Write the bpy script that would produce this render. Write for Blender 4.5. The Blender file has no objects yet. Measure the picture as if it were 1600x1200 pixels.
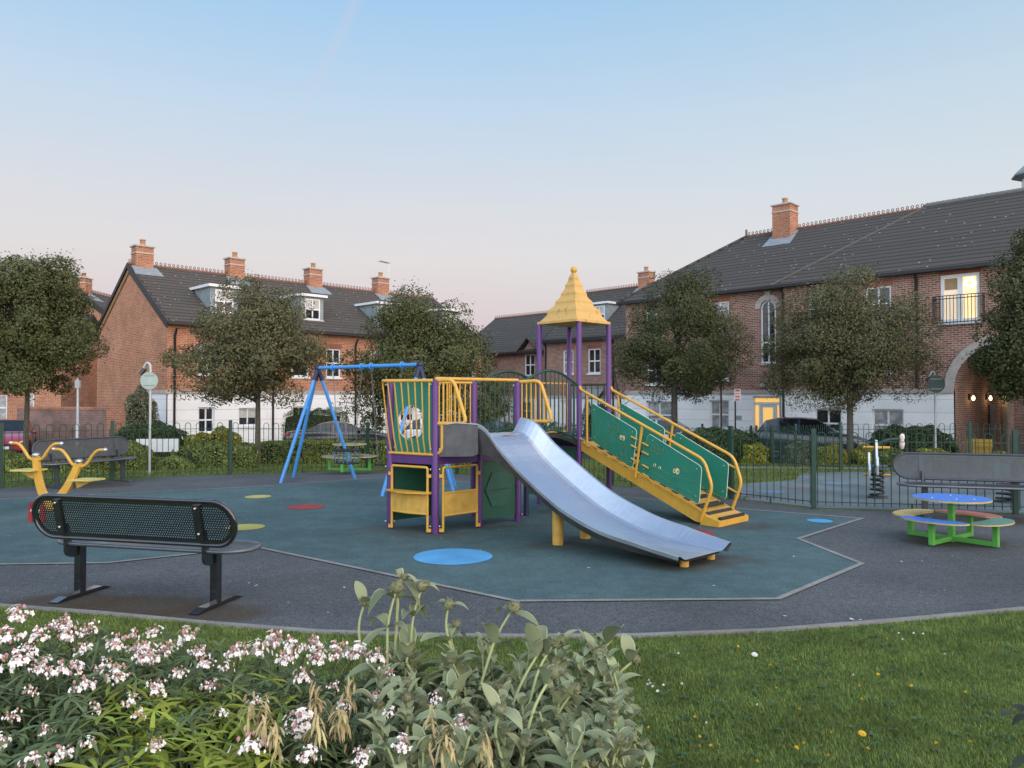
import bpy, math, random
import numpy as np
from math import sin, cos, pi, radians, sqrt, atan2, hypot
from mathutils import Vector, Matrix
SC = bpy.context.scene
COL = SC.collection
random.seed(7)
RNG = np.random.default_rng(11)
V = Vector
# ---------------------------------------------------------------- camera
CZ = 1.65; FP = 1200.0; TH = math.atan(20/1200)
cam = bpy.data.cameras.new('camera'); camo = bpy.data.objects.new('camera', cam); COL.objects.link(camo)
cam.sensor_width = 36; cam.lens = 36*FP/1600; cam.clip_end = 2000; cam.clip_start = .05
camo.location = (0, 0, CZ); camo.rotation_euler = (pi/2+TH, 0, 0); SC.camera = camo
def ray(px, py):
    x = (px-800)/FP; y = (600-py)/FP
    return V((x, cos(TH)-y*sin(TH), sin(TH)+y*cos(TH)))
def gp(px, py, z=0.0):                 # measured point of the photo on a level plane
    r = ray(px, py); t = (z-CZ)/r.z; return V((r.x*t, r.y*t, z))
def vp(px, py, Y):
    r = ray(px, py); t = Y/r.y; return V((r.x*t, Y, CZ+r.z*t))
KN = [(-50, 0), (16, 0), (20, -.22), (31, -.75), (400, -.75)]
def gh(y):
    for (a, za), (b, zb) in zip(KN, KN[1:]):
        if y <= b: return za+(zb-za)*(y-a)/(b-a)
    return -.75
# ---------------------------------------------------------------- materials
MATS = {}
def mat(name, col, rough=.6, metal=0., var=.12, scale=6., bump=0., bscale=60., spec=.5, island=0., coat=0., detail=4, col2=None, tint=None):
    if name in MATS: return MATS[name]
    m = bpy.data.materials.new(name); m.use_nodes = True; nt = m.node_tree; N = nt.nodes; L = nt.links
    b = N['Principled BSDF']; b.inputs['Roughness'].default_value = rough; b.inputs['Metallic'].default_value = metal
    b.inputs['Specular IOR Level'].default_value = spec
    if coat: b.inputs['Coat Weight'].default_value = coat; b.inputs['Coat Roughness'].default_value = .08
    tc = N.new('ShaderNodeTexCoord')
    nz = N.new('ShaderNodeTexNoise'); nz.inputs['Scale'].default_value = scale; nz.inputs['Detail'].default_value = detail
    nz.inputs['Roughness'].default_value = .65
    L.new(tc.outputs['Object'], nz.inputs['Vector'])
    rp = N.new('ShaderNodeValToRGB')
    c = V(col[:3]); lo = c*(1-var); hi = c*(1+var)
    if col2: lo = c; hi = V(col2)
    rp.color_ramp.elements[0].position = .3; rp.color_ramp.elements[1].position = .7
    rp.color_ramp.elements[0].color = (*lo, 1); rp.color_ramp.elements[1].color = (*hi, 1)
    L.new(nz.outputs['Fac'], rp.inputs['Fac'])
    out = rp.outputs['Color']
    if island:
        ge = N.new('ShaderNodeNewGeometry'); hs = N.new('ShaderNodeHueSaturation')
        mr = N.new('ShaderNodeMapRange'); mr.inputs[3].default_value = 1-island; mr.inputs[4].default_value = 1+island
        L.new(ge.outputs['Random Per Island'], mr.inputs[0]); L.new(mr.outputs[0], hs.inputs['Value'])
        m2 = N.new('ShaderNodeMath'); m2.operation = 'MULTIPLY_ADD'; m2.inputs[1].default_value = .05; m2.inputs[2].default_value = .475
        wn = N.new('ShaderNodeTexWhiteNoise'); wn.noise_dimensions = '1D'; L.new(ge.outputs['Random Per Island'], wn.inputs['W'])
        L.new(wn.outputs['Value'], m2.inputs[0]); L.new(m2.outputs[0], hs.inputs['Hue'])
        L.new(out, hs.inputs['Color']); out = hs.outputs['Color']
    L.new(out, b.inputs['Base Color'])
    if bump:
        n2 = N.new('ShaderNodeTexNoise'); n2.inputs['Scale'].default_value = bscale; n2.inputs['Detail'].default_value = 3
        L.new(tc.outputs['Object'], n2.inputs['Vector'])
        bp = N.new('ShaderNodeBump'); bp.inputs['Strength'].default_value = bump; bp.inputs['Distance'].default_value = .01
        L.new(n2.outputs['Fac'], bp.inputs['Height']); L.new(bp.outputs['Normal'], b.inputs['Normal'])
    MATS[name] = m; return m
def leafmat(name, col, island=.35, rough=.5, trans=.25, var=.2, scale=2.5):
    m = mat(name, col, rough=rough, island=island, var=var, scale=scale, spec=.18)
    nt = m.node_tree; N = nt.nodes; L = nt.links; b = N['Principled BSDF']
    src = b.inputs['Base Color'].links[0].from_socket
    t = N.new('ShaderNodeBsdfTranslucent'); L.new(src, t.inputs['Color'])
    mx = N.new('ShaderNodeMixShader'); mx.inputs[0].default_value = trans
    L.new(b.outputs[0], mx.inputs[1]); L.new(t.outputs[0], mx.inputs[2]); L.new(mx.outputs[0], N['Material Output'].inputs[0])
    return m
def emis(name, col, s):
    m = bpy.data.materials.new(name); m.use_nodes = True; b = m.node_tree.nodes['Principled BSDF']
    b.inputs['Base Color'].default_value = (*col, 1); b.inputs['Emission Color'].default_value = (*col, 1); b.inputs['Emission Strength'].default_value = s
    MATS[name] = m; return m
def brickmat(name, c1, c2, mortar, bw=.225, bh=.075, ms=.011, stain=.25, patch=None):
    m = bpy.data.materials.new(name); m.use_nodes = True; nt = m.node_tree; N = nt.nodes; L = nt.links; b = N['Principled BSDF']
    b.inputs['Roughness'].default_value = .9; b.inputs['Specular IOR Level'].default_value = .15
    uv = N.new('ShaderNodeUVMap'); uv.uv_map = 'UVMap'
    br = N.new('ShaderNodeTexBrick'); br.inputs['Scale'].default_value = 1
    br.inputs['Brick Width'].default_value = bw; br.inputs['Row Height'].default_value = bh; br.inputs['Mortar Size'].default_value = ms
    br.inputs['Mortar Smooth'].default_value = .2; br.inputs['Bias'].default_value = -.1
    br.inputs['Color1'].default_value = (*c1, 1); br.inputs['Color2'].default_value = (*c2, 1); br.inputs['Mortar'].default_value = (*mortar, 1)
    L.new(uv.outputs['UV'], br.inputs['Vector'])
    nz = N.new('ShaderNodeTexNoise'); nz.inputs['Scale'].default_value = .7; nz.inputs['Detail'].default_value = 6; nz.inputs['Roughness'].default_value = .7
    L.new(uv.outputs['UV'], nz.inputs['Vector'])
    mr = N.new('ShaderNodeMapRange'); mr.inputs[1].default_value = .3; mr.inputs[2].default_value = .7; mr.inputs[3].default_value = 1-stain; mr.inputs[4].default_value = 1+stain
    L.new(nz.outputs['Fac'], mr.inputs[0])
    hs = N.new('ShaderNodeHueSaturation'); L.new(mr.outputs[0], hs.inputs['Value']); L.new(br.outputs['Color'], hs.inputs['Color'])
    L.new(hs.outputs[0], b.inputs['Base Color'])
    bp = N.new('ShaderNodeBump'); bp.inputs['Strength'].default_value = .5; bp.inputs['Distance'].default_value = .01; bp.invert = True
    L.new(br.outputs['Fac'], bp.inputs['Height']); L.new(bp.outputs['Normal'], b.inputs['Normal'])
    MATS[name] = m; return m
def tilemat(name, c):
    m = bpy.data.materials.new(name); m.use_nodes = True; nt = m.node_tree; N = nt.nodes; L = nt.links; b = N['Principled BSDF']
    b.inputs['Roughness'].default_value = .85; b.inputs['Specular IOR Level'].default_value = .25
    uv = N.new('ShaderNodeUVMap'); uv.uv_map = 'UVMap'
    br = N.new('ShaderNodeTexBrick'); br.inputs['Scale'].default_value = 1; br.inputs['Brick Width'].default_value = 23.7
    br.inputs['Row Height'].default_value = .30; br.inputs['Mortar Size'].default_value = .034; br.inputs['Mortar Smooth'].default_value = .6
    c = V(c); br.inputs['Color1'].default_value = (*(c*.97), 1); br.inputs['Color2'].default_value = (*(c*1.1), 1); br.inputs['Mortar'].default_value = (*(c*.33), 1)
    L.new(uv.outputs['UV'], br.inputs['Vector'])
    nz = N.new('ShaderNodeTexNoise'); nz.inputs['Scale'].default_value = 7; nz.inputs['Detail'].default_value = 5; nz.inputs['Roughness'].default_value = .8
    L.new(uv.outputs['UV'], nz.inputs['Vector'])
    rp = N.new('ShaderNodeValToRGB'); rp.color_ramp.elements[0].position = .60; rp.color_ramp.elements[1].position = .72
    rp.color_ramp.elements[1].color = (.8, .8, .8, 1)
    L.new(nz.outputs['Fac'], rp.inputs['Fac'])
    # lichen: small pale specks
    vo = N.new('ShaderNodeTexVoronoi'); vo.inputs['Scale'].default_value = 5.5
    L.new(uv.outputs['UV'], vo.inputs['Vector'])
    lt = N.new('ShaderNodeMath'); lt.operation = 'LESS_THAN'; lt.inputs[1].default_value = .2; L.new(vo.outputs['Distance'], lt.inputs[0])
    sep = N.new('ShaderNodeSeparateColor'); L.new(vo.outputs['Color'], sep.inputs[0])
    n3 = N.new('ShaderNodeTexNoise'); n3.inputs['Scale'].default_value = .6; L.new(uv.outputs['UV'], n3.inputs['Vector'])
    ad = N.new('ShaderNodeMath'); ad.operation = 'ADD'; L.new(sep.outputs[0], ad.inputs[0]); L.new(n3.outputs['Fac'], ad.inputs[1])
    gt = N.new('ShaderNodeMath'); gt.operation = 'GREATER_THAN'; gt.inputs[1].default_value = 1.33; L.new(ad.outputs[0], gt.inputs[0])
    mu = N.new('ShaderNodeMath'); mu.operation = 'MULTIPLY'; L.new(lt.outputs[0], mu.inputs[0]); L.new(gt.outputs[0], mu.inputs[1])
    m1 = N.new('ShaderNodeMix'); m1.data_type = 'RGBA'; L.new(rp.outputs['Color'], m1.inputs[0]); L.new(br.outputs['Color'], m1.inputs[6]); m1.inputs[7].default_value = (c[0]*1.9, c[1]*1.85, c[2]*1.5, 1)
    m2 = N.new('ShaderNodeMix'); m2.data_type = 'RGBA'; L.new(mu.outputs[0], m2.inputs[0]); L.new(m1.outputs[2], m2.inputs[6]); m2.inputs[7].default_value = (.27, .265, .24, 1)
    L.new(m2.outputs[2], b.inputs['Base Color'])
    bp = N.new('ShaderNodeBump'); bp.inputs['Strength'].default_value = .8; bp.inputs['Distance'].default_value = .02; bp.invert = True
    L.new(br.outputs['Fac'], bp.inputs['Height']); L.new(bp.outputs['Normal'], b.inputs['Normal'])
    MATS[name] = m; return m
# ---------------------------------------------------------------- mesh builder
class MB:
    def __init__(s): s.v = []; s.f = []; s.sm = []
    def face(s, pts, smooth=False):
        n = len(s.v); s.v += [tuple(p) for p in pts]; s.f.append(tuple(range(n, n+len(pts)))); s.sm.append(smooth)
    def mesh(s, vs, fs, smooth=False):
        n = len(s.v); s.v += [tuple(p) for p in vs]
        for f in fs: s.f.append(tuple(i+n for i in f)); s.sm.append(smooth)
    def box(s, c, size, M=None):
        hx, hy, hz = size[0]/2, size[1]/2, size[2]/2
        P = [V((x, y, z)) for x in (-hx, hx) for y in (-hy, hy) for z in (-hz, hz)]
        if M is not None: P = [M @ p for p in P]
        c = V(c); P = [p+c for p in P]
        s.mesh(P, [(0, 1, 3, 2), (4, 6, 7, 5), (0, 4, 5, 1), (2, 3, 7, 6), (0, 2, 6, 4), (1, 5, 7, 3)])
    def bb(s, a, b): s.box([(a[i]+b[i])/2 for i in range(3)], [abs(b[i]-a[i]) for i in range(3)])
    def beam(s, p, q, w, h, up=(0, 0, 1)):
        p = V(p); q = V(q); d = (q-p); L = d.length; d.normalize(); up = V(up)
        x = d.cross(up)
        if x.length < 1e-4: x = d.cross(V((1, 0, 0)))
        x.normalize(); z = x.cross(d)
        M = Matrix((x, d, z)).transposed()
        s.box((p+q)/2, (w, L, h), M)
    def tube(s, pts, r, n=8, closed=False, cap=True, smooth=True):
        pts = [V(p) for p in pts]; m = len(pts); rs = r if isinstance(r, (list, tuple)) else [r]*m
        rings = []; prev = None
        for i, p in enumerate(pts):
            if closed: t = pts[(i+1) % m]-pts[i-1]
            else: t = pts[min(i+1, m-1)]-pts[max(i-1, 0)]
            t.normalize()
            if prev is None:
                a = V((0, 0, 1)) if abs(t.z) < .9 else V((1, 0, 0)); x = t.cross(a).normalized()
            else:
                x = prev-t*prev.dot(t)
                x = x.normalized() if x.length > 1e-6 else t.orthogonal().normalized()
            prev = x; y = t.cross(x)
            rings.append([p+(x*cos(2*pi*k/n)+y*sin(2*pi*k/n))*rs[i] for k in range(n)])
        vs = [q for R in rings for q in R]; fs = []
        for i in range(m if closed else m-1):
            j = (i+1) % m
            for k in range(n):
                fs.append((i*n+k, i*n+(k+1) % n, j*n+(k+1) % n, j*n+k))
        s.mesh(vs, fs, smooth)
        if cap and not closed:
            s.face(list(reversed(rings[0]))); s.face(rings[-1])
    def lathe(s, c, prof, n=24, smooth=True, M=None):
        c = V(c); vs = []
        for r, z in prof:
            for k in range(n):
                p = V((r*cos(2*pi*k/n), r*sin(2*pi*k/n), z))
                if M is not None: p = M @ p
                vs.append(p+c)
        fs = [(i*n+k, i*n+(k+1) % n, (i+1)*n+(k+1) % n, (i+1)*n+k) for i in range(len(prof)-1) for k in range(n)]
        s.mesh(vs, fs, smooth)
    def ball(s, c, r, n=12, sq=1.):
        s.lathe(c, [(max(1e-4, r*sin(pi*i/8)), -r*sq*cos(pi*i/8)) for i in range(9)], n)
    def prism(s, pts, off, smooth=False):
        """closed slab: polygon pts (3d) swept by the vector off"""
        pts = [V(p) for p in pts]; off = V(off); q = [p+off for p in pts]; n = len(pts)
        nor = V((0, 0, 0))
        for i in range(n): nor += pts[i].cross(pts[(i+1) % n])
        if nor.dot(off) > 0: pts, q = q, pts
        s.face(pts); s.face(list(reversed(q)))
        for i in range(n):
            j = (i+1) % n; s.face([pts[j], pts[i], q[i], q[j]], smooth)
    def build(s, name, m, parent=None, world=False, bevel=0.):
        me = bpy.data.meshes.new(name); v = s.v
        o = bpy.data.objects.new(name, me)
        if world and parent is not None:
            r = parent
            while r.parent: r = r.parent
            l = r.location; v = [(p[0]-l[0], p[1]-l[1], p[2]-l[2]) for p in v]
        me.from_pydata(v, [], s.f); me.polygons.foreach_set('use_smooth', s.sm)
        uvl = me.uv_layers.new(name='UVMap'); me.update()
        uv = np.zeros((len(me.loops), 2))
        co = np.array(v) if len(v) else np.zeros((0, 3))
        for p in me.polygons:
            n = p.normal
            if abs(n.z) > .995: t = (1, 0, 0); b = (0, 1, 0)
            else:
                l = hypot(n.x, n.y); t = (-n.y/l, n.x/l, 0)
                b = (n.y*t[2]-n.z*t[1], n.z*t[0]-n.x*t[2], n.x*t[1]-n.y*t[0])
            for li in p.loop_indices:
                c = v[me.loops[li].vertex_index]
                uv[li, 0] = c[0]*t[0]+c[1]*t[1]+c[2]*t[2]; uv[li, 1] = c[0]*b[0]+c[1]*b[1]+c[2]*b[2]
        uvl.data.foreach_set('uv', uv.ravel())
        if m is not None: me.materials.append(m)
        if parent is not None: o.parent = parent
        if bevel:
            bm = o.modifiers.new('bevel', 'BEVEL'); bm.width = bevel; bm.segments = 2; bm.limit_method = 'ANGLE'
        COL.objects.link(o); return o
def npmesh(name, verts, faces, m, parent=None, world=False, smooth=False):
    """verts (N,3) array, faces (M,k) array, all k equal"""
    verts = np.asarray(verts, dtype=np.float32)
    if world and parent is not None:
        r = parent
        while r.parent: r = r.parent
        verts = verts-np.array(r.location, dtype=np.float32)
    k = faces.shape[1]; M = len(faces)
    me = bpy.data.meshes.new(name); me.vertices.add(len(verts)); me.vertices.foreach_set('co', verts.ravel())
    me.loops.add(M*k); me.loops.foreach_set('vertex_index', faces.astype(np.int32).ravel())
    me.polygons.add(M); me.polygons.foreach_set('loop_start', np.arange(0, M*k, k, dtype=np.int32)); me.polygons.foreach_set('loop_total', np.full(M, k, dtype=np.int32))
    if smooth: me.polygons.foreach_set('use_smooth', np.ones(M, dtype=bool))
    me.update(calc_edges=True); me.validate()
    if m is not None: me.materials.append(m)
    o = bpy.data.objects.new(name, me)
    if parent is not None: o.parent = parent
    COL.objects.link(o); return o
def tag(o, label=None, cat=None, group=None, kind=None):
    if label: o['label'] = label
    if cat: o['category'] = cat
    if group: o['group'] = group
    if kind: o['kind'] = kind
    return o
def thing(name, label, cat, loc=(0, 0, 0), rz=0., group=None):
    o = bpy.data.objects.new(name, None); COL.objects.link(o); o.location = loc; o.rotation_euler = (0, 0, rz); o.empty_display_size = .2
    return tag(o, label, cat, group)
def copy_tree(o, parent=None):
    c = o.copy(); COL.objects.link(c)
    if parent is not None: c.parent = parent
    for ch in [x for x in COL.objects if x.parent == o]: copy_tree(ch, c)
    return c
def arc(c, r, a0, a1, n, ax=(1, 0, 0), ay=(0, 0, 1)):
    c = V(c); ax = V(ax); ay = V(ay)
    return [c+ax*r*cos(a0+(a1-a0)*i/n)+ay*r*sin(a0+(a1-a0)*i/n) for i in range(n+1)]
def fillet(pts, r, n=5):
    """round the corners of a polyline"""
    pts = [V(p) for p in pts]; out = [pts[0]]
    for i in range(1, len(pts)-1):
        a, b, c = pts[i-1], pts[i], pts[i+1]
        rr = min(r, (b-a).length*.49, (c-b).length*.49)
        p = b+(a-b).normalized()*rr; q = b+(c-b).normalized()*rr
        for k in range(n+1):
            t = k/n; out.append(p*(1-t)**2+b*2*t*(1-t)+q*t*t)
    out.append(pts[-1]); return out
# ---------------------------------------------------------------- leaf scatter (numpy)
def unit(n): 
    v = RNG.normal(size=(n, 3)); return v/np.linalg.norm(v, axis=1)[:, None]
def norm(a): return a/np.maximum(np.linalg.norm(a, axis=1), 1e-9)[:, None]
def leaf_quads(C, L, W, nbias=None, bias=.6):
    """diamond leaves at C; normals biased along nbias"""
    n = len(C); nr = unit(n)
    if nbias is not None: nr = norm(nr*(1-bias)+nbias*bias)
    ax = norm(np.cross(nr, unit(n))); sd = np.cross(nr, ax)
    L = L*RNG.uniform(.7, 1.3, n)[:, None]; W = W*RNG.uniform(.7, 1.3, n)[:, None]
    v = np.stack([C-ax*L/2, C+sd*W/2+ax*L*.05, C+ax*L/2-nr*L*.12, C-sd*W/2+ax*L*.05], axis=1).reshape(-1, 3)
    return v, np.arange(4*n).reshape(-1, 4)
def lances(B, D, U, L, W, droop, ts=(0, .3, .65, 1.), ws=(.12, .8, 1., .03), fold=.25):
    """long leaves: base B, direction D, up U, length L, half-width W (arrays); three verts per section"""
    n = len(B); D = norm(D); S = norm(np.cross(D, U)); U = np.cross(S, D); L = np.broadcast_to(L, n)[:, None]; W = np.broadcast_to(W, n)[:, None]; dr = np.broadcast_to(droop, n)[:, None]
    rows = []
    down = np.array([0, 0, -1.])
    for t, w in zip(ts, ws):
        c = B+D*L*t+down*(dr*L*t*t)-D*(dr*L*t*t*.35)
        rows += [c-S*W*w+U*W*w*fold, c, c+S*W*w+U*W*w*fold]
    k = len(ts); v = np.stack(rows, axis=1).reshape(-1, 3)
    f = []
    for i in range(k-1):
        a = 3*i; f += [(a, a+1, a+4, a+3), (a+1, a+2, a+5, a+4)]
    f = np.array(f)[None]+(np.arange(n)*3*k)[:, None, None]
    return v, f.reshape(-1, 4)
def joinm(L):
    vs = []; fs = []; o = 0
    for v, f in L: vs.append(v); fs.append(f+o); o += len(v)
    return np.concatenate(vs), np.concatenate(fs)
# ================================================================ sky and light
w = bpy.data.worlds.new('World'); SC.world = w; w.use_nodes = True
nt = w.node_tree; N = nt.nodes; L = nt.links; N.clear()
wo = N.new('ShaderNodeOutputWorld'); bg = N.new('ShaderNodeBackground'); L.new(bg.outputs[0], wo.inputs[0])
SUN_AZ = radians(128)      # from +Y clockwise: behind the camera, to the right
SUN_EL = radians(6)
sky = N.new('ShaderNodeTexSky'); sky.sky_type = 'NISHITA'; sky.sun_disc = False; sky.sun_elevation = SUN_EL; sky.sun_rotation = SUN_AZ
sky.air_density = 1.2; sky.dust_density = 1.5; sky.ozone_density = 3
tc = N.new('ShaderNodeTexCoord'); nm = N.new('ShaderNodeVectorMath'); nm.operation = 'NORMALIZE'; L.new(tc.outputs['Generated'], nm.inputs[0])
sx = N.new('ShaderNodeSeparateXYZ'); L.new(nm.outputs[0], sx.inputs[0])
def ramp(src, els):
    r = N.new('ShaderNodeValToRGB'); e = r.color_ramp.elements
    while len(e) < len(els): e.new(.5)
    for i, (p, c) in enumerate(els): e[i].position = p; e[i].color = (*c, 1)
    L.new(src, r.inputs[0]); return r.outputs[0]
def math_(op, a, b=None, c=None):
    m = N.new('ShaderNodeMath'); m.operation = op
    for i, x in enumerate((a, b, c)):
        if x is None: continue
        if isinstance(x, (int, float)): m.inputs[i].default_value = x
        else: L.new(x, m.inputs[i])
    return m.outputs[0]
def mix_(f, a, b, bt='MIX'):
    m = N.new('ShaderNodeMix'); m.data_type = 'RGBA'; m.blend_type = bt
    for i, x in zip((0, 6, 7), (f, a, b)):
        if isinstance(x, (int, float)): m.inputs[i].default_value = x
        elif isinstance(x, tuple): m.inputs[i].default_value = (*x, 1)
        else: L.new(x, m.inputs[i])
    return m.outputs[2]
EL = [(0., (.50, .42, .44)), (.10, (.70, .60, .62)), (.17, (.74, .70, .70)), (.24, (.68, .70, .75)), (.34, (.54, .67, .81)), (.46, (.36, .59, .84)), (.70, (.30, .48, .80)), (1., (.30, .48, .80))]
ER = [(0., (.50, .47, .46)), (.10, (.68, .68, .67)), (.17, (.71, .73, .745)), (.24, (.66, .72, .77)), (.34, (.55, .68, .79)), (.46, (.39, .58, .76)), (.70, (.30, .48, .80)), (1., (.30, .48, .80))]
cl = ramp(sx.outputs['Z'], EL); cr = ramp(sx.outputs['Z'], ER)
fx = N.new('ShaderNodeMapRange'); L.new(sx.outputs['X'], fx.inputs[0]); fx.inputs[1].default_value = -.05; fx.inputs[2].default_value = .55; fx.clamp = True
base = mix_(fx.outputs[0], cl, cr)
# contrail: a thin bright band along a great circle, left of centre
d1 = ray(556, 0).normalized(); d2 = ray(438, 245).normalized(); nn = d1.cross(d2).normalized()
dt = N.new('ShaderNodeVectorMath'); dt.operation = 'DOT_PRODUCT'; L.new(nm.outputs[0], dt.inputs[0]); dt.inputs[1].default_value = nn
nz = N.new('ShaderNodeTexNoise'); nz.inputs['Scale'].default_value = 14; L.new(nm.outputs[0], nz.inputs['Vector'])
off = math_('MULTIPLY_ADD', nz.outputs['Fac'], .012, -.006)
ab = math_('ABSOLUTE', math_('ADD', dt.outputs['Value'], off))
tr = N.new('ShaderNodeMapRange'); tr.interpolation_type = 'SMOOTHSTEP'; L.new(ab, tr.inputs[0]); tr.inputs[1].default_value = .0; tr.inputs[2].default_value = .011; tr.inputs[3].default_value = 1; tr.inputs[4].default_value = 0
zr = N.new('ShaderNodeMapRange'); L.new(sx.outputs['Z'], zr.inputs[0]); zr.inputs[1].default_value = .27; zr.inputs[2].default_value = .46; zr.inputs[3].default_value = .0; zr.inputs[4].default_value = .26
ym = math_('GREATER_THAN', sx.outputs['Y'], .5)
cf = math_('MULTIPLY', math_('MULTIPLY', tr.outputs[0], zr.outputs[0]), ym)
base = mix_(cf, base, (.66, .60, .68))
# soft high cloud mottling
n2 = N.new('ShaderNodeTexNoise'); n2.inputs['Scale'].default_value = 2.2; n2.inputs['Detail'].default_value = 5
mp = N.new('ShaderNodeMapping'); mp.inputs['Scale'].default_value = (1, 1, 3.5); L.new(nm.outputs[0], mp.inputs[0]); L.new(mp.outputs[0], n2.inputs['Vector'])
vv = math_('MULTIPLY_ADD', n2.outputs['Fac'], .06, .97)
# after-glow: the sky behind the camera, where the sun has just gone, is brighter and warmer
sd = V((sin(SUN_AZ), cos(SUN_AZ), .18)).normalized()
ds = N.new('ShaderNodeVectorMath'); ds.operation = 'DOT_PRODUCT'; L.new(nm.outputs[0], ds.inputs[0]); ds.inputs[1].default_value = sd
gl = N.new('ShaderNodeMapRange'); gl.interpolation_type = 'SMOOTHSTEP'; L.new(ds.outputs['Value'], gl.inputs[0]); gl.inputs[1].default_value = .15; gl.inputs[2].default_value = 1.; gl.inputs[3].default_value = 0; gl.inputs[4].default_value = 1
sc_ = N.new('ShaderNodeVectorMath'); sc_.operation = 'SCALE'; L.new(base, sc_.inputs[0]); L.new(vv, sc_.inputs['Scale'])
glow = mix_(gl.outputs[0], (0, 0, 0), (1.75, 1.36, 1.08))
s1 = mix_(1., sc_.outputs[0], glow, 'ADD')
db = N.new('ShaderNodeVectorMath'); db.operation = 'DOT_PRODUCT'; L.new(nm.outputs[0], db.inputs[0]); db.inputs[1].default_value = V((-.25, -1, .12)).normalized()
g2 = N.new('ShaderNodeMapRange'); g2.interpolation_type = 'SMOOTHSTEP'; L.new(db.outputs['Value'], g2.inputs[0]); g2.inputs[1].default_value = .05; g2.inputs[2].default_value = .95
s1 = mix_(1., s1, mix_(g2.outputs[0], (0, 0, 0), (1.05, 1.22, 1.36)), 'ADD')
nis = N.new('ShaderNodeVectorMath'); nis.operation = 'SCALE'; L.new(sky.outputs[0], nis.inputs[0]); nis.inputs['Scale'].default_value = .1
tot = mix_(.06, s1, nis.outputs[0])
L.new(tot, bg.inputs['Color']); bg.inputs['Strength'].default_value = 1.0
sl = bpy.data.lights.new('evening_sun', 'SUN'); sl.energy = .5; sl.angle = radians(35); sl.color = (1., .72, .5)
so = bpy.data.objects.new('evening_sun', sl); COL.objects.link(so)
el = radians(14); dvec = V((sin(SUN_AZ)*cos(el), cos(SUN_AZ)*cos(el), sin(el)))
so.rotation_euler = dvec.to_track_quat('Z', 'Y').to_euler()
SC.view_settings.view_transform = 'Standard'; SC.view_settings.look = 'None'; SC.view_settings.exposure = .12; SC.view_settings.gamma = 1
SC.cycles.use_denoising = True
SC.cycles.max_bounces = 6
# ================================================================ ground
def slabs(poly):
    """cut a plan polygon at the slope's knots so every piece is planar"""
    ys = [-50, 16, 20, 31, 400]; out = []
    def clip(P, y, keep):
        R = []
        for i in range(len(P)):
            a, b = P[i], P[(i+1) % len(P)]
            ia = (a[1] >= y) if keep > 0 else (a[1] <= y); ib = (b[1] >= y) if keep > 0 else (b[1] <= y)
            if ia: R.append(a)
            if ia != ib:
                t = (y-a[1])/(b[1]-a[1]); R.append((a[0]+(b[0]-a[0])*t, y))
        return R
    for a, b in zip(ys, ys[1:]):
        P = clip(clip(poly, a, 1), b, -1)
        if len(P) > 2: out.append(P)
    return out
def sheet(name, poly, m, lift, label=None):
    mb = MB()
    poly = [(p[0], p[1]) for p in poly]
    A = sum(poly[i][0]*poly[(i+1) % len(poly)][1]-poly[(i+1) % len(poly)][0]*poly[i][1] for i in range(len(poly)))
    if A < 0: poly.reverse()
    for P in slabs(poly): mb.face([(x, y, gh(y)+lift) for x, y in P])
    return tag(mb.build(name, m), label, kind='structure')
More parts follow.
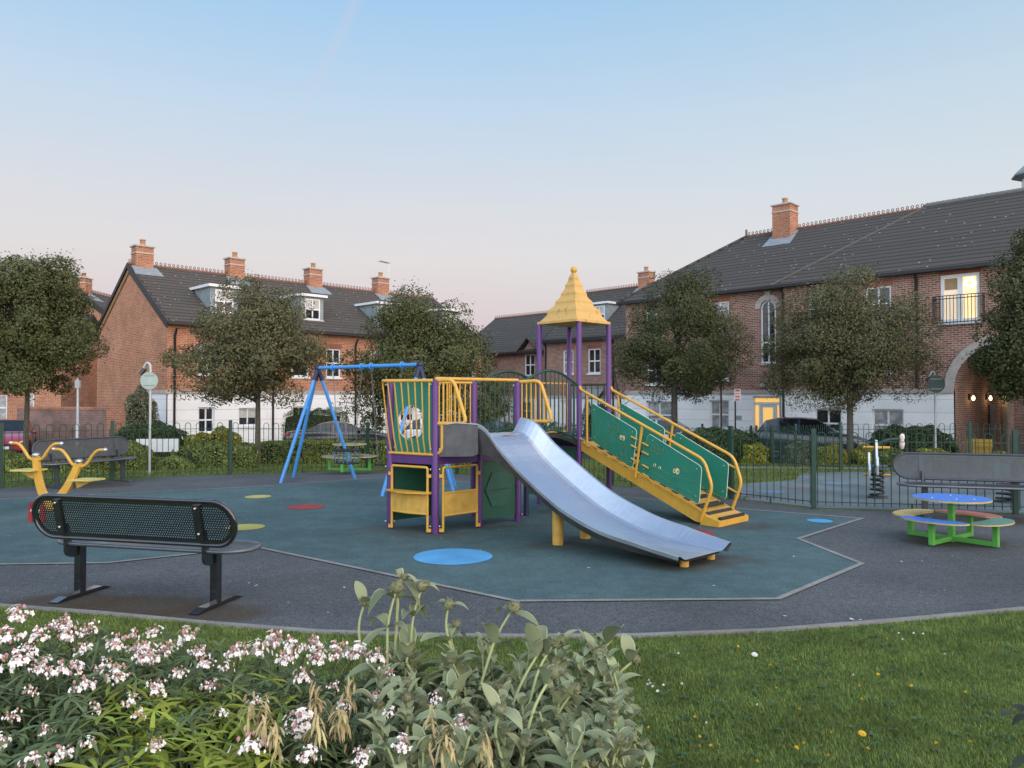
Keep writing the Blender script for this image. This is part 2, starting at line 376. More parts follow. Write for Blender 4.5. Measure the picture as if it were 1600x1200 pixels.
def groundmat(name, stops, scale, bump=.3, bscale=90, rough=.9, fine=220, finew=.35, speck=0., spec=.15, big=.5, bigw=.25, stains=(), mid=0., midw=0., stw=.75):
    m = bpy.data.materials.new(name); m.use_nodes = True; nt = m.node_tree; N = nt.nodes; L = nt.links; b = N['Principled BSDF']
    b.inputs['Roughness'].default_value = rough; b.inputs['Specular IOR Level'].default_value = spec
    tc = N.new('ShaderNodeTexCoord')
    def noise(s, d=5, r=.6):
        n = N.new('ShaderNodeTexNoise'); n.inputs['Scale'].default_value = s; n.inputs['Detail'].default_value = d; n.inputs['Roughness'].default_value = r
        L.new(tc.outputs['Object'], n.inputs['Vector']); return n.outputs['Fac']
    rp = N.new('ShaderNodeValToRGB'); e = rp.color_ramp.elements
    while len(e) < len(stops): e.new(.5)
    for i, (p, c) in enumerate(stops): e[i].position = p; e[i].color = (*c, 1)
    L.new(noise(scale), rp.inputs[0])
    out = rp.outputs[0]
    for s, wgt in ((fine, finew), (big, bigw), (mid, midw)):
        if not wgt: continue
        mr = N.new('ShaderNodeMapRange'); mr.inputs[1].default_value = .3; mr.inputs[2].default_value = .7; mr.inputs[3].default_value = 1-wgt; mr.inputs[4].default_value = 1+wgt
        L.new(noise(s, 3), mr.inputs[0]); hs = N.new('ShaderNodeHueSaturation'); L.new(mr.outputs[0], hs.inputs['Value']); L.new(out, hs.inputs['Color']); out = hs.outputs[0]
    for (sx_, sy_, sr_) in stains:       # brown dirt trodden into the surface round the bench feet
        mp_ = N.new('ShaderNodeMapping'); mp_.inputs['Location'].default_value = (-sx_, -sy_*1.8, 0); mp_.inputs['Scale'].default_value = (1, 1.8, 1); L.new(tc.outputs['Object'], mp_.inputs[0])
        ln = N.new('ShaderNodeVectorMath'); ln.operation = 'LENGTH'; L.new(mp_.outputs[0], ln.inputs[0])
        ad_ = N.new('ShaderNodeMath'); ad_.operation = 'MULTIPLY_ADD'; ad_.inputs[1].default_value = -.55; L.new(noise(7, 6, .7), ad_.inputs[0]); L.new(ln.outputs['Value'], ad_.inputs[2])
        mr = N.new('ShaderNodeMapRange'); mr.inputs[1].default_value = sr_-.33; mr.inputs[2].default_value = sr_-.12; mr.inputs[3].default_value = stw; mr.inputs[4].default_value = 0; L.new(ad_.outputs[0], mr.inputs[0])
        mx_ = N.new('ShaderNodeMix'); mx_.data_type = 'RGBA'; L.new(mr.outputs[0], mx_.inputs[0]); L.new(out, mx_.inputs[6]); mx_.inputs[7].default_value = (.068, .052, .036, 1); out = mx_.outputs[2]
    L.new(out, b.inputs['Base Color'])
    bp = N.new('ShaderNodeBump'); bp.inputs['Strength'].default_value = bump; bp.inputs['Distance'].default_value = .008
    L.new(noise(bscale, 4), bp.inputs['Height']); L.new(bp.outputs[0], b.inputs['Normal'])
    MATS[name] = m; return m
M_GRASS = groundmat('lawn_soil', [(.3, (.055, .08, .022)), (.55, (.10, .14, .036)), (.75, (.15, .17, .06))], 3.5, bump=1., bscale=70, fine=160, finew=.5)
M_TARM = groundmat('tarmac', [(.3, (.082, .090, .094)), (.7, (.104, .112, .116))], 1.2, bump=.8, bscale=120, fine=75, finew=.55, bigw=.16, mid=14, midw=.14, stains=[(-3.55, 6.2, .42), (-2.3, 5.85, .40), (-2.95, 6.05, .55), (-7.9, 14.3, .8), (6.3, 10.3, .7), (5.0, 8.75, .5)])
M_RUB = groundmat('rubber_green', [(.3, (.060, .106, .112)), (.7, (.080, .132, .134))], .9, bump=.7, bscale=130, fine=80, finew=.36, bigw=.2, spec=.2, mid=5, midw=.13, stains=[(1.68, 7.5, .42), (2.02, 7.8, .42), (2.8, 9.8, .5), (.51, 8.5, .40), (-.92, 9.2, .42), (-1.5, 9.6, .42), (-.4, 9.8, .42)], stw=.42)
M_RUB2 = groundmat('rubber_grey', [(.3, (.115, .145, .152)), (.7, (.15, .18, .182))], .9, bump=.4, bscale=200, fine=240, finew=.25)
M_EDGE = groundmat('edging', [(.3, (.19, .185, .175)), (.7, (.27, .26, .24))], 5, bump=.5, fine=120, finew=.3)
M_ROAD = groundmat('road_asphalt', [(.3, (.07, .07, .075)), (.7, (.11, .11, .115))], .7, bump=.4)
M_PAVE = groundmat('paving', [(.3, (.16, .155, .15)), (.7, (.22, .21, .2))], .9, bump=.4)
xs = [-160, 160]; mb = MB()
ys = [-20, 16, 20, 31, 160]
for a, b in zip(ys, ys[1:]): mb.face([(-160, a, gh(a)), (160, a, gh(a)), (160, b, gh(b)), (-160, b, gh(b))])
mb.face([(-900, 160, -.75), (900, 160, -.75), (900, 900, -.75), (-900, 900, -.75)])
for sgn in (-1, 1):
    for a, b in zip(ys, ys[1:]):
        P = [(sgn*160, a, gh(a)), (sgn*900, a, gh(a)), (sgn*900, b, gh(b)), (sgn*160, b, gh(b))]
        mb.face(P if sgn > 0 else list(reversed(P)))
tag(mb.build('ground', M_GRASS), 'green lawn and verges around the playground', kind='structure')
FENCE = [(-12.5, 11.2), (-10.6, 12.6), (-9.2, 13.85), (-7.9, 15.2), (-6.1, 16.65), (-3.47, 18.5), (-1.2, 16.8), (.4, 15.5), (1.85, 14.3), (2.5, 13.7), (3.53, 12.4), (4.43, 11.3), (7.05, 10.78), (9.6, 10.1), (12., 9.4)]
NEAR = [gp(x, y) for x, y in [(0, 946), (160, 958), (330, 974), (500, 987), (650, 992), (800, 994), (1000, 993), (1200, 985), (1400, 969), (1600, 951)]]
NEAR = [V((-8.2, 7.6, 0)), V((-6., 6.75, 0))]+NEAR+[V((5.6, 6.75, 0)), V((8.6, 7.6, 0)), V((12., 8.7, 0))]
tar = [(p.x, p.y) for p in NEAR]+[(x, y-.03) for x, y in reversed(FENCE)]
sheet('playground_tarmac', tar, M_TARM, .004, 'dark grey tarmac of the playground')
# concrete edging along the lawn
mb = MB()
for a, b in zip(NEAR, NEAR[1:]):
    d = (b-a).normalized(); n = V((d.y, -d.x, 0))*.055
    mb.prism([a+n-d*.003+V((0, 0, -.05)), a-d*.003+V((0, 0, -.05)), b+V((0, 0, -.05)), b+n+V((0, 0, -.05))], (0, 0, .068))
tag(mb.build('concrete_edging', M_EDGE), 'thin concrete edging between lawn and tarmac', kind='structure')
RUB = [gp(x, y) for x, y in [(400, 856), (806, 941), (1216, 937.5), (1347, 882), (1248, 843), (1347, 811), (1150, 795.5), (958, 775), (780, 757), (605, 746), (400, 761), (0, 781)]]
RUB += [V((-12.2, 10.6, 0)), V((-12.2, 8.6, 0))]+[gp(-60, 884), gp(168, 881)]
RUB[12] = V((-11.6, 11.1, 0)); RUB[13] = V((-11., 8.4, 0))
sheet('rubber_surface', RUB, M_RUB, .008, 'blue-green rubber safety surface with a pale border')
mb = MB()
n = len(RUB)
def inoff(P, w):
    A = sum(P[i].x*P[(i+1) % n].y-P[(i+1) % n].x*P[i].y for i in range(n)); s = 1 if A > 0 else -1
    R = []
    for i in range(n):
        d1 = (P[i]-P[i-1]).normalized(); d2 = (P[(i+1) % n]-P[i]).normalized()
        n1 = V((-d1.y, d1.x, 0))*s; n2 = V((-d2.y, d2.x, 0))*s; b = (n1+n2); b = b/max(.3, b.length_squared)*2
        R.append(P[i]+b*w)
    return R
A_ = inoff(RUB, -.025); B_ = inoff(RUB, .03)
for i in range(n):
    j = (i+1) % n; P = [A_[i], B_[i], B_[j], A_[j]]
    if (P[1]-P[0]).cross(P[2]-P[0]).z < 0: P.reverse()
    mb.face([p+V((0, 0, .0125)) for p in P])
tag(mb.build('surface_border', M_EDGE), 'pale grey border line round the rubber surface', kind='structure')
SPOT = {'blue': (.10, .34, .60), 'yellow': (.42, .40, .12), 'red': (.30, .065, .06), 'white': (.6, .6, .58)}
for c, px, py, r in [('blue', 708, 871, .405), ('yellow', 403, 777, .21), ('red', 478, 793, .28), ('yellow', 383, 825, .24), ('red', 1078, 834, .29), ('blue', 1281, 815, .16)]:
    p = gp(px, py); m = groundmat('rubber_'+c, [(.3, tuple(x*.85 for x in SPOT[c])), (.7, SPOT[c])], 2, bump=.6, bscale=220, fine=260, finew=.25) if 'rubber_'+c not in MATS else MATS['rubber_'+c]
    mb = MB(); mb.face([(p.x+r*cos(2*pi*k/48), p.y+r*sin(2*pi*k/48), .0125) for k in range(48)])
    tag(mb.build('rubber_spot', m), c+' rubber circle set into the playground surface', kind='structure')
# second play area beyond the right-hand fence
PA2 = [(3.6, 12.55), (4.5, 11.42), (7.05, 10.9), (9.6, 10.22), (13, 9.3), (15, 14.5), (11.5, 16.8), (8.0, 18.0), (6.6, 17.4), (5.6, 15.2), (4.35, 14.6)]
sheet('second_play_surface', PA2, M_RUB2, .004, 'blue-grey rubber surface of the second play area')
for c, px, py, rx in [('blue', 1308, 756, .3), ('red', 1245, 762, .3), ('blue', 1205, 769, .26), ('red', 1165, 775, .26), ('blue', 1160, 771, .16)]:
    p = gp(px, py); mb = MB(); mb.face([(p.x+rx*cos(2*pi*k/32), p.y+rx*.8*sin(2*pi*k/32), .009 if p.y < 16 else gh(p.y)+.02) for k in range(32)])
    tag(mb.build('rubber_spot', groundmat('faded_'+c, [(.3, tuple(.78*a+.22*b_ for a, b_ in zip((.115, .145, .152), SPOT[c]))), (.7, tuple(.78*a+.22*b_ for a, b_ in zip((.15, .18, .182), SPOT[c])))], 3)), 'faded '+c+' rubber circle beyond the fence', kind='structure')
# path behind second area, road and pavements
sheet('footpath', [(3.2, 20.6), (16, 18.3), (40, 14), (40, 15.4), (16.3, 19.6), (3.4, 21.7)], M_PAVE, .004, 'grey footpath behind the second play area')
sheet('road', [(-90, 26.6), (-23, 26.6), (-14, 25.8), (-4, 29.2), (5, 30.2), (8, 27.6), (13.5, 22.5), (22, 15.5), (90, 2), (90, 60), (-90, 60)], M_ROAD, .004, 'asphalt road between playground and houses')
def band(name, p, d, w, L_, lift, m, label):
    d = V((*d, 0)).normalized(); n = V((-d.y, d.x, 0)); p = V((*p, 0)); 
    mb = MB(); Q = [p, p+d*L_, p+d*L_+n*w, p+n*w]
    mb.prism([q+V((0, 0, -.8)) for q in Q], (0, 0, .05+lift)); return tag(mb.build(name, m), label, kind='structure')
band('pavement', (-15.2, 30.0), (1, 1), 1.15, 17, .09, M_PAVE, 'pavement along the terrace of brick houses')
band('pavement', (21.6, 18.6), (-1, 1), -1.2, 26, .09, M_PAVE, 'pavement in front of the brick apartment building')
# ================================================================ playground equipment
YEL = mat('yellow_paint', (.62, .34, .045), rough=.42, var=.1, scale=9, coat=.15)
YELD = mat('yellow_weathered', (.56, .33, .06), rough=.6, var=.22, scale=6)
PUR = mat('purple_paint', (.088, .026, .150), rough=.45, var=.12, scale=7)
GRN = mat('green_panel', (.020, .205, .135), rough=.45, var=.08, scale=4)
GRNE = mat('panel_edge', (.55, .66, .58), rough=.6)
DGR = mat('dark_green_metal', (.012, .055, .038), rough=.5, var=.15)
FGR = mat('fence_green', (.008, .042, .027), rough=.55, var=.2, scale=9)
BLK = mat('black_coated_steel', (.012, .0135, .019), rough=.2, var=.25, scale=12, coat=1.)
GRYB = mat('bench_grey_coat', (.040, .048, .058), rough=.4, var=.2, scale=10)
STEEL = mat('bolt_steel', (.55, .55, .55), rough=.3, metal=.9)
BLU = mat('blue_paint', (.055, .27, .66), rough=.4, var=.08, scale=5, coat=.2)
NAVY = mat('dark_blue_bracket', (.012, .02, .06), rough=.5)
RBR = mat('black_rubber', (.018, .018, .02), rough=.75)
CHAIN = mat('chain_steel', (.22, .22, .22), rough=.4, metal=.8)
def stadium(L, H, n=14):
    r = H/2; c = L/2-r
    return [(c+r*cos(-pi/2+pi*i/n), r*sin(-pi/2+pi*i/n)) for i in range(n+1)]+[(-c+r*cos(pi/2+pi*i/n), r*sin(pi/2+pi*i/n)) for i in range(n+1)]
def perf(mb, L, H, f, pu=.0215, pv=.0185, hr=.0072, inset=.026):
    """sheet with staggered round holes inside a stadium"""
    r = H/2; c = L/2-r
    def inside(u, v, m):
        du = max(0, abs(u)-c); return hypot(du, v) < r-m
    nr = int((H-.006)/pv); v0 = -nr*pv/2
    for j in range(nr):
        nu = int(L/pu)+1; u0 = -nu*pu/2+(pu/2 if j % 2 else 0)
        for i in range(nu):
            uc = u0+(i+.5)*pu; vc = v0+(j+.5)*pv
            if not inside(uc, vc, .012): continue
            A = [(uc-pu/2, vc-pv/2), (uc, vc-pv/2), (uc+pu/2, vc-pv/2), (uc+pu/2, vc), (uc+pu/2, vc+pv/2), (uc, vc+pv/2), (uc-pu/2, vc+pv/2), (uc-pu/2, vc)]
            if not inside(uc, vc, inset+.014):
                mb.face([f(*a) for a in (A[0], A[2], A[4], A[6])]); continue
            hs = [(uc+hr*cos(-3*pi/4+pi/4*k), vc+hr*sin(-3*pi/4+pi/4*k)) for k in range(8)]
            vs = [f(*p) for p in A]+[f(*p) for p in hs]
            mb.mesh(vs, [(k, (k+1) % 8, 8+(k+1) % 8, 8+k) for k in range(8)])
def make_bench(name, label, m, group='perforated steel benches', hr=.0064):
    t = thing(name, label, 'bench', group=group)
    lean = .22; H_ = .345; bx_ = .025; sx_ = .05
    fb = lambda u, v: V((u+bx_, -.205-v*lean, .683+v))
    mb = MB(); perf(mb, 1.86, H_, fb, hr=hr); mb.tube([fb(u, v) for u, v in stadium(1.86, H_)], .018, 8, closed=True)
    P = stadium(1.84, H_-.02); Q = stadium(1.78, H_-.085)
    for i in range(len(P)):
        j = (i+1) % len(P); mb.face([fb(*P[i])+V((0, .004, 0)), fb(*P[j])+V((0, .004, 0)), fb(*Q[j])+V((0, .004, 0)), fb(*Q[i])+V((0, .004, 0))])
        mb.face([fb(*P[i])+V((0, -.004, 0)), fb(*Q[i])+V((0, -.004, 0)), fb(*Q[j])+V((0, -.004, 0)), fb(*P[j])+V((0, -.004, 0))])
    mb.build('backrest', m, t)
    fs = lambda u, v: V((u+sx_, .075+v, .465))
    mb = MB(); perf(mb, 1.80, .40, fs, pu=.024, pv=.022, hr=.0055); mb.tube([fs(u, v)+V((0, 0, -.012)) for u, v in stadium(1.80, .40)], .018, 8, closed=True)
    mb.build('seat', mat('worn_seat_sheen', (.055, .062, .075), rough=.38, spec=1., coat=.6, var=.3, scale=8), t)  # worn coat; base colour also lightened to stand in for sky sheen
    for sx in (-.645, .645):
        mb = MB(); mb.box((sx, 0, .225), (.065, .065, .41)); mb.box((sx, .03, .437), (.06, .26, .02)); mb.build('leg', m, t, bevel=.005)
        mb = MB(); mb.prism([(sx-.04, -.27, .004), (sx-.04, -.27, .012), (sx-.04, -.17, .035), (sx-.04, .2, .035), (sx-.04, .29, .012), (sx-.04, .29, .004)], (.08, 0, 0)); mb.build('foot_plate', m, t)
        mb = MB()
        pr = arc((sx-.012, -.08, .42), .085, radians(200), radians(350), 12, (0, 1, 0))
        pr = [V((sx-.012, -.165, .62))]+[V(p) for p in pr]+[V((sx-.012, .02, .452)), V((sx-.012, -.1, .452)), V((sx-.012, -.13, .62))]
        mb.prism(pr, (.024, 0, 0))
        mb.prism([(sx-.03, -.168, .56), (sx-.03, -.178, .56), (sx-.03, -.24, .83), (sx-.03, -.23, .83)], (.06, 0, 0))
        mb.beam((sx, -.186, .56), (sx, -.252, .83), .062, .014, (1, 0, 0)) if False else None
        mb.beam((sx, -.192, .55), (sx, -.25, .825), .062, .02, (0, 1, .2))
        mb.build('back_bracket', m, t)
        mb = MB(); mb.ball((sx, -.262, .80), .011); mb.ball((sx, -.215, .60), .011); mb.build('bolt', STEEL, t)
    return t
b1 = make_bench('park_bench', 'shiny black perforated bench seen from behind on the near tarmac', BLK)
b1.location = (-2.955, 6.23, .004); b1.rotation_euler = (0, 0, radians(-14.5))
# the two weathered benches share one mesh set
b2 = make_bench('park_bench', 'dark grey bench behind the yellow rocker by the left railings', GRYB, hr=.0042)
b2.location = (-7.88, 14.4, .004); b2.rotation_euler = (0, 0, radians(-118))
b3 = copy_tree(b2); b3['label'] = 'long dark grey bench behind the low blue-topped table, at right'
b3.location = (6.33, 10.3, .004); b3.rotation_euler = (0, 0, radians(162)); b3.scale = (1.12, 1, 1)
# ---------------------------------------------------------------- hoop-top railings
def fence(name, label, poly, bay=2.6, h=1.0, group=None, ground=lambda x, y: gh(y), m=None, label_skip=()):
    m = m or FGR
    t = thing(name, label, 'railings', (poly[0][0], poly[0][1], ground(*poly[0])), group=group)
    for (a, b) in zip(poly, poly[1:]):
        a = V((*a, 0)); b = V((*b, 0)); Ls = (b-a).length; nb = max(1, round(Ls/bay)); d = (b-a)/Ls
        for k in range(nb):
            p = a+d*Ls*k/nb; q = a+d*Ls*(k+1)/nb
            zp = ground(p.x, p.y); zq = ground(q.x, q.y)
            mb = MB(); mb.box((p.x, p.y, zp+.59), (.062, .062, 1.18), Matrix.Rotation(atan2(d.y, d.x), 3, 'Z'))
            mb.build('post', m, t, world=True)
            mb = MB(); p3 = V((p.x, p.y, zp)); q3 = V((q.x, q.y, zq)); u = (q3-p3); Lb = u.length; u.normalize()
            for hh in (h, .11):
                mb.beam(p3+V((0, 0, hh)), q3+V((0, 0, hh)), .028, .010, (0, 0, 1)); 
            s = .055; n = int((Lb-.14)/.108); st = (Lb-.11)/max(1, n)
            i = 0
            while i <= n:
                c = p3+u*(s+st*i)
                if i % 2 == 0 and i < n:
                    c2 = p3+u*(s+st*(i+1)); mid = (c+c2)/2; r = (c2-c).length/2
                    pts = [c+V((0, 0, .06)), c+V((0, 0, h+.07))]+arc(mid+V((0, 0, h+.075)), r, pi, 0, 6, u)+[c2+V((0, 0, h+.07)), c2+V((0, 0, .06))]
                    mb.tube(pts, .0068, 5, cap=False)
                    i += 2
                else:
                    mb.tube([c+V((0, 0, .06)), c+V((0, 0, h))], .0068, 5, cap=False); i += 1
            mm = (p3+q3)/2; mb.box((mm.x, mm.y, mm.z+.055), (.02, .02, .11)); 
            mb.build('railing_panel', m, t, world=True)
    e = poly[-1]; mb = MB(); mb.box((e[0], e[1], ground(*e)+.59), (.062, .062, 1.18)); mb.build('post', m, t, world=True)
    return t
fence('hoop_top_railings', 'green hoop-topped railings enclosing the playground tarmac', [p for p in FENCE])
fence('hoop_top_railings', 'farther green hoop-topped railings round the second play area', [(19, 14.6), (13.2, 16.6), (10.45, 17.55), (7.86, 18.4), (7.75, 21.), (7.9, 25.4), (5.6, 27.3)])
# ---------------------------------------------------------------- petal picnic tables
def make_table(name, label, ht, rt, hs, R, seats, top, rz, loc, group='low round tables with petal seats'):
    t = thing(name, label, 'picnic table', loc, rz, group)
    G = mat('lime_green_frame', (.085, .34, .055), rough=.45, var=.1)
    EDG = mat('table_edge', (.45, .36, .15), rough=.6)
    fm = MB(); fm.box((0, 0, ht/2-.02), (.06, .06, ht-.04)); fm.box((0, 0, ht-.035), (.3, .06, .02)); fm.box((0, 0, ht-.036), (.06, .3, .02))
    for k in range(4):
        a = k*pi/2; M = Matrix.Rotation(a, 3, 'Z'); rl = R
        fm.box(M @ V((rl/2+.03, 0, .04)), (rl, .045, .05), M); fm.box(M @ V((rl, 0, hs/2)), (.055, .055, hs-.03), M); fm.box(M @ V((rl, 0, hs-.024)), (.16, .14, .014), M)
    fm.build('frame', G, t, bevel=.004)
    def disc(pts, z, th, m, name):
        mb = MB(); mb.face([(x, y, z+.001) for x, y in pts]); o = mb.build(name, m, t)
        mb = MB(); mb.prism([(x, y, z-th) for x, y in pts], (0, 0, th)); mb.build('edge', EDG, o); return o
    c36 = [(rt*cos(2*pi*k/40), rt*sin(2*pi*k/40)) for k in range(40)]
    disc(c36, ht, .018, top, 'table_top')
    for k in range(4):
        a = k*pi/2; r1 = rt+.0; pts = []
        ro = .36; cx = R-.02
        # petal: outer bulge, inner edge hollowed to follow the table
        for i in range(15):
            b = -radians(100)+radians(200)*i/14; pts.append((cx-.04+ro*.52*cos(b)*1.1, ro*sin(b)))
        for i in range(1, 8):
            b = radians(30)-radians(60)*i/8; pts.append(((rt-.06)*cos(b)-.02+.02, (rt+.2)*sin(b)))
        pts = [(x*cos(a)-y*sin(a), x*sin(a)+y*cos(a)) for x, y in pts]
        disc(pts, hs, .016, seats[k], 'seat')
    mb = MB()
    for x, y in [(.2, .1), (-.2, .12), (.05, -.22), (-.1, -.1)]: mb.ball((x*rt/.4, y*rt/.4, ht+.001), .009)
    mb.build('bolt', STEEL, t)
    return t
TB = mat('table_blue', (.06, .20, .62), rough=.45, var=.07); TY = mat('table_yellow', (.60, .42, .13), rough=.5, var=.08)
TR = mat('table_red', (.42, .12, .09), rough=.5); TG = mat('table_green', (.10, .24, .19), rough=.5); TD = mat('table_grey', (.22, .21, .20), rough=.5)
p = gp(1487, 847)
make_table('petal_table', 'low round table with blue top and blue, yellow, red and green petal seats', .50, .40, .285, .46, [TR, TY, TB, TG], TB, radians(36), (p.x, p.y, .004))
p = gp(546, 736)
make_table('petal_table', 'low round grey-topped table on lime frame behind the blue swing', .60, .38, .335, .46, [TD]*4, TD, radians(-8), (p.x, p.y, .004))
# ---------------------------------------------------------------- yellow two-person rocker
t = thing('standing_rocker', 'yellow curved two-person rocker with handlebars and foot plates', 'play rocker', (-6.70, 11.2, .008))
d = V((.98, -.2, 0)).normalized(); nrm = V((-d.y, d.x, 0))
def rk(u, z, o=0): return d*u+V((0, 0, z))+nrm*o
# flat curved arms meeting at the bottom
def arm(pts, wid, th):
    mb = MB(); P = [rk(*q) for q in pts]; n = len(P); L_ = []; R_ = []
    for i in range(n):
        tg = (P[min(i+1, n-1)]-P[max(i-1, 0)]).normalized(); s = nrm.cross(tg).normalized()*wid(i/(n-1))/2
        L_.append(P[i]-s); R_.append(P[i]+s)
    for o in (nrm*th/2, nrm*-th/2):
        for i in range(n-1):
            q = [L_[i]+o, L_[i+1]+o, R_[i+1]+o, R_[i]+o]; mb.face(q if o.dot(nrm) > 0 else q[::-1], True)
    for A in (L_, R_):
        for i in range(n-1): mb.face([A[i]+nrm*th/2, A[i]-nrm*th/2, A[i+1]-nrm*th/2, A[i+1]+nrm*th/2], True)
    mb.face([L_[-1]+nrm*th/2, L_[-1]-nrm*th/2, R_[-1]-nrm*th/2, R_[-1]+nrm*th/2])
    return mb
def bez(a, b, c, n=14): return [((1-s)**2*a[0]+2*s*(1-s)*b[0]+s*s*c[0], (1-s)**2*a[1]+2*s*(1-s)*b[1]+s*s*c[1]) for s in [i/n for i in range(n+1)]]
ctr = .18
for sgn, top in ((-1, (-.27, .78)), (1, (.46, .70))):
    pts = bez((ctr*0+.0, .10), (sgn*.22-.0, .16), top)
    arm(pts, lambda s: .13-.035*s, .05).build('arm', YEL, t)
    mb = MB(); mb.ball(rk(top[0], top[1]+.01), .055, sq=.7); mb.build('cap', STEEL, t)
    hb = [(-.42, .20), (-.30, .20), (-.20, .10), (-.12, -.02), (0, -.05), (.12, -.02), (.20, .10), (.30, .20), (.42, .20)]
    mb = MB(); mb.tube(fillet([rk(top[0]+x, top[1]+z-.02, -.0) for x, z in hb], .08), .022, 8); o = mb.build('handlebar', YEL, t)
    mb = MB()
    for x in (-.43, .43): mb.ball(rk(top[0]+x, top[1]+.18), .033)
    mb.build('grip_end', STEEL, o)
    u0, z0 = (-.42, .56) if sgn < 0 else (.56, .44)
    mb = MB(); mb.prism([rk(u0-.15, z0, -.15), rk(u0+.19, z0, -.15), rk(u0+.21, z0, .15), rk(u0-.13, z0, .15)], (0, 0, .022)); mb.build('foot_plate', mat('plate_yellow', (.55, .48, .14), rough=.5), t)
    mb = MB(); mb.prism([rk(u0-.15, z0-.001, -.02), rk(u0+.15, z0-.001, -.02), rk(u0-.12*sgn, z0-.12, -.02)], nrm*.04); mb.build('plate_bracket', YELD, t)
mb = MB(); mb.lathe((0, 0, 0), [(.001, .0), (.09, .0), (.09, .1), (.05, .16), (.001, .16)], 16); mb.build('pedestal', YELD, t)
# small red hoop next to it
t = thing('low_red_hoop', 'small dark red hoop standing on the rubber left of the bench', 'step hoop')
p = gp(48, 816); t.location = (p.x, p.y, .008)
mb = MB(); q = V((.22, -.10, 0))
pts = [V((0, 0, 0)), V((0, 0, .16))]+[V((0, 0, .16))+q*(.5-.5*cos(pi*i/8))+V((0, 0, .1*sin(pi*i/8))) for i in range(1, 8)]+[q+V((0, 0, .16)), q]
M_RED = mat('red_paint', (.30, .02, .03), rough=.4)
for a, b in zip(pts, pts[1:]):
    mb.beam(a, b+(b-a)*.05, .05, .04, (0, 1, 0) if abs((b-a).normalized().z) > .5 else (0, 0, 1))
mb.build('hoop', M_RED, t)
mb = MB(); mb.beam(V((0, 0, .15)), q+V((0, 0, .15)), .03, .03); mb.build('crossbar', mat('white_paint', (.7, .7, .7), rough=.5), t)
# ---------------------------------------------------------------- swing set
t = thing('swing_set', 'bright blue swing frame with splayed tripod legs', 'swing', (-2.7, 14.3, .006))
A1 = vp(497, 574, 15.05); A2 = vp(656, 571, 13.45); z = (A1.z+A2.z)/2; A1.z = A2.z = z
bd = (A2-A1).normalized()
mb = MB(); mb.tube([A1-bd*.05, A2+bd*.05], .036, 12); mb.build('crossbeam', BLU, t, world=True)
for A, feet in ((A1, [(438.5, 755), (554.5, 747.5), (458, 746.5)]), (A2, [(597, 776), (711, 761), (709, 771)])):
    mb = MB(); mb.ball(A, .062); 
    for f in feet:
        F_ = gp(*f); dd = (F_-A).normalized(); mb.tube([A, A+dd*.25], .043, 10)
    mb.build('corner_bracket', NAVY, t, world=True)
    for f in feet:
        F_ = gp(*f); dd = (F_-A).normalized()
        mb = MB(); mb.tube([A+dd*.2, F_], .034, 12); mb.build('leg', BLU, t, world=True)
def swing(name, label, px1, px2, kind, zs):
    s1 = (px1-497)/159.; s2 = (px2-497)/159.
    def onb(s):   # perspective-correct point of the beam
        lo, hi = 0., 1.
        for _ in range(40):
            mdd = (lo+hi)/2; P = A1+(A2-A1)*mdd
            if 800+1200*P.x/P.y < 497+159*s: lo = mdd
            else: hi = mdd
        return A1+(A2-A1)*lo
    P = onb(s1); Q = onb(s2); t = thing(name, label, 'swing seat', ((P.x+Q.x)/2, (P.y+Q.y)/2, zs))
    c = (P+Q)/2; u = (Q-P).normalized(); hw = .2
    for S, sg in ((P, -1), (Q, 1)):
        mb = MB(); mb.tube([S+(V((0, 0, 1))*cos(a)+V((-u.y, u.x, 0))*sin(a))*.052 for a in [2*pi*k/12 for k in range(12)]], .016, 6, closed=True); mb.build('hanger_ring', BLU, t, world=True)
        e = V((c.x, c.y, zs+.02))+u*hw*sg; st = S-V((0, 0, .07)); Lc = (e-st).length; n = int(Lc/.055); mb = MB()
        dv = (e-st)/n; side = V((-u.y, u.x, 0))
        for i in range(n):
            m_ = st+dv*(i+.5); sd = u if i % 2 else side
            mb.tube([m_+dv*.62*cos(a)+sd*.013*sin(a) for a in [2*pi*k/6 for k in range(6)]], .0042, 4, closed=True)
        mb.build('chain', CHAIN, t, world=True)
    mb = MB(); M = Matrix.Rotation(atan2(u.y, u.x), 3, 'Z')
    if kind == 'flat':
        mb.box((c.x, c.y, zs), (.44, .17, .035), M); mb.build('seat', RBR, t, world=True, bevel=.008)
    else:
        mb.box((c.x, c.y, zs), (.42, .26, .03), M); mb.build('seat', RBR, t, world=True, bevel=.008)
        fr = MB(); R4 = [M @ V((x, y, 0))+V((c.x, c.y, zs+.24)) for x, y in ((-.22, -.16), (.22, -.16), (.22, .16), (-.22, .16))]
        fr.tube(fillet(R4+[R4[0]], .05), .017, 8, closed=False); fr.build('cradle_ring', RBR, t, world=True)
        br = MB()
        for x, y in ((-.19, -.15), (-.07, -.155), (.07, -.155), (.19, -.15), (.19, .15), (.07, .155), (-.07, .155), (-.19, .15)):
            w_ = M @ V((x, y, 0)); br.tube([V((c.x, c.y, zs+.24))+w_, V((c.x, c.y, zs))+w_*.85], .012, 6)
        br.build('cradle_bars', mat('cradle_blue_grey', (.08, .16, .24), rough=.5), t, world=True)
swing('cradle_swing', 'toddler cradle swing seat hanging on chains under the blue frame', 520, 565, 'cradle', .40)
swing('flat_swing', 'flat black swing seat beside the cradle swing', 580, 628, 'flat', .42)
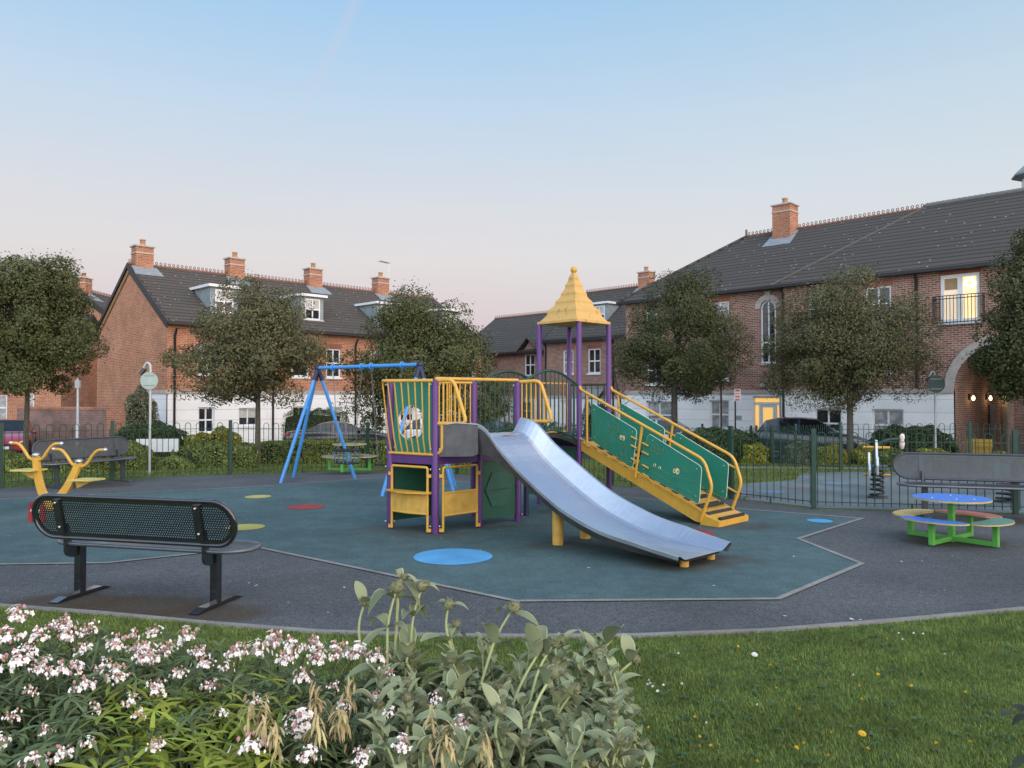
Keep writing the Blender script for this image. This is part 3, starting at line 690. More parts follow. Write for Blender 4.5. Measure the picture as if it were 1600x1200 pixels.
# ---------------------------------------------------------------- spring riders beyond the fence
def spring(t, h, r=.11, turns=5):
    mb = MB(); n = turns*16
    mb.tube([(r*(1-.15*sin(pi*i/n))*cos(2*pi*i/16), r*(1-.15*sin(pi*i/n))*sin(2*pi*i/16), .03+h*i/n) for i in range(n+1)], .016, 6); mb.lathe((0, 0, 0), [(.001, .02), (.16, .02), (.16, .0)], 20)
    mb.build('coil_spring', mat('spring_black', (.02, .02, .022), rough=.45), t)
p = gp(1371, 778); t = thing('spring_rider', 'white spring rider with yellow handles and footrests, seen edge-on', 'spring rider', (p.x, p.y, .006), radians(66))
spring(t, .40)
WH = mat('white_panel', (.72, .73, .74), rough=.4)
mb = MB(); pr = [(-.38, 0, .55), (-.30, 0, .40), (.28, 0, .40), (.34, 0, .62), (.42, 0, .80), (.36, 0, .92), (.22, 0, .86), (.12, 0, .68), (-.10, 0, .62), (-.30, 0, .68)]
mb.prism([(x, -.016, z) for x, y, z in pr], (0, .032, 0)); mb.build('side_panel', WH, t, bevel=.006)
mb = MB(); mb.prism([(x*.6-.05, .10, z*.7+.08) for x, y, z in pr], (0, .03, 0)); mb.build('side_panel', WH, t)
mb = MB(); mb.bb((-.2, -.15, .5), (.14, .15, .53)); mb.build('seat', mat('seat_grey', (.05, .07, .08), rough=.5), t, bevel=.01)
for zz, xx in ((.80, .3), (.36, .1)):
    mb = MB(); mb.tube([(xx, -.2, zz), (xx, .2, zz)], .022, 8); mb.build('handle' if zz > .5 else 'footrest', YEL, t)
p = gp(1571, 785); t = thing('spring_rider', 'dark spring rider mostly hidden behind the right bench', 'spring rider', (p.x, p.y, .006), radians(10))
spring(t, .36, .13)
mb = MB(); mb.prism([(-.3, -.015, .42), (.3, -.015, .42), (.26, -.015, .6), (.1, -.015, .54), (-.2, -.015, .62)], (0, .03, 0)); mb.build('side_panel', mat('rider_green', (.03, .2, .14), rough=.5), t, bevel=.006)
p = gp(1368, 764); t = thing('play_post', 'dark green bent pole with small pale toy at its tip', 'play pole', (p.x-.02, p.y, .006))
mb = MB(); mb.tube([(0, 0, 0), (0, 0, .60)]+[V((.32-.32*cos(a), 0, .60+.28*sin(a))) for a in [pi/2*k/8 for k in range(1, 9)]]+[(.45, 0, .89)], .03, 10); mb.build('pole', FGR, t)
mb = MB(); mb.lathe((.50, 0, .82), [(.001, -.12), (.03, -.1), (.05, -.02), (.035, .05), (.05, .1), (.04, .15), (.001, .17)], 10); mb.build('toy', mat('toy_pale', (.65, .45, .35), rough=.5, col2=(.75, .72, .68), scale=25), t)
mb = MB(); mb.bb((-.02, -.06, .25), (.06, .06, .5)); mb.build('box', mat('seat_grey', (0, 0, 0)), t)
# ================================================================ climbing frame (one thing: towers, bridge, slide, ramp)
P0 = gp(610, 826); P1 = gp(680, 835); P3 = gp(809, 815)
P2 = (P1+P3)/2
nv = P0-P1; B0 = P2+nv; B3 = P3+nv
FF = V((.99, 11.33, 0)); RR = V((1.49, 11.83, 0)); LL = V((.42, 11.83, 0)); KK = V((.92, 12.33, 0))
T = thing('climbing_frame', 'playground climbing frame with steel slide, arched bridge, ramp and yellow pointed roof', 'climbing frame', (P1.x, P1.y, .008))
def B(mb, name, m, parent=None, bevel=0.): return mb.build(name, m, parent or T, world=True, bevel=bevel)
def post(p, z1, name='post', r=.046):
    mb = MB(); mb.lathe((p.x, p.y, 0), [(r, .01), (r, z1-.01), (r*.8, z1), (.001, z1)], 12); return B(mb, name, PUR)
def Z(p, z): return V((p.x, p.y, z))
for p in (P0, P1, P3, B0, B3): post(p, 1.86)
post(P2, 1.16)
for p in (FF, RR, LL, KK): post(p, 2.76, r=.04)
# purple beams under the deck and deck plates
mb = MB()
for a, b in ((P0, P1), (P1, P2), (P2, P3), (P0, B0), (B0, B3), (P3, B3)): mb.beam(Z(a, .885), Z(b, .885), .05, .10)
B(mb, 'deck_beam', PUR)
def inset(P, k=.05):
    c = sum(P, V((0, 0, 0)))/len(P); return [c+(p-c)*(1-k) for p in P]
mb = MB(); mb.prism([Z(p, .94) for p in inset([P1, P3, B3, P0+(B0-P0)*0])], (0, 0, .04))
DECK = mat('deck_plate', (.05, .06, .06), rough=.7)
B(mb, 'deck', DECK)
mb = MB(); mb.prism([Z(p, .98) for p in inset([FF, RR, KK, LL])], (0, 0, .045)); B(mb, 'deck', DECK)
mb = MB()
for a, b in ((FF, RR), (RR, KK), (KK, LL), (LL, FF)): mb.beam(Z(a, .94), Z(b, .94), .045, .09)
B(mb, 'deck_beam', PUR)
# bolts
mb = MB()
for p in (P0, P1, P3):
    for z in (.10, .78, 1.02, 1.80):
        for sg in (-1, 1):
            dd = V((sg*.055, -.03, 0)); mb.ball(Z(p, z)+dd, .013, 8)
B(mb, 'bolt', STEEL)
# --- green panel with round hole in the left end, bulged yellow bars in front
u = (P1-P0).normalized(); W = (P1-P0).length; out = V((u.y, -u.x, 0))
def FP_(s, z, o=0.): return P0+u*s+V((0, 0, z))+out*o
def holed(u0, u1, z0, z1, cu, cz, r, o, n=32):
    mb = MB(); rec = []
    for k in range(n):
        a = 2*pi*k/n; c_, s_ = cos(a), sin(a)
        tt = min(((u1-cu)/c_ if c_ > 1e-6 else ((u0-cu)/c_ if c_ < -1e-6 else 9)), ((z1-cz)/s_ if s_ > 1e-6 else ((z0-cz)/s_ if s_ < -1e-6 else 9)))
        rec.append((cu+c_*tt, cz+s_*tt))
    # make the corners part of the outline
    for cx_, cz_ in ((u0, z0), (u1, z0), (u1, z1), (u0, z1)):
        i = min(range(n), key=lambda k: hypot(rec[k][0]-cx_, rec[k][1]-cz_)); rec[i] = (cx_, cz_)
    hol = [(cu+r*cos(2*pi*k/n), cz+r*sin(2*pi*k/n)) for k in range(n)]
    for k in range(n):
        j = (k+1) % n
        mb.face([FP_(*rec[k], o), FP_(*rec[j], o), FP_(*hol[j], o), FP_(*hol[k], o)]); mb.face([FP_(*rec[j], o-.015), FP_(*rec[k], o-.015), FP_(*hol[k], o-.015), FP_(*hol[j], o-.015)])
        mb.face([FP_(*rec[k], o-.015), FP_(*rec[j], o-.015), FP_(*rec[j], o), FP_(*rec[k], o)])
    e = MB()
    for k in range(n):
        j = (k+1) % n; e.face([FP_(*hol[k], o), FP_(*hol[j], o), FP_(*hol[j], o-.015), FP_(*hol[k], o-.015)])
    return mb, e
mb, e = holed(.055, W-.03, .965, 1.835, W*.46, 1.33, .215, -.0)
pn = B(mb, 'window_panel', GRN); B(e, 'hole_edge', GRNE, pn)
mb = MB()
bo = lambda s: .05+.15*(1-s)**.8*min(1, s*8+.35)
top = [FP_(W*s-.03*(1-s), 1.845, bo(s)) for s in [i/10 for i in range(11)]]
bot = [FP_(W*s, .955, .03) for s in (0, 1)]
mb.tube([top[0]]+top[1:], .021, 8); mb.tube(bot, .018, 8)
for i in range(8):
    s = .06+.88*i/7; mb.tube([FP_(W*s, .955, .03), FP_(W*s, 1.15, .05+.2*bo(s)), FP_(W*s-.03*(1-s), 1.845, bo(s))], .0095, 6)
B(mb, 'guard_bars', YEL)
# --- yellow handrail frames either side of the slide
sl = V((.72, -.69, 0)).normalized(); wd = V((-sl.y, sl.x, 0))
CN = V((-.34, 9.0, 0)); CF = V((.16, 9.5, 0))          # crest of the slide: near and far edges
EN = V((1.6, 7.22, 0)); EF = V((2.16, 7.76, 0))        # lip: near and far corners
def hoop(P, C, Lh=.52):
    dd = (C-P).normalized()
    pts = fillet([Z(P, 1.845), Z(P+dd*(Lh-.12), 1.86), Z(P+dd*(Lh+.06), 1.33), Z(P+dd*.03, 1.33)], .09)
    mb = MB(); mb.tube(pts, .024, 8)
    for s in [Lh*q for q in (.14, .29, .44, .59, .74, .88)]:
        zt = 1.85 if s < Lh-.10 else 1.85-(s-Lh+.10)*2.2; mb.tube([Z(P+dd*s, 1.33), Z(P+dd*s, zt)], .010, 6)
    mb.tube(fillet([Z(P+dd*.09, 1.33), Z(P+dd*.09, 1.0), Z(P+dd*.0, .955)], .08), .020, 8)
    return B(mb, 'handrail_hoop', YEL)
hoop(P1, CN, .36); hoop(P3, P3+V((.85, -.50, 0)), .46)
mb = MB(); mb.tube([Z(P1, 1.87), Z(P3, 1.87)], .021, 8); B(mb, 'hood_bar', YEL)
# back guard bars
for a, b, n_, nm_ in ((B0, B3, 7, 'guard_bars'),):
    mb = MB(); mb.tube([Z(a, 1.84), Z(b, 1.84)], .018, 8); mb.tube([Z(a, 1.02), Z(b, 1.02)], .016, 8)
    for i in range(n_): s = (i+.7)/(n_+.4); q = a+(b-a)*s; mb.tube([Z(q, 1.02), Z(q, 1.84)], .010, 6)
    B(mb, nm_, YEL)
mb = MB(); a, b = P0, B0
mb.prism([Z(a+(b-a)*.08, .10), Z(a+(b-a)*.92, .10), Z(a+(b-a)*.92, .83), Z(a+(b-a)*.08, .83)], V(((b-a).normalized().y, -(b-a).normalized().x, 0))*.015); B(mb, 'back_panel', mat('dark_green_panel', (.01, .085, .05), rough=.5))
mb = MB(); a, b = P0+(B0-P0)*.06, B0
mb.prism([Z(a, .99), Z(b, .99), Z(b, 1.12), Z(a, 1.12)], (.012, -.008, 0)); B(mb, 'kick_board', GRN)
# lower yellow frames with counter panels
def lowframe(a, b, mesh_z0, mesh_z1, shelf, bow=0.):
    d_ = (b-a).normalized(); L_ = (b-a).length; o_ = V((d_.y, -d_.x, 0)); a = a+o_*.055; 
    q = lambda s, z, o=0: a+d_*s+V((0, 0, z))+o_*o
    mb = MB(); mb.tube(fillet([q(.075, .03), q(.075, .80), q(L_-.075, .80), q(L_-.075, .03)], .03), .016, 8)
    for z in (mesh_z0, mesh_z1): mb.tube([q(.075, z), q(L_/2, z, bow), q(L_-.075, z)], .014, 8)
    for z in (.05, .70): 
        mb.box(q(.05, z), (.05, .02, .04)); mb.box(q(L_-.05, z), (.05, .02, .04))
    o = B(mb, 'counter_frame', YEL)
    mb = MB(); n = 8
    for i in range(n):
        s0 = .08+(L_-.16)*i/n; s1 = .08+(L_-.16)*(i+1)/n; w0 = bow*(1-abs(2*i/n-1)); w1 = bow*(1-abs(2*(i+1)/n-1))
        mb.prism([q(s0, mesh_z0, w0), q(s1, mesh_z0, w1), q(s1, mesh_z1, w1), q(s0, mesh_z1, w0)], o_*.006)
    B(mb, 'counter_panel', YELD, o)
    if shelf:
        mb = MB(); pts = [q(.03, .485, -.03), q(L_-.03, .485, -.03), q(L_-.03, .485, .03), q(L_/2+.06, .485, .13), q(L_/2-.1, .485, .13), q(.0, .485, .03)]
        mb.prism(pts, (0, 0, .022)); B(mb, 'shelf', YEL, o)
lowframe(P0, P1, .24, .475, True, .03)
lowframe(P1, P2, .22, .49, False, .0)
# hexagon-cut dark panel between P2 and P3
a, b = P2, P3; d_ = (b-a).normalized(); L_ = (b-a).length; o_ = V((d_.y, -d_.x, 0))
mb = MB(); mb.prism([a+d_*.04+V((0, 0, .10)), a+d_*(L_-.04)+V((0, 0, .10)), a+d_*(L_-.04)+V((0, 0, .84)), a+d_*.04+V((0, 0, .84))], -o_*.015)
pn = B(mb, 'lower_panel', mat('dark_green_panel', (0, 0, 0)))
mb = MB(); hx = [a+d_*(L_/2+.24*cos(k*pi/3))+V((0, 0, .46+.25*sin(k*pi/3))) for k in range(6)]
mb.prism([h+o_*.004 for h in hx], o_*.012); B(mb, 'hexagon_board', mat('hex_green', (.02, .10, .075), rough=.45), pn)
mb = MB(); mb.beam(hx[3]+o_*.018, hx[0]+o_*.018, .012, .008); B(mb, 'hexagon_ridge', DGR, pn)
# second lower panel and brace behind the slide
a, b = P3+(V((.12, .45, 0))), P3+V((.70, .50, 0))
mb = MB(); mb.prism([Z(a, .30), Z(b, .30), Z(b, .58), Z(a, .58)], (.0, .02, 0)); B(mb, 'low_barrier', mat('dark_green_panel', (0, 0, 0)))
mb = MB(); mb.lathe((b.x, b.y, 0), [(.035, .01), (.035, .6)], 10); mb.lathe((a.x, a.y, 0), [(.035, .01), (.035, .6)], 10); B(mb, 'short_post', NAVY)
# --- slide
STN = bpy.data.materials.new('slide_steel'); STN.use_nodes = True
nt = STN.node_tree; N = nt.nodes; L = nt.links; b_ = N['Principled BSDF']; b_.inputs['Metallic'].default_value = .9; b_.inputs['Base Color'].default_value = (.60, .64, .70, 1)
tc = N.new('ShaderNodeTexCoord'); n1 = N.new('ShaderNodeTexNoise'); n1.inputs['Scale'].default_value = 4; n1.inputs['Detail'].default_value = 4; L.new(tc.outputs['Object'], n1.inputs[0])
mr = N.new('ShaderNodeMapRange'); mr.inputs[1].default_value = .3; mr.inputs[2].default_value = .7; mr.inputs[3].default_value = .20; mr.inputs[4].default_value = .34; L.new(n1.outputs['Fac'], mr.inputs[0]); L.new(mr.outputs[0], b_.inputs['Roughness'])
n3 = N.new('ShaderNodeTexNoise'); n3.inputs['Scale'].default_value = 14; n3.inputs['Detail'].default_value = 3; n3.inputs['Roughness'].default_value = .6; L.new(tc.outputs['Object'], n3.inputs[0])
rp = N.new('ShaderNodeValToRGB'); rp.color_ramp.elements[0].position = .32; rp.color_ramp.elements[0].color = (.56, .59, .64, 1); rp.color_ramp.elements[1].position = .6; rp.color_ramp.elements[1].color = (.58, .60, .64, 1)
L.new(n3.outputs['Fac'], rp.inputs[0]); L.new(rp.outputs[0], b_.inputs['Base Color'])
n2 = N.new('ShaderNodeTexNoise'); n2.inputs['Scale'].default_value = 3.5; L.new(tc.outputs['Object'], n2.inputs[0]); bp = N.new('ShaderNodeBump'); bp.inputs['Strength'].default_value = .12; bp.inputs['Distance'].default_value = .05; L.new(n2.outputs['Fac'], bp.inputs['Height']); L.new(bp.outputs[0], b_.inputs['Normal'])
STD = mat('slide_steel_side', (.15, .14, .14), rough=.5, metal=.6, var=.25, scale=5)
prof = [(-.05, 1.215), (0, 1.205), (.04, 1.17), (.12, .935), (.22, .745), (.32, .575), (.45, .38), (.56, .27), (.66, .195), (.76, .155), (.88, .132), (1., .115)]
def cr(ts, f):      # monotone-ish interpolation
    for (a, za), (b, zb) in zip(prof, prof[1:]):
        if f <= b: return za+(zb-za)*max(0, (f-a))/(b-a)
    return prof[-1][1]
fs = []
for i in range(45): fs.append(-.05+1.05*i/44)
zz = [cr(0, f) for f in fs]
for _ in range(3): zz = [zz[0]]+[(zz[i-1]+2*zz[i]+zz[i+1])/4 for i in range(1, len(zz)-1)]+[zz[-1]]
def wall_h(f): return .13 if f < .05 else (.13-.045*min(1, (f-.05)/.8))*(1 if f < .8 else 1-(f-.8)*2.4)
def sec(i):
    f = fs[i]; z = zz[i]; n_ = CN+(EN-CN)*f; r_ = CF+(EF-CF)*f; w_ = (r_-n_).normalized(); h = wall_h(f)
    wf = h*(1.35+.35*max(0, min(1, f*4))*(1-max(0, (f-.6)/.4))); lw_ = .03*max(0, min(1, f*4))*(1 if f < .6 else max(0, 1-(f-.6)/.4))
    #                         # far wall is a little taller, both lean outwards
    return [n_-w_*.075+V((0, 0, z+h-.035)), n_-w_*.075+V((0, 0, z+h)), n_-w_*.045+V((0, 0, z+h)), n_+w_*.03+V((0, 0, z+.004)), n_+w_*.06+V((0, 0, z)), r_-w_*.09+V((0, 0, z)), r_-w_*.055+V((0, 0, z+.10*wf)), r_+w_*(.06+lw_)+V((0, 0, z+wf)), r_+w_*(.095+lw_)+V((0, 0, z+wf)), r_+w_*(.095+lw_)+V((0, 0, z+wf-.03))]
S = [sec(i) for i in range(len(fs))]
mb = MB(); k = len(S[0])
vs = [p for s in S for p in s]; fcs = [(i*k+j, i*k+j+1, (i+1)*k+j+1, (i+1)*k+j) for i in range(len(S)-1) for j in range(k-1)]
mb.mesh(vs, fcs, False)
chute = B(mb, 'slide_chute', STN)
for p in chute.data.polygons: p.use_smooth = False
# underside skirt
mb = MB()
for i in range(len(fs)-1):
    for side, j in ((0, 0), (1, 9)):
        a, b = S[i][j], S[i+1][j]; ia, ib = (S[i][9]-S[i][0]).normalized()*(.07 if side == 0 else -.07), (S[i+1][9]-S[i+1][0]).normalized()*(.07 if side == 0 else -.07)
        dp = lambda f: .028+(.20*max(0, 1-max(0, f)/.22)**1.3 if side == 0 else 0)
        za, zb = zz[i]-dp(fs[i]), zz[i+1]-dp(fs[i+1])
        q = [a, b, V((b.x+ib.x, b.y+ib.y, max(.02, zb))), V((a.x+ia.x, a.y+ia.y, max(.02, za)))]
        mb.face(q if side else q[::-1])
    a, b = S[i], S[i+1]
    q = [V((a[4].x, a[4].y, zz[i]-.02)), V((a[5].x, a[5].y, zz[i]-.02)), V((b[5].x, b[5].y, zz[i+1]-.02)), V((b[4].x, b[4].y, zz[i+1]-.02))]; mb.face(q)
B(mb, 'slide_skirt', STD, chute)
# entry section: flared side walls and floor plate between posts and crest
s0 = S[0]
def plate(P, top, low, m, nm_):
    mb = MB(); h = Z(P, 1.30)
    mb.prism([Z(P, .93), h, V(top), V((top.x+(top-h).x*.0, top.y, low))], V((-.004, -.004, 0))*1.5); return B(mb, nm_, m, chute)
nb = S[2][0]; fb_ = S[2][8]
A_ = P1+(CN-P1).normalized()*.05; mb = MB()
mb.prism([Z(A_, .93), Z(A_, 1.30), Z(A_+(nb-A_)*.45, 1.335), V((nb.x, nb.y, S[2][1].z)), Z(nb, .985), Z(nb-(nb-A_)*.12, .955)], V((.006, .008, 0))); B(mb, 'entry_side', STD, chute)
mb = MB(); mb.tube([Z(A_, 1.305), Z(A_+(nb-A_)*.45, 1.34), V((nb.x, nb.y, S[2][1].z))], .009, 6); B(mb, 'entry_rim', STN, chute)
A2_ = P3+(CF-P3)*.06; mb = MB(); mb.prism([Z(A2_, 1.16), Z(A2_, 1.33), Z(A2_+(fb_-A2_)*.4, 1.385), V((fb_.x, fb_.y, fb_.z)), V((fb_.x, fb_.y, 1.18))], V((.006, -.004, 0))); B(mb, 'entry_side', STN, chute)
mb = MB(); mb.prism([Z(P1+wd*.05, 1.17), Z(P3-wd*.05, 1.17), Z(CF, 1.185), Z(CN, 1.185)], (0, 0, .012)); B(mb, 'entry_floor', STN, chute)
# slide feet
for px, py, zt, r in ((872, 853, .42, .062), (915, 843, .40, .062), (1071, 888, .10, .045), (1112, 876, .10, .045)):
    p = gp(px, py); mb = MB(); mb.lathe((p.x, p.y+.05, 0), [(r, .008), (r, zt)], 20)
    if zt > .2: mb.box((p.x, p.y+.05, zt+.01), (.16, .10, .02))
    B(mb, 'slide_foot', YELD)
# --- arched bridge between the towers
def bridge_side(a, b, nm_):
    d_ = b-a; L_ = d_.length; mb = MB()
    top = [a+d_*s+V((0, 0, 1.83+.19*sin(pi*s))) for s in [i/14 for i in range(15)]]
    mb.tube(top, .02, 8)
    low = [a+d_*s+V((0, 0, 1.02+.16*sin(pi*s))) for s in [i/14 for i in range(15)]]
    mb.tube(low, .016, 6)
    for i in range(13):
        s = (i+.6)/13.2; mb.tube([a+d_*s+V((0, 0, 1.02+.16*sin(pi*s))), a+d_*s+V((0, 0, 1.83+.19*sin(pi*s)))], .0115, 6)
    return B(mb, nm_, DGR)
bridge_side(P3+V((.05, .05, 0)), FF-V((.04, .04, 0)), 'bridge_railing'); bridge_side(B3+V((.04, .06, 0)), LL-V((.02, .04, 0)), 'bridge_railing')
mb = MB(); n = 14
for i in range(n):
    s0_, s1_ = i/n, (i+1)/n; z0 = .97+.17*sin(pi*s0_); z1 = .97+.17*sin(pi*s1_)
    a0 = P3+(FF-P3)*s0_; a1 = P3+(FF-P3)*s1_; c0 = B3+(LL-B3)*s0_; c1 = B3+(LL-B3)*s1_
    mb.prism([Z(a0, z0), Z(a1, z1), Z(c1, z1), Z(c0, z0)], (0, 0, -.06))
B(mb, 'bridge_floor', mat('bridge_black', (.016, .018, .02), rough=.6))
mb = MB(); a, b = FF, LL
mb.prism([Z(a, .62), Z(b, .62), Z(b, .90), Z(a, .90)], V((.01, .01, 0))); B(mb, 'lower_panel', mat('dark_green_panel', (0, 0, 0)))
# tower guard panels
mb = MB(); a, b = LL, KK
for z in (1.10, 1.86): mb.tube([Z(a+(b-a)*.07, z), Z(a+(b-a)*.93, z)], .015, 6)
for i in range(7): s = .07+.86*i/6; mb.tube([Z(a+(b-a)*s, 1.10), Z(a+(b-a)*s, 1.86)], .010, 6)
B(mb, 'guard_bars', YEL)
mb = MB(); a, b = KK, RR
for z in (1.04, 1.84): mb.tube([Z(a, z), Z(b, z)], .018, 6)
for i in range(6): s = (i+.7)/6.4; mb.tube([Z(a+(b-a)*s, 1.04), Z(a+(b-a)*s, 1.84)], .011, 6)
B(mb, 'guard_bars', DGR)
# --- roof: square, wavy, pointed
RC = (FF+RR+LL+KK)/4; d0 = (RR-FF).normalized(); d1_ = V((-d0.y, d0.x, 0))
pf = [(2.765, .385), (2.765, .40), (2.80, .40), (2.81, .37), (2.85, .335), (2.895, .305), (2.93, .292), (2.965, .290), (3.00, .262), (3.04, .225), (3.075, .205), (3.11, .204), (3.14, .185), (3.175, .157), (3.205, .143), (3.24, .143), (3.27, .125), (3.305, .104), (3.335, .096), (3.37, .096), (3.40, .08), (3.44, .062), (3.48, .06), (3.52, .045), (3.565, .026)]
M_ROOFY = bpy.data.materials.new('roof_yellow'); M_ROOFY.use_nodes = True
nt = M_ROOFY.node_tree; N = nt.nodes; L = nt.links; b_ = N['Principled BSDF']; b_.inputs['Roughness'].default_value = .55
tc = N.new('ShaderNodeTexCoord'); mp = N.new('ShaderNodeMapping'); mp.inputs['Scale'].default_value = (7, 7, 2.2); L.new(tc.outputs['Object'], mp.inputs[0])
n1 = N.new('ShaderNodeTexNoise'); n1.inputs['Scale'].default_value = 1.6; n1.inputs['Detail'].default_value = 7; n1.inputs['Roughness'].default_value = .7; L.new(mp.outputs[0], n1.inputs[0])
rp = N.new('ShaderNodeValToRGB'); e_ = rp.color_ramp.elements; e_[0].position = .28; e_[0].color = (.14, .11, .045, 1); e_[1].position = .43; e_[1].color = (.58, .355, .105, 1); L.new(n1.outputs['Fac'], rp.inputs[0]); L.new(rp.outputs[0], b_.inputs['Base Color'])
mb = MB(); R_ = []
for z, r in pf:
    ring = []
    for c_ in ((-1, -1), (1, -1), (1, 1), (-1, 1)):
        ring.append(RC+d0*c_[0]*r+d1_*c_[1]*r+V((0, 0, z)))
    full = []
    for i in range(4):
        for s in range(6): full.append(ring[i]+(ring[(i+1) % 4]-ring[i])*s/6)
    R_.append(full)
n = len(R_[0]); mb.mesh([p for r in R_ for p in r], [(i*n+k, i*n+(k+1) % n, (i+1)*n+(k+1) % n, (i+1)*n+k) for i in range(len(R_)-1) for k in range(n)])
mb.face(list(reversed(R_[0]))); rf = B(mb, 'pointed_roof', M_ROOFY)
mb = MB(); mb.ball(RC+V((0, 0, 3.61)), .052, 14); B(mb, 'roof_ball', YEL, rf)
# --- ramp with cleats
RA = FF+V((.02, -.02, 0)); RB = RR+V((.02, -.02, 0)); rd = V((.70, -.715, 0)).normalized(); LR = 2.12
def rp_(side, t, z, o=0.): return (RA if side == 0 else RB)+rd*t+V((0, 0, z))+V((-rd.y, rd.x, 0))*o
def fz(t): return .985-.875*t/LR
mb = MB(); mb.prism([rp_(0, .0, fz(0), .03), rp_(0, LR, fz(LR), .03), rp_(1, LR, fz(LR), -.03), rp_(1, 0, fz(0), -.03)], (0, 0, -.03)); B(mb, 'ramp_board', YELD)
for s in (0, 1):
    o = .0
    mb = MB(); mb.prism([rp_(s, -.02, fz(0)+.02, o), rp_(s, LR-.02, fz(LR-.02)+.03, o), rp_(s, LR+.02, .012, o), rp_(s, LR-.2, fz(LR)-.06, o), rp_(s, -.02, fz(0)-.115, o)], V((-rd.y, rd.x, 0))*(.02 if s == 0 else -.02)); B(mb, 'ramp_stringer', YEL)
for i in range(11):
    t = .12+i*(LR-.2)/10.5; mb = MB()
    mb.prism([rp_(0, t, fz(t)+.004, .025), rp_(0, t+.105, fz(t+.105)+.035, .025), rp_(0, t+.105, fz(t+.105)+.004, .025)], (RB-RA)*.93); B(mb, 'cleat', YELD)
    mb = MB(); mb.prism([rp_(0, t+.107, fz(t+.107)+.003, .025), rp_(0, t+.107, fz(t+.107)+.034, .025), rp_(0, t+.15, fz(t+.15)+.004, .025)], (RB-RA)*.93); B(mb, 'cleat_grip', RBR)
# landing step at the foot
wv = (RB-RA)
mb = MB(); mb.prism([rp_(0, LR-.10, .012, -.02), rp_(0, LR+.17, .012, -.02), rp_(0, LR+.17, .085, -.02), rp_(0, LR-.10, .15, -.02)], wv*1.06); B(mb, 'foot_step', YEL)
for t, z in ((LR+.14, .105), (LR-.16, .225)):
    mb = MB(); mb.tube([rp_(0, t, z, .04), rp_(0, t, z, .04)+wv*.86], .024, 8); B(mb, 'rubber_roller', RBR)
def rz_(t): return 1.755-(1.755-.845)*t/2.08
for s in (0, 1):
    mb = MB(); off = -.02 if s == 0 else .02
    mb.tube(fillet([rp_(s, 0, rz_(0)+.05, off), rp_(s, .02, rz_(0), off), rp_(s, 2.08, rz_(2.08), off), rp_(s, 2.20, .50, off), rp_(s, 2.02, .06, off)], .10), .021, 8)
    rl = B(mb, 'ramp_handrail', YEL)
    mb = MB(); mb.tube([rp_(s, .14, rz_(.14), off), rp_(s, .14, fz(.14), off)], .017, 8); mb.tube([rp_(s, 1.12, rz_(1.12), off), rp_(s, 1.0, fz(1.0)-.03, off)], .018, 8)
    if s == 0:
        for q in (.15, .22): pass
        mb.beam(rp_(s, 0, fz(0)+.06, off), rp_(s, 2.05, fz(2.05)+.06, off), .02, .02)
    for hh, (ta, tb) in ((.58, (.14, 2.15)), (.26, (.14, 2.15))):
        if s == 1: mb.tube([rp_(s, ta, fz(ta)+hh, off), rp_(s, tb, fz(tb)+hh, off)], .014, 6)
    for t in (.93, 1.12):
        for hh in (.50, .38, .20, .08): mb.tube([rp_(s, t, fz(t)+hh, off), rp_(s, t+.10, fz(t+.10)+hh, off)], .013, 6)
    B(mb, 'rail_struts', YEL, rl)
LN = mat('panel_line', (.16, .24, .10), rough=.6); EYE = mat('eye_pale', (.70, .62, .30), rough=.5); PUP = mat('eye_black', (.02, .02, .02))
PO = -.035
def panel(s, pts, o):
    d_ = V((-rd.y, rd.x, 0)); P = fillet([rp_(s, t, z, o) for t, z in pts]+[rp_(s, *pts[0], o)], .05)
    P = P[:-1]
    mb = MB(); mb.prism(P, d_*.014); pn = B(mb, 'ramp_panel', GRN)
    mb = MB(); mb.tube([p+d_*.007 for p in P], .0062, 5, closed=True); B(mb, 'panel_rim', GRNE, pn); return pn
def fzl(t, h): return fz(t)+h
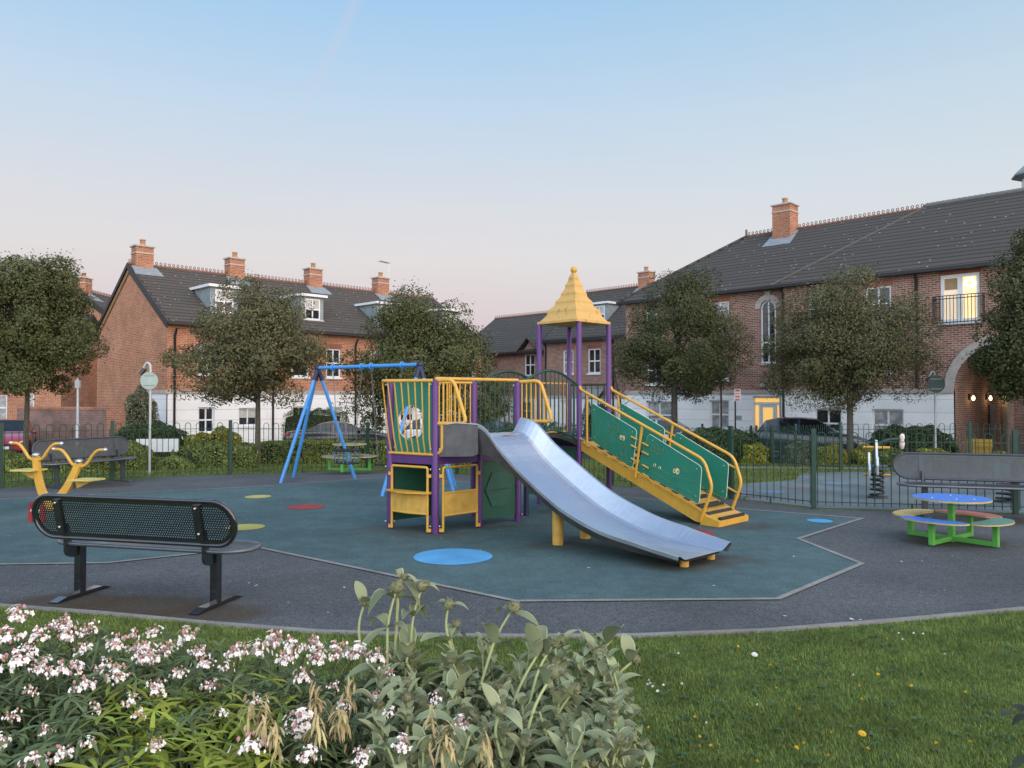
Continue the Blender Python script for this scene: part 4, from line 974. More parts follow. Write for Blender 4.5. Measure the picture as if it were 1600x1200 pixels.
for s, o in ((0, .012), (1, -.012)):
    pn1 = panel(s, [(.20, fzl(.20, .12)), (.20, fzl(.20, .66)), (1.00, fzl(1.0, .62)), (.93, fzl(.93, .06))], o)
    pn2 = panel(s, [(1.00, fzl(1.0, .07)), (1.20, fzl(1.20, .66)), (2.02, fzl(2.02, .60)), (1.98, fzl(1.98, .10))], o)
    if s == 0:
        def dr(pn, curves, nm_='line_drawing'):
            mb = MB()
            for c in curves:
                if len(c) > 2:
                    c = [V((x, y, 0)) for x, y in c]; c = fillet(c, .2, 4); c = [(p.x, p.y) for p in c]
                mb.tube([rp_(0, t, z, o-.003) for t, z in c], .0032, 4, cap=False)
            B(mb, nm_, LN, pn)
        def oval(t, h, a, b, n=18, rot=0.):
            return [(t+a*cos(k*2*pi/n)*cos(rot)-b*sin(k*2*pi/n)*sin(rot), fz(t)+h+a*cos(k*2*pi/n)*sin(rot)+b*sin(k*2*pi/n)*cos(rot)) for k in range(n+1)]
        g = lambda t, h: (t, fz(t)+h)
        dr(pn1, [[g(.27, .14), g(.30, .35), g(.25, .56)], [g(.31, .14), g(.34, .36), g(.40, .52)], [g(.35, .5), g(.37, .42), g(.42, .5)], oval(.50, .24, .10, .09), oval(.50, .24, .055, .05), oval(.56, .52, .05, .09, rot=.5), oval(.64, .47, .045, .08, rot=-.4), oval(.60, .44, .10, .04), oval(.76, .38, .075, .10), oval(.77, .24, .05, .09), oval(.79, .12, .05, .07, rot=.3), oval(.70, .13, .05, .04)])
        dr(pn2, [oval(1.33, .50, .035, .075), oval(1.27, .49, .06, .03, rot=-.5), oval(1.39, .50, .06, .03, rot=.4), [g(1.2, .22), g(1.35, .27), g(1.55, .26), g(1.75, .31), g(1.98, .38)], [g(1.22, .16), g(1.4, .18), g(1.6, .15), g(1.8, .2), g(1.96, .18)], [g(1.5, .1), g(1.65, .09), g(1.8, .12), g(1.95, .1)], [g(1.62, .42), g(1.72, .48), g(1.82, .42), g(1.9, .46)]])
        def eyes(pn, L_):
            mb = MB(); m2 = MB(); d_ = V((-rd.y, rd.x, 0))
            for t, h, a, b, pt, ph in L_:
                mb.prism([rp_(0, t+a*cos(k*2*pi/14), fz(t)+h+b*sin(k*2*pi/14), o-.001) for k in range(14)], -d_*.004)
                m2.prism([rp_(0, t+pt+.009*cos(k*2*pi/8), fz(t)+h+ph+.012*sin(k*2*pi/8), o-.0055) for k in range(8)], -d_*.003)
            q = B(mb, 'painted_eye', EYE, pn); B(m2, 'pupil', PUP, pn)
        eyes(pn1, [(.735, .40, .022, .036, .008, -.01), (.78, .41, .022, .036, -.008, -.01)])
        eyes(pn2, [(1.66, .37, .03, .042, .01, -.005), (1.61, .35, .018, .03, .006, 0), (1.30, .28, .022, .02, 0, 0), (1.38, .28, .022, .02, 0, 0)])
    mb = MB()
    for t, h in ((.25, .18), (.25, .58), (.93, .56), (.9, .14), (1.27, .60), (1.95, .54), (1.93, .18), (1.12, .14)): mb.ball(rp_(s, t, fz(t)+h, o-.002), .009, 8)
    B(mb, 'bolt', STEEL, rl)
# ================================================================ houses
BR_L = brickmat('brick_orange', (.48, .18, .09), (.28, .10, .055), (.46, .32, .23), ms=.013)
BR_R = brickmat('brick_red', (.33, .13, .085), (.13, .055, .045), (.38, .31, .26), ms=.015)
BR_O = brickmat('brick_chimney', (.42, .15, .075), (.26, .085, .05), (.38, .27, .2), ms=.013)
BR_W = brickmat('brick_wall_old', (.24, .13, .105), (.17, .115, .10), (.26, .21, .19), stain=.5)
BR_S = brickmat('brick_soldier', (.36, .10, .055), (.28, .08, .05), (.26, .18, .14), bw=.075, bh=.225, ms=.012)
ASH = brickmat('white_ashlar', (.83, .83, .81), (.79, .80, .79), (.52, .54, .54), bw=31., bh=.46, ms=.010, stain=.07)
TILE = tilemat('roof_tiles', (.084, .073, .062)); TILE2 = tilemat('roof_tiles_dark', (.073, .067, .060))
WHP = mat('white_frame', (.72, .73, .74), rough=.45, var=.04)
STONE = mat('stone_trim', (.42, .37, .34), rough=.85, var=.15)
DRK = mat('black_gutter', (.012, .012, .014), rough=.5)
LEAD = mat('grey_lead', (.23, .27, .29), rough=.55, var=.2, scale=4)
TERR = mat('terracotta', (.21, .10, .07), rough=.8, var=.2)
POT = mat('chimney_pot', (.48, .26, .15), rough=.8)
BARGE = mat('barge_brown', (.30, .18, .09), rough=.6)
GLS = bpy.data.materials.new('window_glass'); GLS.use_nodes = True
b_ = GLS.node_tree.nodes['Principled BSDF']; b_.inputs['Base Color'].default_value = (.018, .02, .024, 1); b_.inputs['Roughness'].default_value = .06; b_.inputs['Specular IOR Level'].default_value = .8
BLINDM = mat('pale_blind', (.42, .42, .40), rough=.35, spec=.8, var=.25, scale=2)
GLSC = mat('window_curtain_glass', (.30, .31, .30), rough=.12, spec=.9, var=.6, scale=3)
LIT = emis('lit_window', (.62, .50, .36), .72); LITD = emis('lit_window_dim', (1., .58, .16), .55)
WARM = emis('lamp_glow', (1., .74, .36), 9.)
class Loc:
    """house-local frame: x along the facade, y into the house, z up from the ground"""
def window(t, x0, z0, x1, z1, y=.09, kind='cross', face=None, arched=False, lintel=False, glass=None, frame=None, sill=True, bars=(1, 1), w=.065):
    """built in the plane y (local); face maps (x, y, z) to house-local coordinates"""
    fc = face or (lambda x, y, z: V((x, y, z)))
    def bx(mb, a, b):
        P = [fc(x, yy, z) for x in (a[0], b[0]) for yy in (a[1], b[1]) for z in (a[2], b[2])]
        mb.mesh(P, [(0, 1, 3, 2), (4, 6, 7, 5), (0, 4, 5, 1), (2, 3, 7, 6), (0, 2, 6, 4), (1, 5, 7, 3)])
    mb = MB(); ym = y-.05; zt = z1
    if arched:
        r = (x1-x0)/2; zt = z1-r; n = 12
        for i in range(n):
            a0, a1 = pi*i/n, pi*(i+1)/n; cx = (x0+x1)/2
            o0 = (cx+r*cos(a0), zt+r*sin(a0)); o1 = (cx+r*cos(a1), zt+r*sin(a1)); i0 = (cx+(r-w)*cos(a0), zt+(r-w)*sin(a0)); i1 = (cx+(r-w)*cos(a1), zt+(r-w)*sin(a1))
            mb.face([fc(o0[0], ym, o0[1]), fc(o1[0], ym, o1[1]), fc(i1[0], ym, i1[1]), fc(i0[0], ym, i0[1])]); mb.face([fc(i0[0], ym, i0[1]), fc(i1[0], ym, i1[1]), fc(i1[0], y, i1[1]), fc(i0[0], y, i0[1])])
    else: bx(mb, (x0, ym, z1-w), (x1, y, z1))
    bx(mb, (x0, ym, z0), (x1, y, z0+w)); bx(mb, (x0, ym, z0+w+.001), (x0+w, y, zt-w*(not arched)-.001)); bx(mb, (x1-w, ym, z0+w+.001), (x1, y, zt-w*(not arched)-.001))
    nv_, nh = bars
    for i in range(nv_):
        cx = x0+(x1-x0)*(i+1)/(nv_+1); bx(mb, (cx-w*.46-(.03 if w > .08 else 0), ym+.008, z0+w), (cx+w*.46+(.03 if w > .08 else 0), y-.002, (z1 if arched else z1-w)-.004))
    for i in range(nh):
        cz = z0+(z1-z0)*(i+1)/(nh+1) if not arched else z0+(z1-z0)*.33; bx(mb, (x0+w, ym+.004, cz-.035), (x1-w, y-.004, cz+.035))
    o = mb.build('window', frame or WHP, t)
    mb = MB()
    if arched:
        r = (x1-x0)/2-.01; cx = (x0+x1)/2; pts = [fc(x0+.01, y, z0+.01), fc(x1-.01, y, z0+.01)]+[fc(cx+r*cos(pi*i/12), y, zt+r*sin(pi*i/12)) for i in range(13)]; mb.face(pts)
    else: mb.face([fc(x0+.01, y, z0+.01), fc(x1-.01, y, z0+.01), fc(x1-.01, y, z1-.01), fc(x0+.01, y, z1-.01)])
    hh_ = int(abs(x0*37+z0*91+x1*13)*10) % 5; mb.build('pane', glass or (GLSC if hh_ == 1 else GLS), o)
    if glass is None and hh_ in (0, 3) and not arched:
        zc_ = z1-(z1-z0)*(.30 if hh_ == 0 else .55); mb = MB(); mb.face([fc(x0+w, y-.006, zc_), fc(x1-w, y-.006, zc_), fc(x1-w, y-.006, z1-w), fc(x0+w, y-.006, z1-w)]); mb.build('blind', BLINDM, o)
    if lintel:
        mb = MB(); bx(mb, (x0-.06, -.010, z1+.003), (x1+.06, .002, z1+.225)); mb.build('lintel', BR_S, o)
    if sill:
        mb = MB(); bx(mb, (x0-.06, -.07, z0-.09), (x1+.06, -.003, z0-.003)); mb.build('sill', WHP if sill is True else sill, o)
    return o
def wallgrid(mb, x0, x1, z0, z1, ops, fc, depth=.10):
    """wall face in the plane y=0 with real openings (x0,z0,x1,z1,arched)"""
    X = sorted({x0, x1}|{v for o in ops for v in (o[0], o[2]) if x0 < v < x1}); Zs = sorted({z0, z1}|{v for o in ops for v in (o[1], o[3]) if z0 < v < z1})
    for a, b in zip(X, X[1:]):
        for c, d in zip(Zs, Zs[1:]):
            mx, mz = (a+b)/2, (c+d)/2
            if any(o[0] < mx < o[2] and o[1] < mz < o[3] for o in ops): continue
            mb.face([fc(a, 0, c), fc(b, 0, c), fc(b, 0, d), fc(a, 0, d)])
    for o in ops:
        a, c, b, d = o[:4]; c2 = max(c, z0); d2 = min(d, z1)
        if d2 <= c2: continue
        arched = len(o) > 4 and o[4] and d <= z1
        zt = d-(b-a)/2 if arched else d2
        if zt > c2:
            mb.face([fc(a, 0, c2), fc(a, 0, zt), fc(a, depth, zt), fc(a, depth, c2)]); mb.face([fc(b, 0, c2), fc(b, depth, c2), fc(b, depth, zt), fc(b, 0, zt)])
        if c >= z0: mb.face([fc(a, 0, c), fc(a, depth, c), fc(b, depth, c), fc(b, 0, c)])
        if arched:
            n = 16; r = (b-a)/2; cx = (a+b)/2; zs = max(zt, c2)
            for i in range(n):
                a0, a1 = pi*i/n, pi*(i+1)/n; p = (cx+r*cos(a0), zt+r*sin(a0)); q = (cx+r*cos(a1), zt+r*sin(a1))
                mb.face([fc(q[0], 0, q[1]), fc(p[0], 0, p[1]), fc(p[0], 0, d), fc(q[0], 0, d)]); mb.face([fc(p[0], 0, p[1]), fc(q[0], 0, q[1]), fc(q[0], depth, q[1]), fc(p[0], depth, p[1])])
        elif d <= z1: mb.face([fc(a, 0, d), fc(b, 0, d), fc(b, depth, d), fc(a, depth, d)])
def chimney(t, roof, x, y, z0, z1, sx=.78, sy=.62, m=None, flash=True):
    mb = MB(); mb.bb((x-sx/2, y-sy/2, z0), (x+sx/2, y+sy/2, z1-.1)); o = mb.build('chimney', m or BR_O, roof)
    mb = MB(); mb.bb((x-sx/2-.03, y-sy/2-.03, z1-.42), (x+sx/2+.03, y+sy/2+.03, z1-.36)); mb.bb((x-sx/2-.06, y-sy/2-.06, z1-.095), (x+sx/2+.06, y+sy/2+.06, z1-.03)); mb.build('chimney_cap', STONE, roof)
    mb = MB(); mb.lathe((x, y, z1-.03), [(.13, 0), (.115, .26), (.14, .27), (.14, .32), (.08, .32)], 10); mb.build('chimney_pot', POT, roof)
def flashing(t, roof, x, y0, slope, yr, zr, w=1.25):
    """lead apron on the front roof slope below a chimney: y measured from facade"""
    mb = MB(); a = y0; P = [(x-w/2, a), (x+w/2, a), (x+w/2-.08, yr-.2), (x-w/2+.08, yr-.2)]
    mb.prism([V((px, py, zr-(yr-py)*slope+.02)) for px, py in P], (0, 0, .025)); mb.build('lead_flashing', LEAD, roof)
def crest(t, roof, x0, x1, y, z, m=TERR, loops=True):
    mb = MB(); n = int(abs(x1-x0)/.19)
    mb.tube([(x0, y, z-.01), (x1, y, z-.01)], .06, 6)
    for i in range(n):
        c = x0+(x1-x0)*(i+.5)/n
        mb.tube([(c+.05*cos(a), y, z+.12+.062*sin(a)) for a in [2*pi*k/7 for k in range(7)]], .019, 4, closed=True)
    mb.build('ridge_tiles', m, roof)
def gutter(t, x0, x1, z, y=-.25):
    mb = MB(); mb.bb((x0, y-.06, z-.10), (x1, y+.06, z+.01)); mb.build('gutter', DRK, t)
def pipe(t, x, z0, z1, y=-.07):
    mb = MB(); mb.tube([(x, y, z0), (x, y, z1-.3), (x, -.25, z1)], .05, 8); mb.build('downpipe', DRK, t)
# generic gabled house. origin: front-left corner on the ground; gl/gr: left/right gable visible
def house(name, label, loc, rz, Lx, D, eave, ridge, brick, tile, plinth=2.62, ops=(), gable_left=False, gable_right=False, cat='house', group=None, chim=(), dormers=(), pw=ASH, gable_ops=(), gable_white=0, ov=.28, verge=(0, 0)):
    t = thing(name, label, cat, loc, rz, group); yr = D/2; sl_ = (ridge-eave)/yr
    F = lambda x, y, z: V((x, y, z))
    mb = MB(); wallgrid(mb, 0, Lx, plinth, eave, [o['r'] for o in ops], F)
    if plinth == 0: pass
    Rb = lambda x, y, z: V((Lx-x, D-y, z)); mb.face([Rb(0, 0, 0), Rb(Lx, 0, 0), Rb(Lx, 0, eave), Rb(0, 0, eave)])
    Gl = lambda x, y, z: V((y, D-x, z))       # left gable seen from outside: x runs from back to front
    Gr = lambda x, y, z: V((Lx-y, x, z))
    for G, vis, gops, wh in ((Gl, gable_left, gable_ops, gable_white), (Gr, gable_right, (), 0)):
        wallgrid(mb, 0, D-wh, 0 if wh or not vis else 0, eave, [], G)
        if wh: wallgrid(mb, D-wh, D, plinth, eave, [], G)
        mb.face([G(0, 0, eave), G(D, 0, eave), G(D/2, 0, ridge)])
    wall = mb.build('wall', brick, t)
    if plinth > 0:
        f = lambda x, y, z: V((x, y-.04, z)); mb = MB(); wallgrid(mb, 0, Lx, 0, plinth, [o['r'] for o in ops], f, depth=.14); mb.face([V((0, -.04, plinth)), V((Lx, -.04, plinth)), V((Lx, .0, plinth)), V((0, 0, plinth))])
        if gable_white:
            g = lambda x, y, z: Gl(x, y-.04, z); wallgrid(mb, D-gable_white, D+.04, 0, plinth, [o['r'] for o in gable_ops], g, depth=.14)
            mb.face([g(D-gable_white, 0, plinth), g(D+.04, 0, plinth), g(D+.04, .04, plinth), g(D-gable_white, .04, plinth)])
            mb.face([g(D-gable_white, 0, 0), g(D-gable_white, 0, plinth), g(D-gable_white, .04, plinth), g(D-gable_white, .04, 0)])
        mb.build('ground_floor_render', pw, t)
        mb = MB(); mb.bb((-.045, -.08, plinth-.09), (Lx, -.042, plinth+.06))
        if gable_white: mb.bb((-.08, -.078, plinth-.09), (-.046, gable_white, plinth+.06))
        mb.build('string_course', STONE, t)
    for o in ops: window(t, *o['r'][:4], **{k: v for k, v in o.items() if k != 'r'}, arched=len(o['r']) > 4, lintel=o['r'][1] > plinth and len(o['r']) == 4)
    for o in gable_ops: window(t, *o['r'][:4], face=lambda x, y, z: Gl(x, y-.04, z), **{k: v for k, v in o.items() if k != 'r'})
    # roof: two slopes with thickness
    x0, x1 = -verge[0], Lx+verge[1]; mb = MB()
    ze = eave-ov*sl_; th = .07
    mb.prism([V((x0, -ov, ze+.10)), V((x1, -ov, ze+.10)), V((x1, yr, ridge+.10)), V((x0, yr, ridge+.10))], (0, 0, -th))
    mb.prism([V((x1, D+ov, ze+.10)), V((x0, D+ov, ze+.10)), V((x0, yr+.001, ridge+.10)), V((x1, yr+.001, ridge+.10))], (0, 0, -th))
    roof = mb.build('roof', tile, t)
    crest(t, roof, x0, x1, yr, ridge+.12)
    mb = MB(); mb.bb((0, -ov+.02, eave-.09), (Lx, -.002, eave-.03)); mb.build('soffit', DRK, t)
    gutter(t, x0, x1, ze+.09, -ov-.05)
    for G, vis, xs_ in ((Gl, gable_left, x0), (Gr, gable_right, x1)):
        if not vis: continue
        sg = 1 if G is Gl else -1
        for s_ in (0, 1):
            mb = MB(); a = V((xs_, -ov if s_ == 0 else D+ov, ze)); b = V((xs_, yr, ridge)); mb.prism([a+V((0, 0, .115)), b+V((0, 0, .115)), b+V((0, 0, -.10)), a+V((0, 0, -.10))], (-.04*sg, 0, 0)); mb.build('verge_board', DRK, roof)
            a = V((-.06*sg+(0 if sg > 0 else Lx), 0 if s_ == 0 else D, eave)); b = V((-.06*sg+(0 if sg > 0 else Lx), yr, ridge)); mb = MB(); mb.prism([a+V((0, 0, -.05)), b+V((0, 0, -.05)), b+V((0, 0, -.32)), a+V((0, 0, -.32))], (.05*sg, 0, 0)); mb.build('barge_board', BARGE if s_ else DRK, roof)
    for c in chim:
        chimney(t, roof, c[0], yr, ridge-.6, c[1]); flashing(t, roof, c[0], yr-.95, sl_, yr, ridge+.09)
    for (cx, w_, y0, zb, zt) in dormers:
        yb = (zt-eave)/sl_
        mb = MB(); fz_ = lambda y: eave+y*sl_+.05
        a, b = cx-w_/2, cx+w_/2
        mb.face([V((a, y0, fz_(y0)-.1)), V((b, y0, fz_(y0)-.1)), V((b, y0, zt)), V((a, y0, zt))])
        mb.face([V((a, y0, fz_(y0)-.1)), V((a, y0, zt)), V((a, yb, zt))]); mb.face([V((b, y0, fz_(y0)-.1)), V((b, yb, zt)), V((b, y0, zt))])
        dm = mb.build('dormer', LEAD, t)
        mb = MB(); mb.bb((a-.14, y0-.18, zt), (b+.14, yb+.1, zt+.12)); mb.build('dormer_roof', WHP, dm)
        window(dm, cx-.42, zt-1.12, cx+.42, zt-.1, face=lambda x, y, z: V((x, y0-.06+y*.5, z)), sill=False)
        mb = MB(); mb.bb((a-.02, y0-.05, zt-1.22), (b+.02, y0-.012, zt-1.13)); mb.build('dormer_apron', WHP, dm)
    return t, roof
G0 = -.75
def at_L(px, ox, oy, dx, dy):
    r = (px-800)/1200; return (r*oy-ox)/(dx-r*dy)
# --- left terrace: four houses along 45 degrees
s2 = sqrt(.5); OX, OY = -14.37, 32.0
first = True
labs = ['end-terrace brick house with tall blank gable wall facing the tarmac', 'second brick terrace house from the big gable, behind the left round tree', 'third brick terrace house from the gable, its dormer right of the tree', 'fourth brick terrace house from the gable, behind the swing and bushy tree', 'last brick house of the left terrace, hidden behind the bushy tree']
for i in range(4):
    wl = 4.45; ops = [dict(r=(1.3, .85, 2.0, 1.95), bars=(1, 1)), dict(r=(3.1, 1.1, 4.0, 1.9), bars=(1, 0)), dict(r=(1.25, 3.35, 2.15, 4.75)), dict(r=(3.1, 3.35, 3.9, 4.75))]
    if i == 0: gops = [dict(r=(9.-1.75, .95, 9.-1.15, 2.2), bars=(0, 1))]
    t, roof = house('terraced_house', labs[i], (OX+s2*wl*i, OY+s2*wl*i, G0), radians(45), wl-.002, 9., 5.6, 8.42, BR_L, TILE, ops=ops, gable_left=(i == 0), gable_ops=gops if i == 0 else (), gable_white=2.1 if i == 0 else 0, chim=[(.55, 9.42)], dormers=[(2.75, 1.25, .75, 0, 7.3)], group='brick terrace houses on the left', verge=(.10 if i == 0 else 0, .1 if i == 3 else 0), gable_right=(i == 3))
    pipe(t, .28, 0, 5.25)
    if i == 3:
        mb = MB(); mb.tube([(1.15, 4.5, 8.9), (1.15, 4.5, 10.45)], .02, 5); mb.tube([(1.15, 4.5, 10.3), (.3, 4.2, 10.35)], .015, 4)
        for k in range(7): mb.tube([(1.1-.12*k, 4.2-.03*k, 10.30), (1.1-.12*k, 4.75-.03*k, 10.34)], .01, 4)
        mb.build('aerial', STEEL, roof)
# far-left gable house and the low house behind the left tree
house('brick_house', 'brick gabled house with single chimney rising behind the garden wall', (-23.0, 47.6, G0), radians(90), 10, 8.2, 6.15, 9.0, BR_L, TILE, plinth=0, ops=[], gable_left=True, chim=[(.9, 9.95)], verge=(.12, 0))
house('brick_house', 'orange brick house glimpsed beneath the dark tree at left edge', (-37, 40, G0), radians(8), 12.6, 8, 5.0, 7.2, BR_L, TILE, plinth=0, ops=[dict(r=(8.9, 1.1, 9.9, 2.5)), dict(r=(10.9, .6, 11.25, 2.6), bars=(0, 1)), dict(r=(6.9, 1.1, 7.9, 2.5))], gable_right=True, verge=(0, .1))
# --- middle houses
ops = [dict(r=(6.95, 3.75, 7.85, 5.12), sill=STONE), dict(r=(6.6, .9, 7.6, 2.1)), dict(r=(5.0, .1, 5.9, 2.2), bars=(0, 0), glass=WHP)]
t, roof = house('brick_house', 'brick house with small gabled window bay, left of the yellow spire', (-4.1, 54.2, G0), radians(-45), 9.1, 8., 5.35, 8.1, BR_R, TILE2, ops=ops, plinth=2.4)
mb = MB(); mb.face([V((6.7, -.02, 5.2)), V((8.1, -.02, 5.2)), V((7.4, -.02, 5.95))]); mb.build('gablet', BR_R, t)
for sg in (-1, 1):
    mb = MB(); mb.prism([V((7.4, -.3, 6.12)), V((7.4+sg*1.05, -.3, 5.15)), V((7.4+sg*1.05, 1.2, 5.15)), V((7.4, 1.9, 6.12))], (0, 0, .07)); mb.build('gablet_roof', TILE2, roof)
chimney(t, roof, 8.2, 3., 6., 6.7, .7, .5)
pipe(t, 9.0, 0, 5.2)
ops = [dict(r=(1.55, 3.75, 2.35, 5.15)), dict(r=(3.45, 3.75, 4.35, 5.15)), dict(r=(3.2, .8, 4.6, 2.2), bars=(2, 0)), dict(r=(1.3, .1, 2.2, 2.2), bars=(0, 0), glass=WHP)]
t, roof = house('brick_house', 'taller brick house with white dormer, right behind the yellow spire', (1.94, 46.66, G0), radians(-45), 7.4, 8., 5.85, 9.0, BR_R, TILE2, ops=ops, plinth=2.4, chim=[(4.7, 9.95)], dormers=[(3.35, 1.2, 1.2, 0, 7.85)], gable_left=True)
pipe(t, 5.3, 0, 5.7); pipe(t, .2, 0, 5.7)
mb = MB(); mb.prism([V((2.9, -.9, 2.35)), V((4.9, -.9, 2.35)), V((4.6, 0, 2.8)), V((3.2, 0, 2.8))], (0, 0, .06)); mb.build('bay_roof', LEAD, t)
mb = MB(); mb.bb((3.0, -.8, 0), (4.8, -.02, 2.3)); mb.build('bay', WHP, t)
# --- right building: two volumes
M_ = radians(-45)
# left volume (hipped left end)
eave, ridge = 6.94, 10.15; D = 8.34; Lx = 8.19
t = thing('apartment_building', 'brick apartment building with arched stair window and lit entrance door', 'apartment building', (5.5, 37.07, G0), M_); TA = t
F = lambda x, y, z: V((x, y, z))
ops = [dict(r=(4.6, 5.15, 5.5, 6.55)), dict(r=(4.75, 3.15, 5.45, 4.3)), dict(r=(4.55, 1.0, 5.5, 2.25), glass=GLSC), dict(r=(6.97, 3.8, 7.63, 6.42, True), sill=STONE), dict(r=(1.2, 5.15, 2.2, 6.55)), dict(r=(1.2, 3.0, 2.2, 4.3)), dict(r=(1.2, .9, 2.6, 2.2))]
door = (6.60, 0, 7.80, 2.42)
rects = [o['r'] for o in ops]+[door]
mb = MB(); wallgrid(mb, 0, Lx, 2.62, eave, rects, F)
mb.face([V((0, D, 0)), V((0, 0, 0)), V((0, 0, eave)), V((0, D, eave))]); mb.face([V((Lx, D, 0)), V((0, D, 0)), V((0, D, eave)), V((Lx, D, eave))]); mb.build('wall', BR_R, t)
f = lambda x, y, z: V((x, y-.04, z)); mb = MB(); wallgrid(mb, 0, Lx, 0, 2.62, rects, f, depth=.14); mb.build('ground_floor_render', ASH, t)
mb = MB(); mb.bb((-.04, -.09, 2.53), (Lx, -.042, 2.68)); mb.build('string_course', STONE, t)
for o in ops: window(t, *o['r'][:4], arched=len(o['r']) > 4, lintel=o['r'][1] > 2.7 and len(o['r']) == 4, **{k: v for k, v in o.items() if k != 'r'})
def archband(t, cx, zc, r0, r1, y0=-.05, y1=-.002, legs=0., m=STONE, name='stone_arch'):
    mb = MB(); n = 20
    for i in range(n):
        a0, a1 = pi*i/n, pi*(i+1)/n
        mb.prism([V((cx+r*cos(a), y0, zc+r*sin(a))) for r, a in ((r0, a0), (r1, a0), (r1, a1), (r0, a1))], (0, y1-y0, 0))
    if legs:
        for s_ in (-1, 1): mb.bb((cx+s_*r0, y0, zc-legs), (cx+s_*r1, y1, zc-.001))
    return mb.build(name, m, t)
archband(t, 7.30, 6.09, .345, .57)
mb = MB(); mb.prism([V((7.22, -.075, 6.40)), V((7.38, -.075, 6.40)), V((7.43, -.075, 6.80)), V((7.17, -.075, 6.80))], (0, .02, 0)); mb.build('keystone', STONE, t)
# entrance door with lit side lights
mb = MB()
for a, b in (((6.600, 2.36), (7.800, 2.42)), ((6.600, 2.08), (7.800, 2.16)), ((6.600, 0), (6.660, 2.36)), ((7.740, 0), (7.800, 2.36)), ((6.850, 0), (6.920, 2.08)), ((7.570, 0), (7.630, 2.08))): mb.bb((a[0], .03, a[1]), (b[0], .08, b[1]))
dr_ = mb.build('door_frame', WHP, t)
mb = MB(); mb.bb((6.921, .05, .02), (7.569, .085, 2.078)); d2_ = mb.build('door', mat('door_white', (.60, .64, .68), rough=.4), t)
mb = MB(); mb.bb((7.030, .04, .95), (7.460, .049, 1.95)); mb.build('pane', LITD, d2_)
mb = MB(); mb.bb((7.480, .01, .9), (7.510, .04, 1.2)); mb.build('handle', DRK, d2_)
for a, b in (((6.670, .1), (6.840, 2.07)), ((7.640, .1), (7.730, 2.07)), ((6.670, 2.17), (7.730, 2.35))):
    mb = MB(); mb.bb((a[0], .06, a[1]), (b[0], .065, b[1])); mb.build('side_light', LITD, dr_)
mb = MB(); mb.bb((5.85, -.055, 1.42), (6.1, -.042, 1.6)); mb.build('name_plate', mat('plate_grey', (.3, .33, .36), rough=.5), t)
mb = MB(); mb.ball((7.1, -.16, 2.88), .12, sq=.8); mb.build('bulkhead_lamp', mat('lamp_white', (.6, .62, .62), rough=.4), t)
mb = MB(); mb.bb((6.98, -.1, 2.86), (7.22, -.002, 3.02)); mb.build('lamp_bracket', DRK, t)
# roof of left volume
def hip(mb, x0, x1, y0, y1, ze, zr, hl, hr):
    yr = (y0+y1)/2; k = (y1-y0)/2; a = x0+k if hl else x0; b = x1-k if hr else x1
    A, B_, C_, D_ = V((x0, y0, ze)), V((x1, y0, ze)), V((x1, y1, ze)), V((x0, y1, ze)); R1, R2 = V((a, yr, zr)), V((b, yr, zr))
    mb.face([A, B_, R2, R1]); mb.face([C_, D_, R1, R2]); mb.face([D_, A, R1]); mb.face([B_, C_, R2]); mb.face([D_, C_, B_, A]); return R1, R2
mb = MB(); R1, R2 = hip(mb, -.3, Lx+6.4, -.3, D+.3, eave, ridge, True, False); roof = mb.build('roof', TILE2, t)
mb = MB(); mb.tube([V((-.3, -.3, eave+.02)), R1+V((0, 0, .02))], .09, 6); mb.tube([V((-.3, D+.3, eave+.02)), R1+V((0, 0, .02))], .09, 6); mb.build('hip_tiles', TILE2, roof)
crest(t, roof, R1.x, R2.x, D/2, ridge+.02)
gutter(t, -.3, Lx, eave, -.33); mb = MB(); mb.bb((-.3, -.3, eave-.09), (Lx, -.004, eave-.02)); mb.build('soffit', DRK, t)
Lc = at_L(1233, 5.5+D/2*s2, 37.07+D/2*s2, s2, -s2)
chimney(t, roof, Lc, D/2-.3, ridge-1.1, ridge+1.15, .86, .82)
flashing(t, roof, Lc, D/2-1.25, (ridge-eave)/(D/2+.3), D/2, ridge+.0, 1.35)
mb = MB(); mb.tube([(R1.x-.05, D/2, ridge), (R1.x-.05, D/2, ridge+.35)], .05, 6); mb.build('finial', TERR, roof)
pipe(t, 8.02, 2.7, 6.8)
# right volume with arch passage
eave, ridge = 6.85, 10.05; Dk = 8.3; Lx = 16.
t = thing('apartment_building', 'brick building with balcony window over a stone arch passage, right edge', 'apartment building', (10.8, 30.8, G0), M_); TB_ = t
arch = (6.22, -1, 9.42, 4.22, True)
ops = [dict(r=(1.15, 5.2, 2.05, 6.45)), dict(r=(3.3, 5.2, 4.2, 6.45)), dict(r=(1.15, 3.3, 2.05, 4.55)), dict(r=(3.3, 3.3, 4.2, 4.55)), dict(r=(1.35, .8, 2.4, 1.95)), dict(r=(3.5, .8, 4.6, 1.95)), dict(r=(5.82, 4.98, 7.02, 6.62), glass=LIT, bars=(1, 0), sill=WHP, w=.10), dict(r=(11., 5.2, 12., 6.45)), dict(r=(11., 3.3, 12., 4.55)), dict(r=(11., .8, 12., 1.95))]
rects = [o['r'] for o in ops]+[arch]
mb = MB(); wallgrid(mb, 0, Lx, 2.62, eave, rects, F); mb.face([V((0, 1.2, 0)), V((0, 0, 0)), V((0, 0, eave)), V((0, 1.2, eave))]); mb.face([V((Lx, Dk, 0)), V((0, Dk, 0)), V((0, Dk, eave)), V((Lx, Dk, eave))][0:4]) if False else None
mb.face([V((Lx, 0, 0)), V((Lx, Dk, 0)), V((Lx, Dk, eave)), V((Lx, 0, eave))])
wallgrid(mb, 0, Lx, 0, eave, [(Lx-9.42, -1, Lx-6.22, 4.22, True)], lambda x, y, z: V((Lx-x, Dk-y, z)))
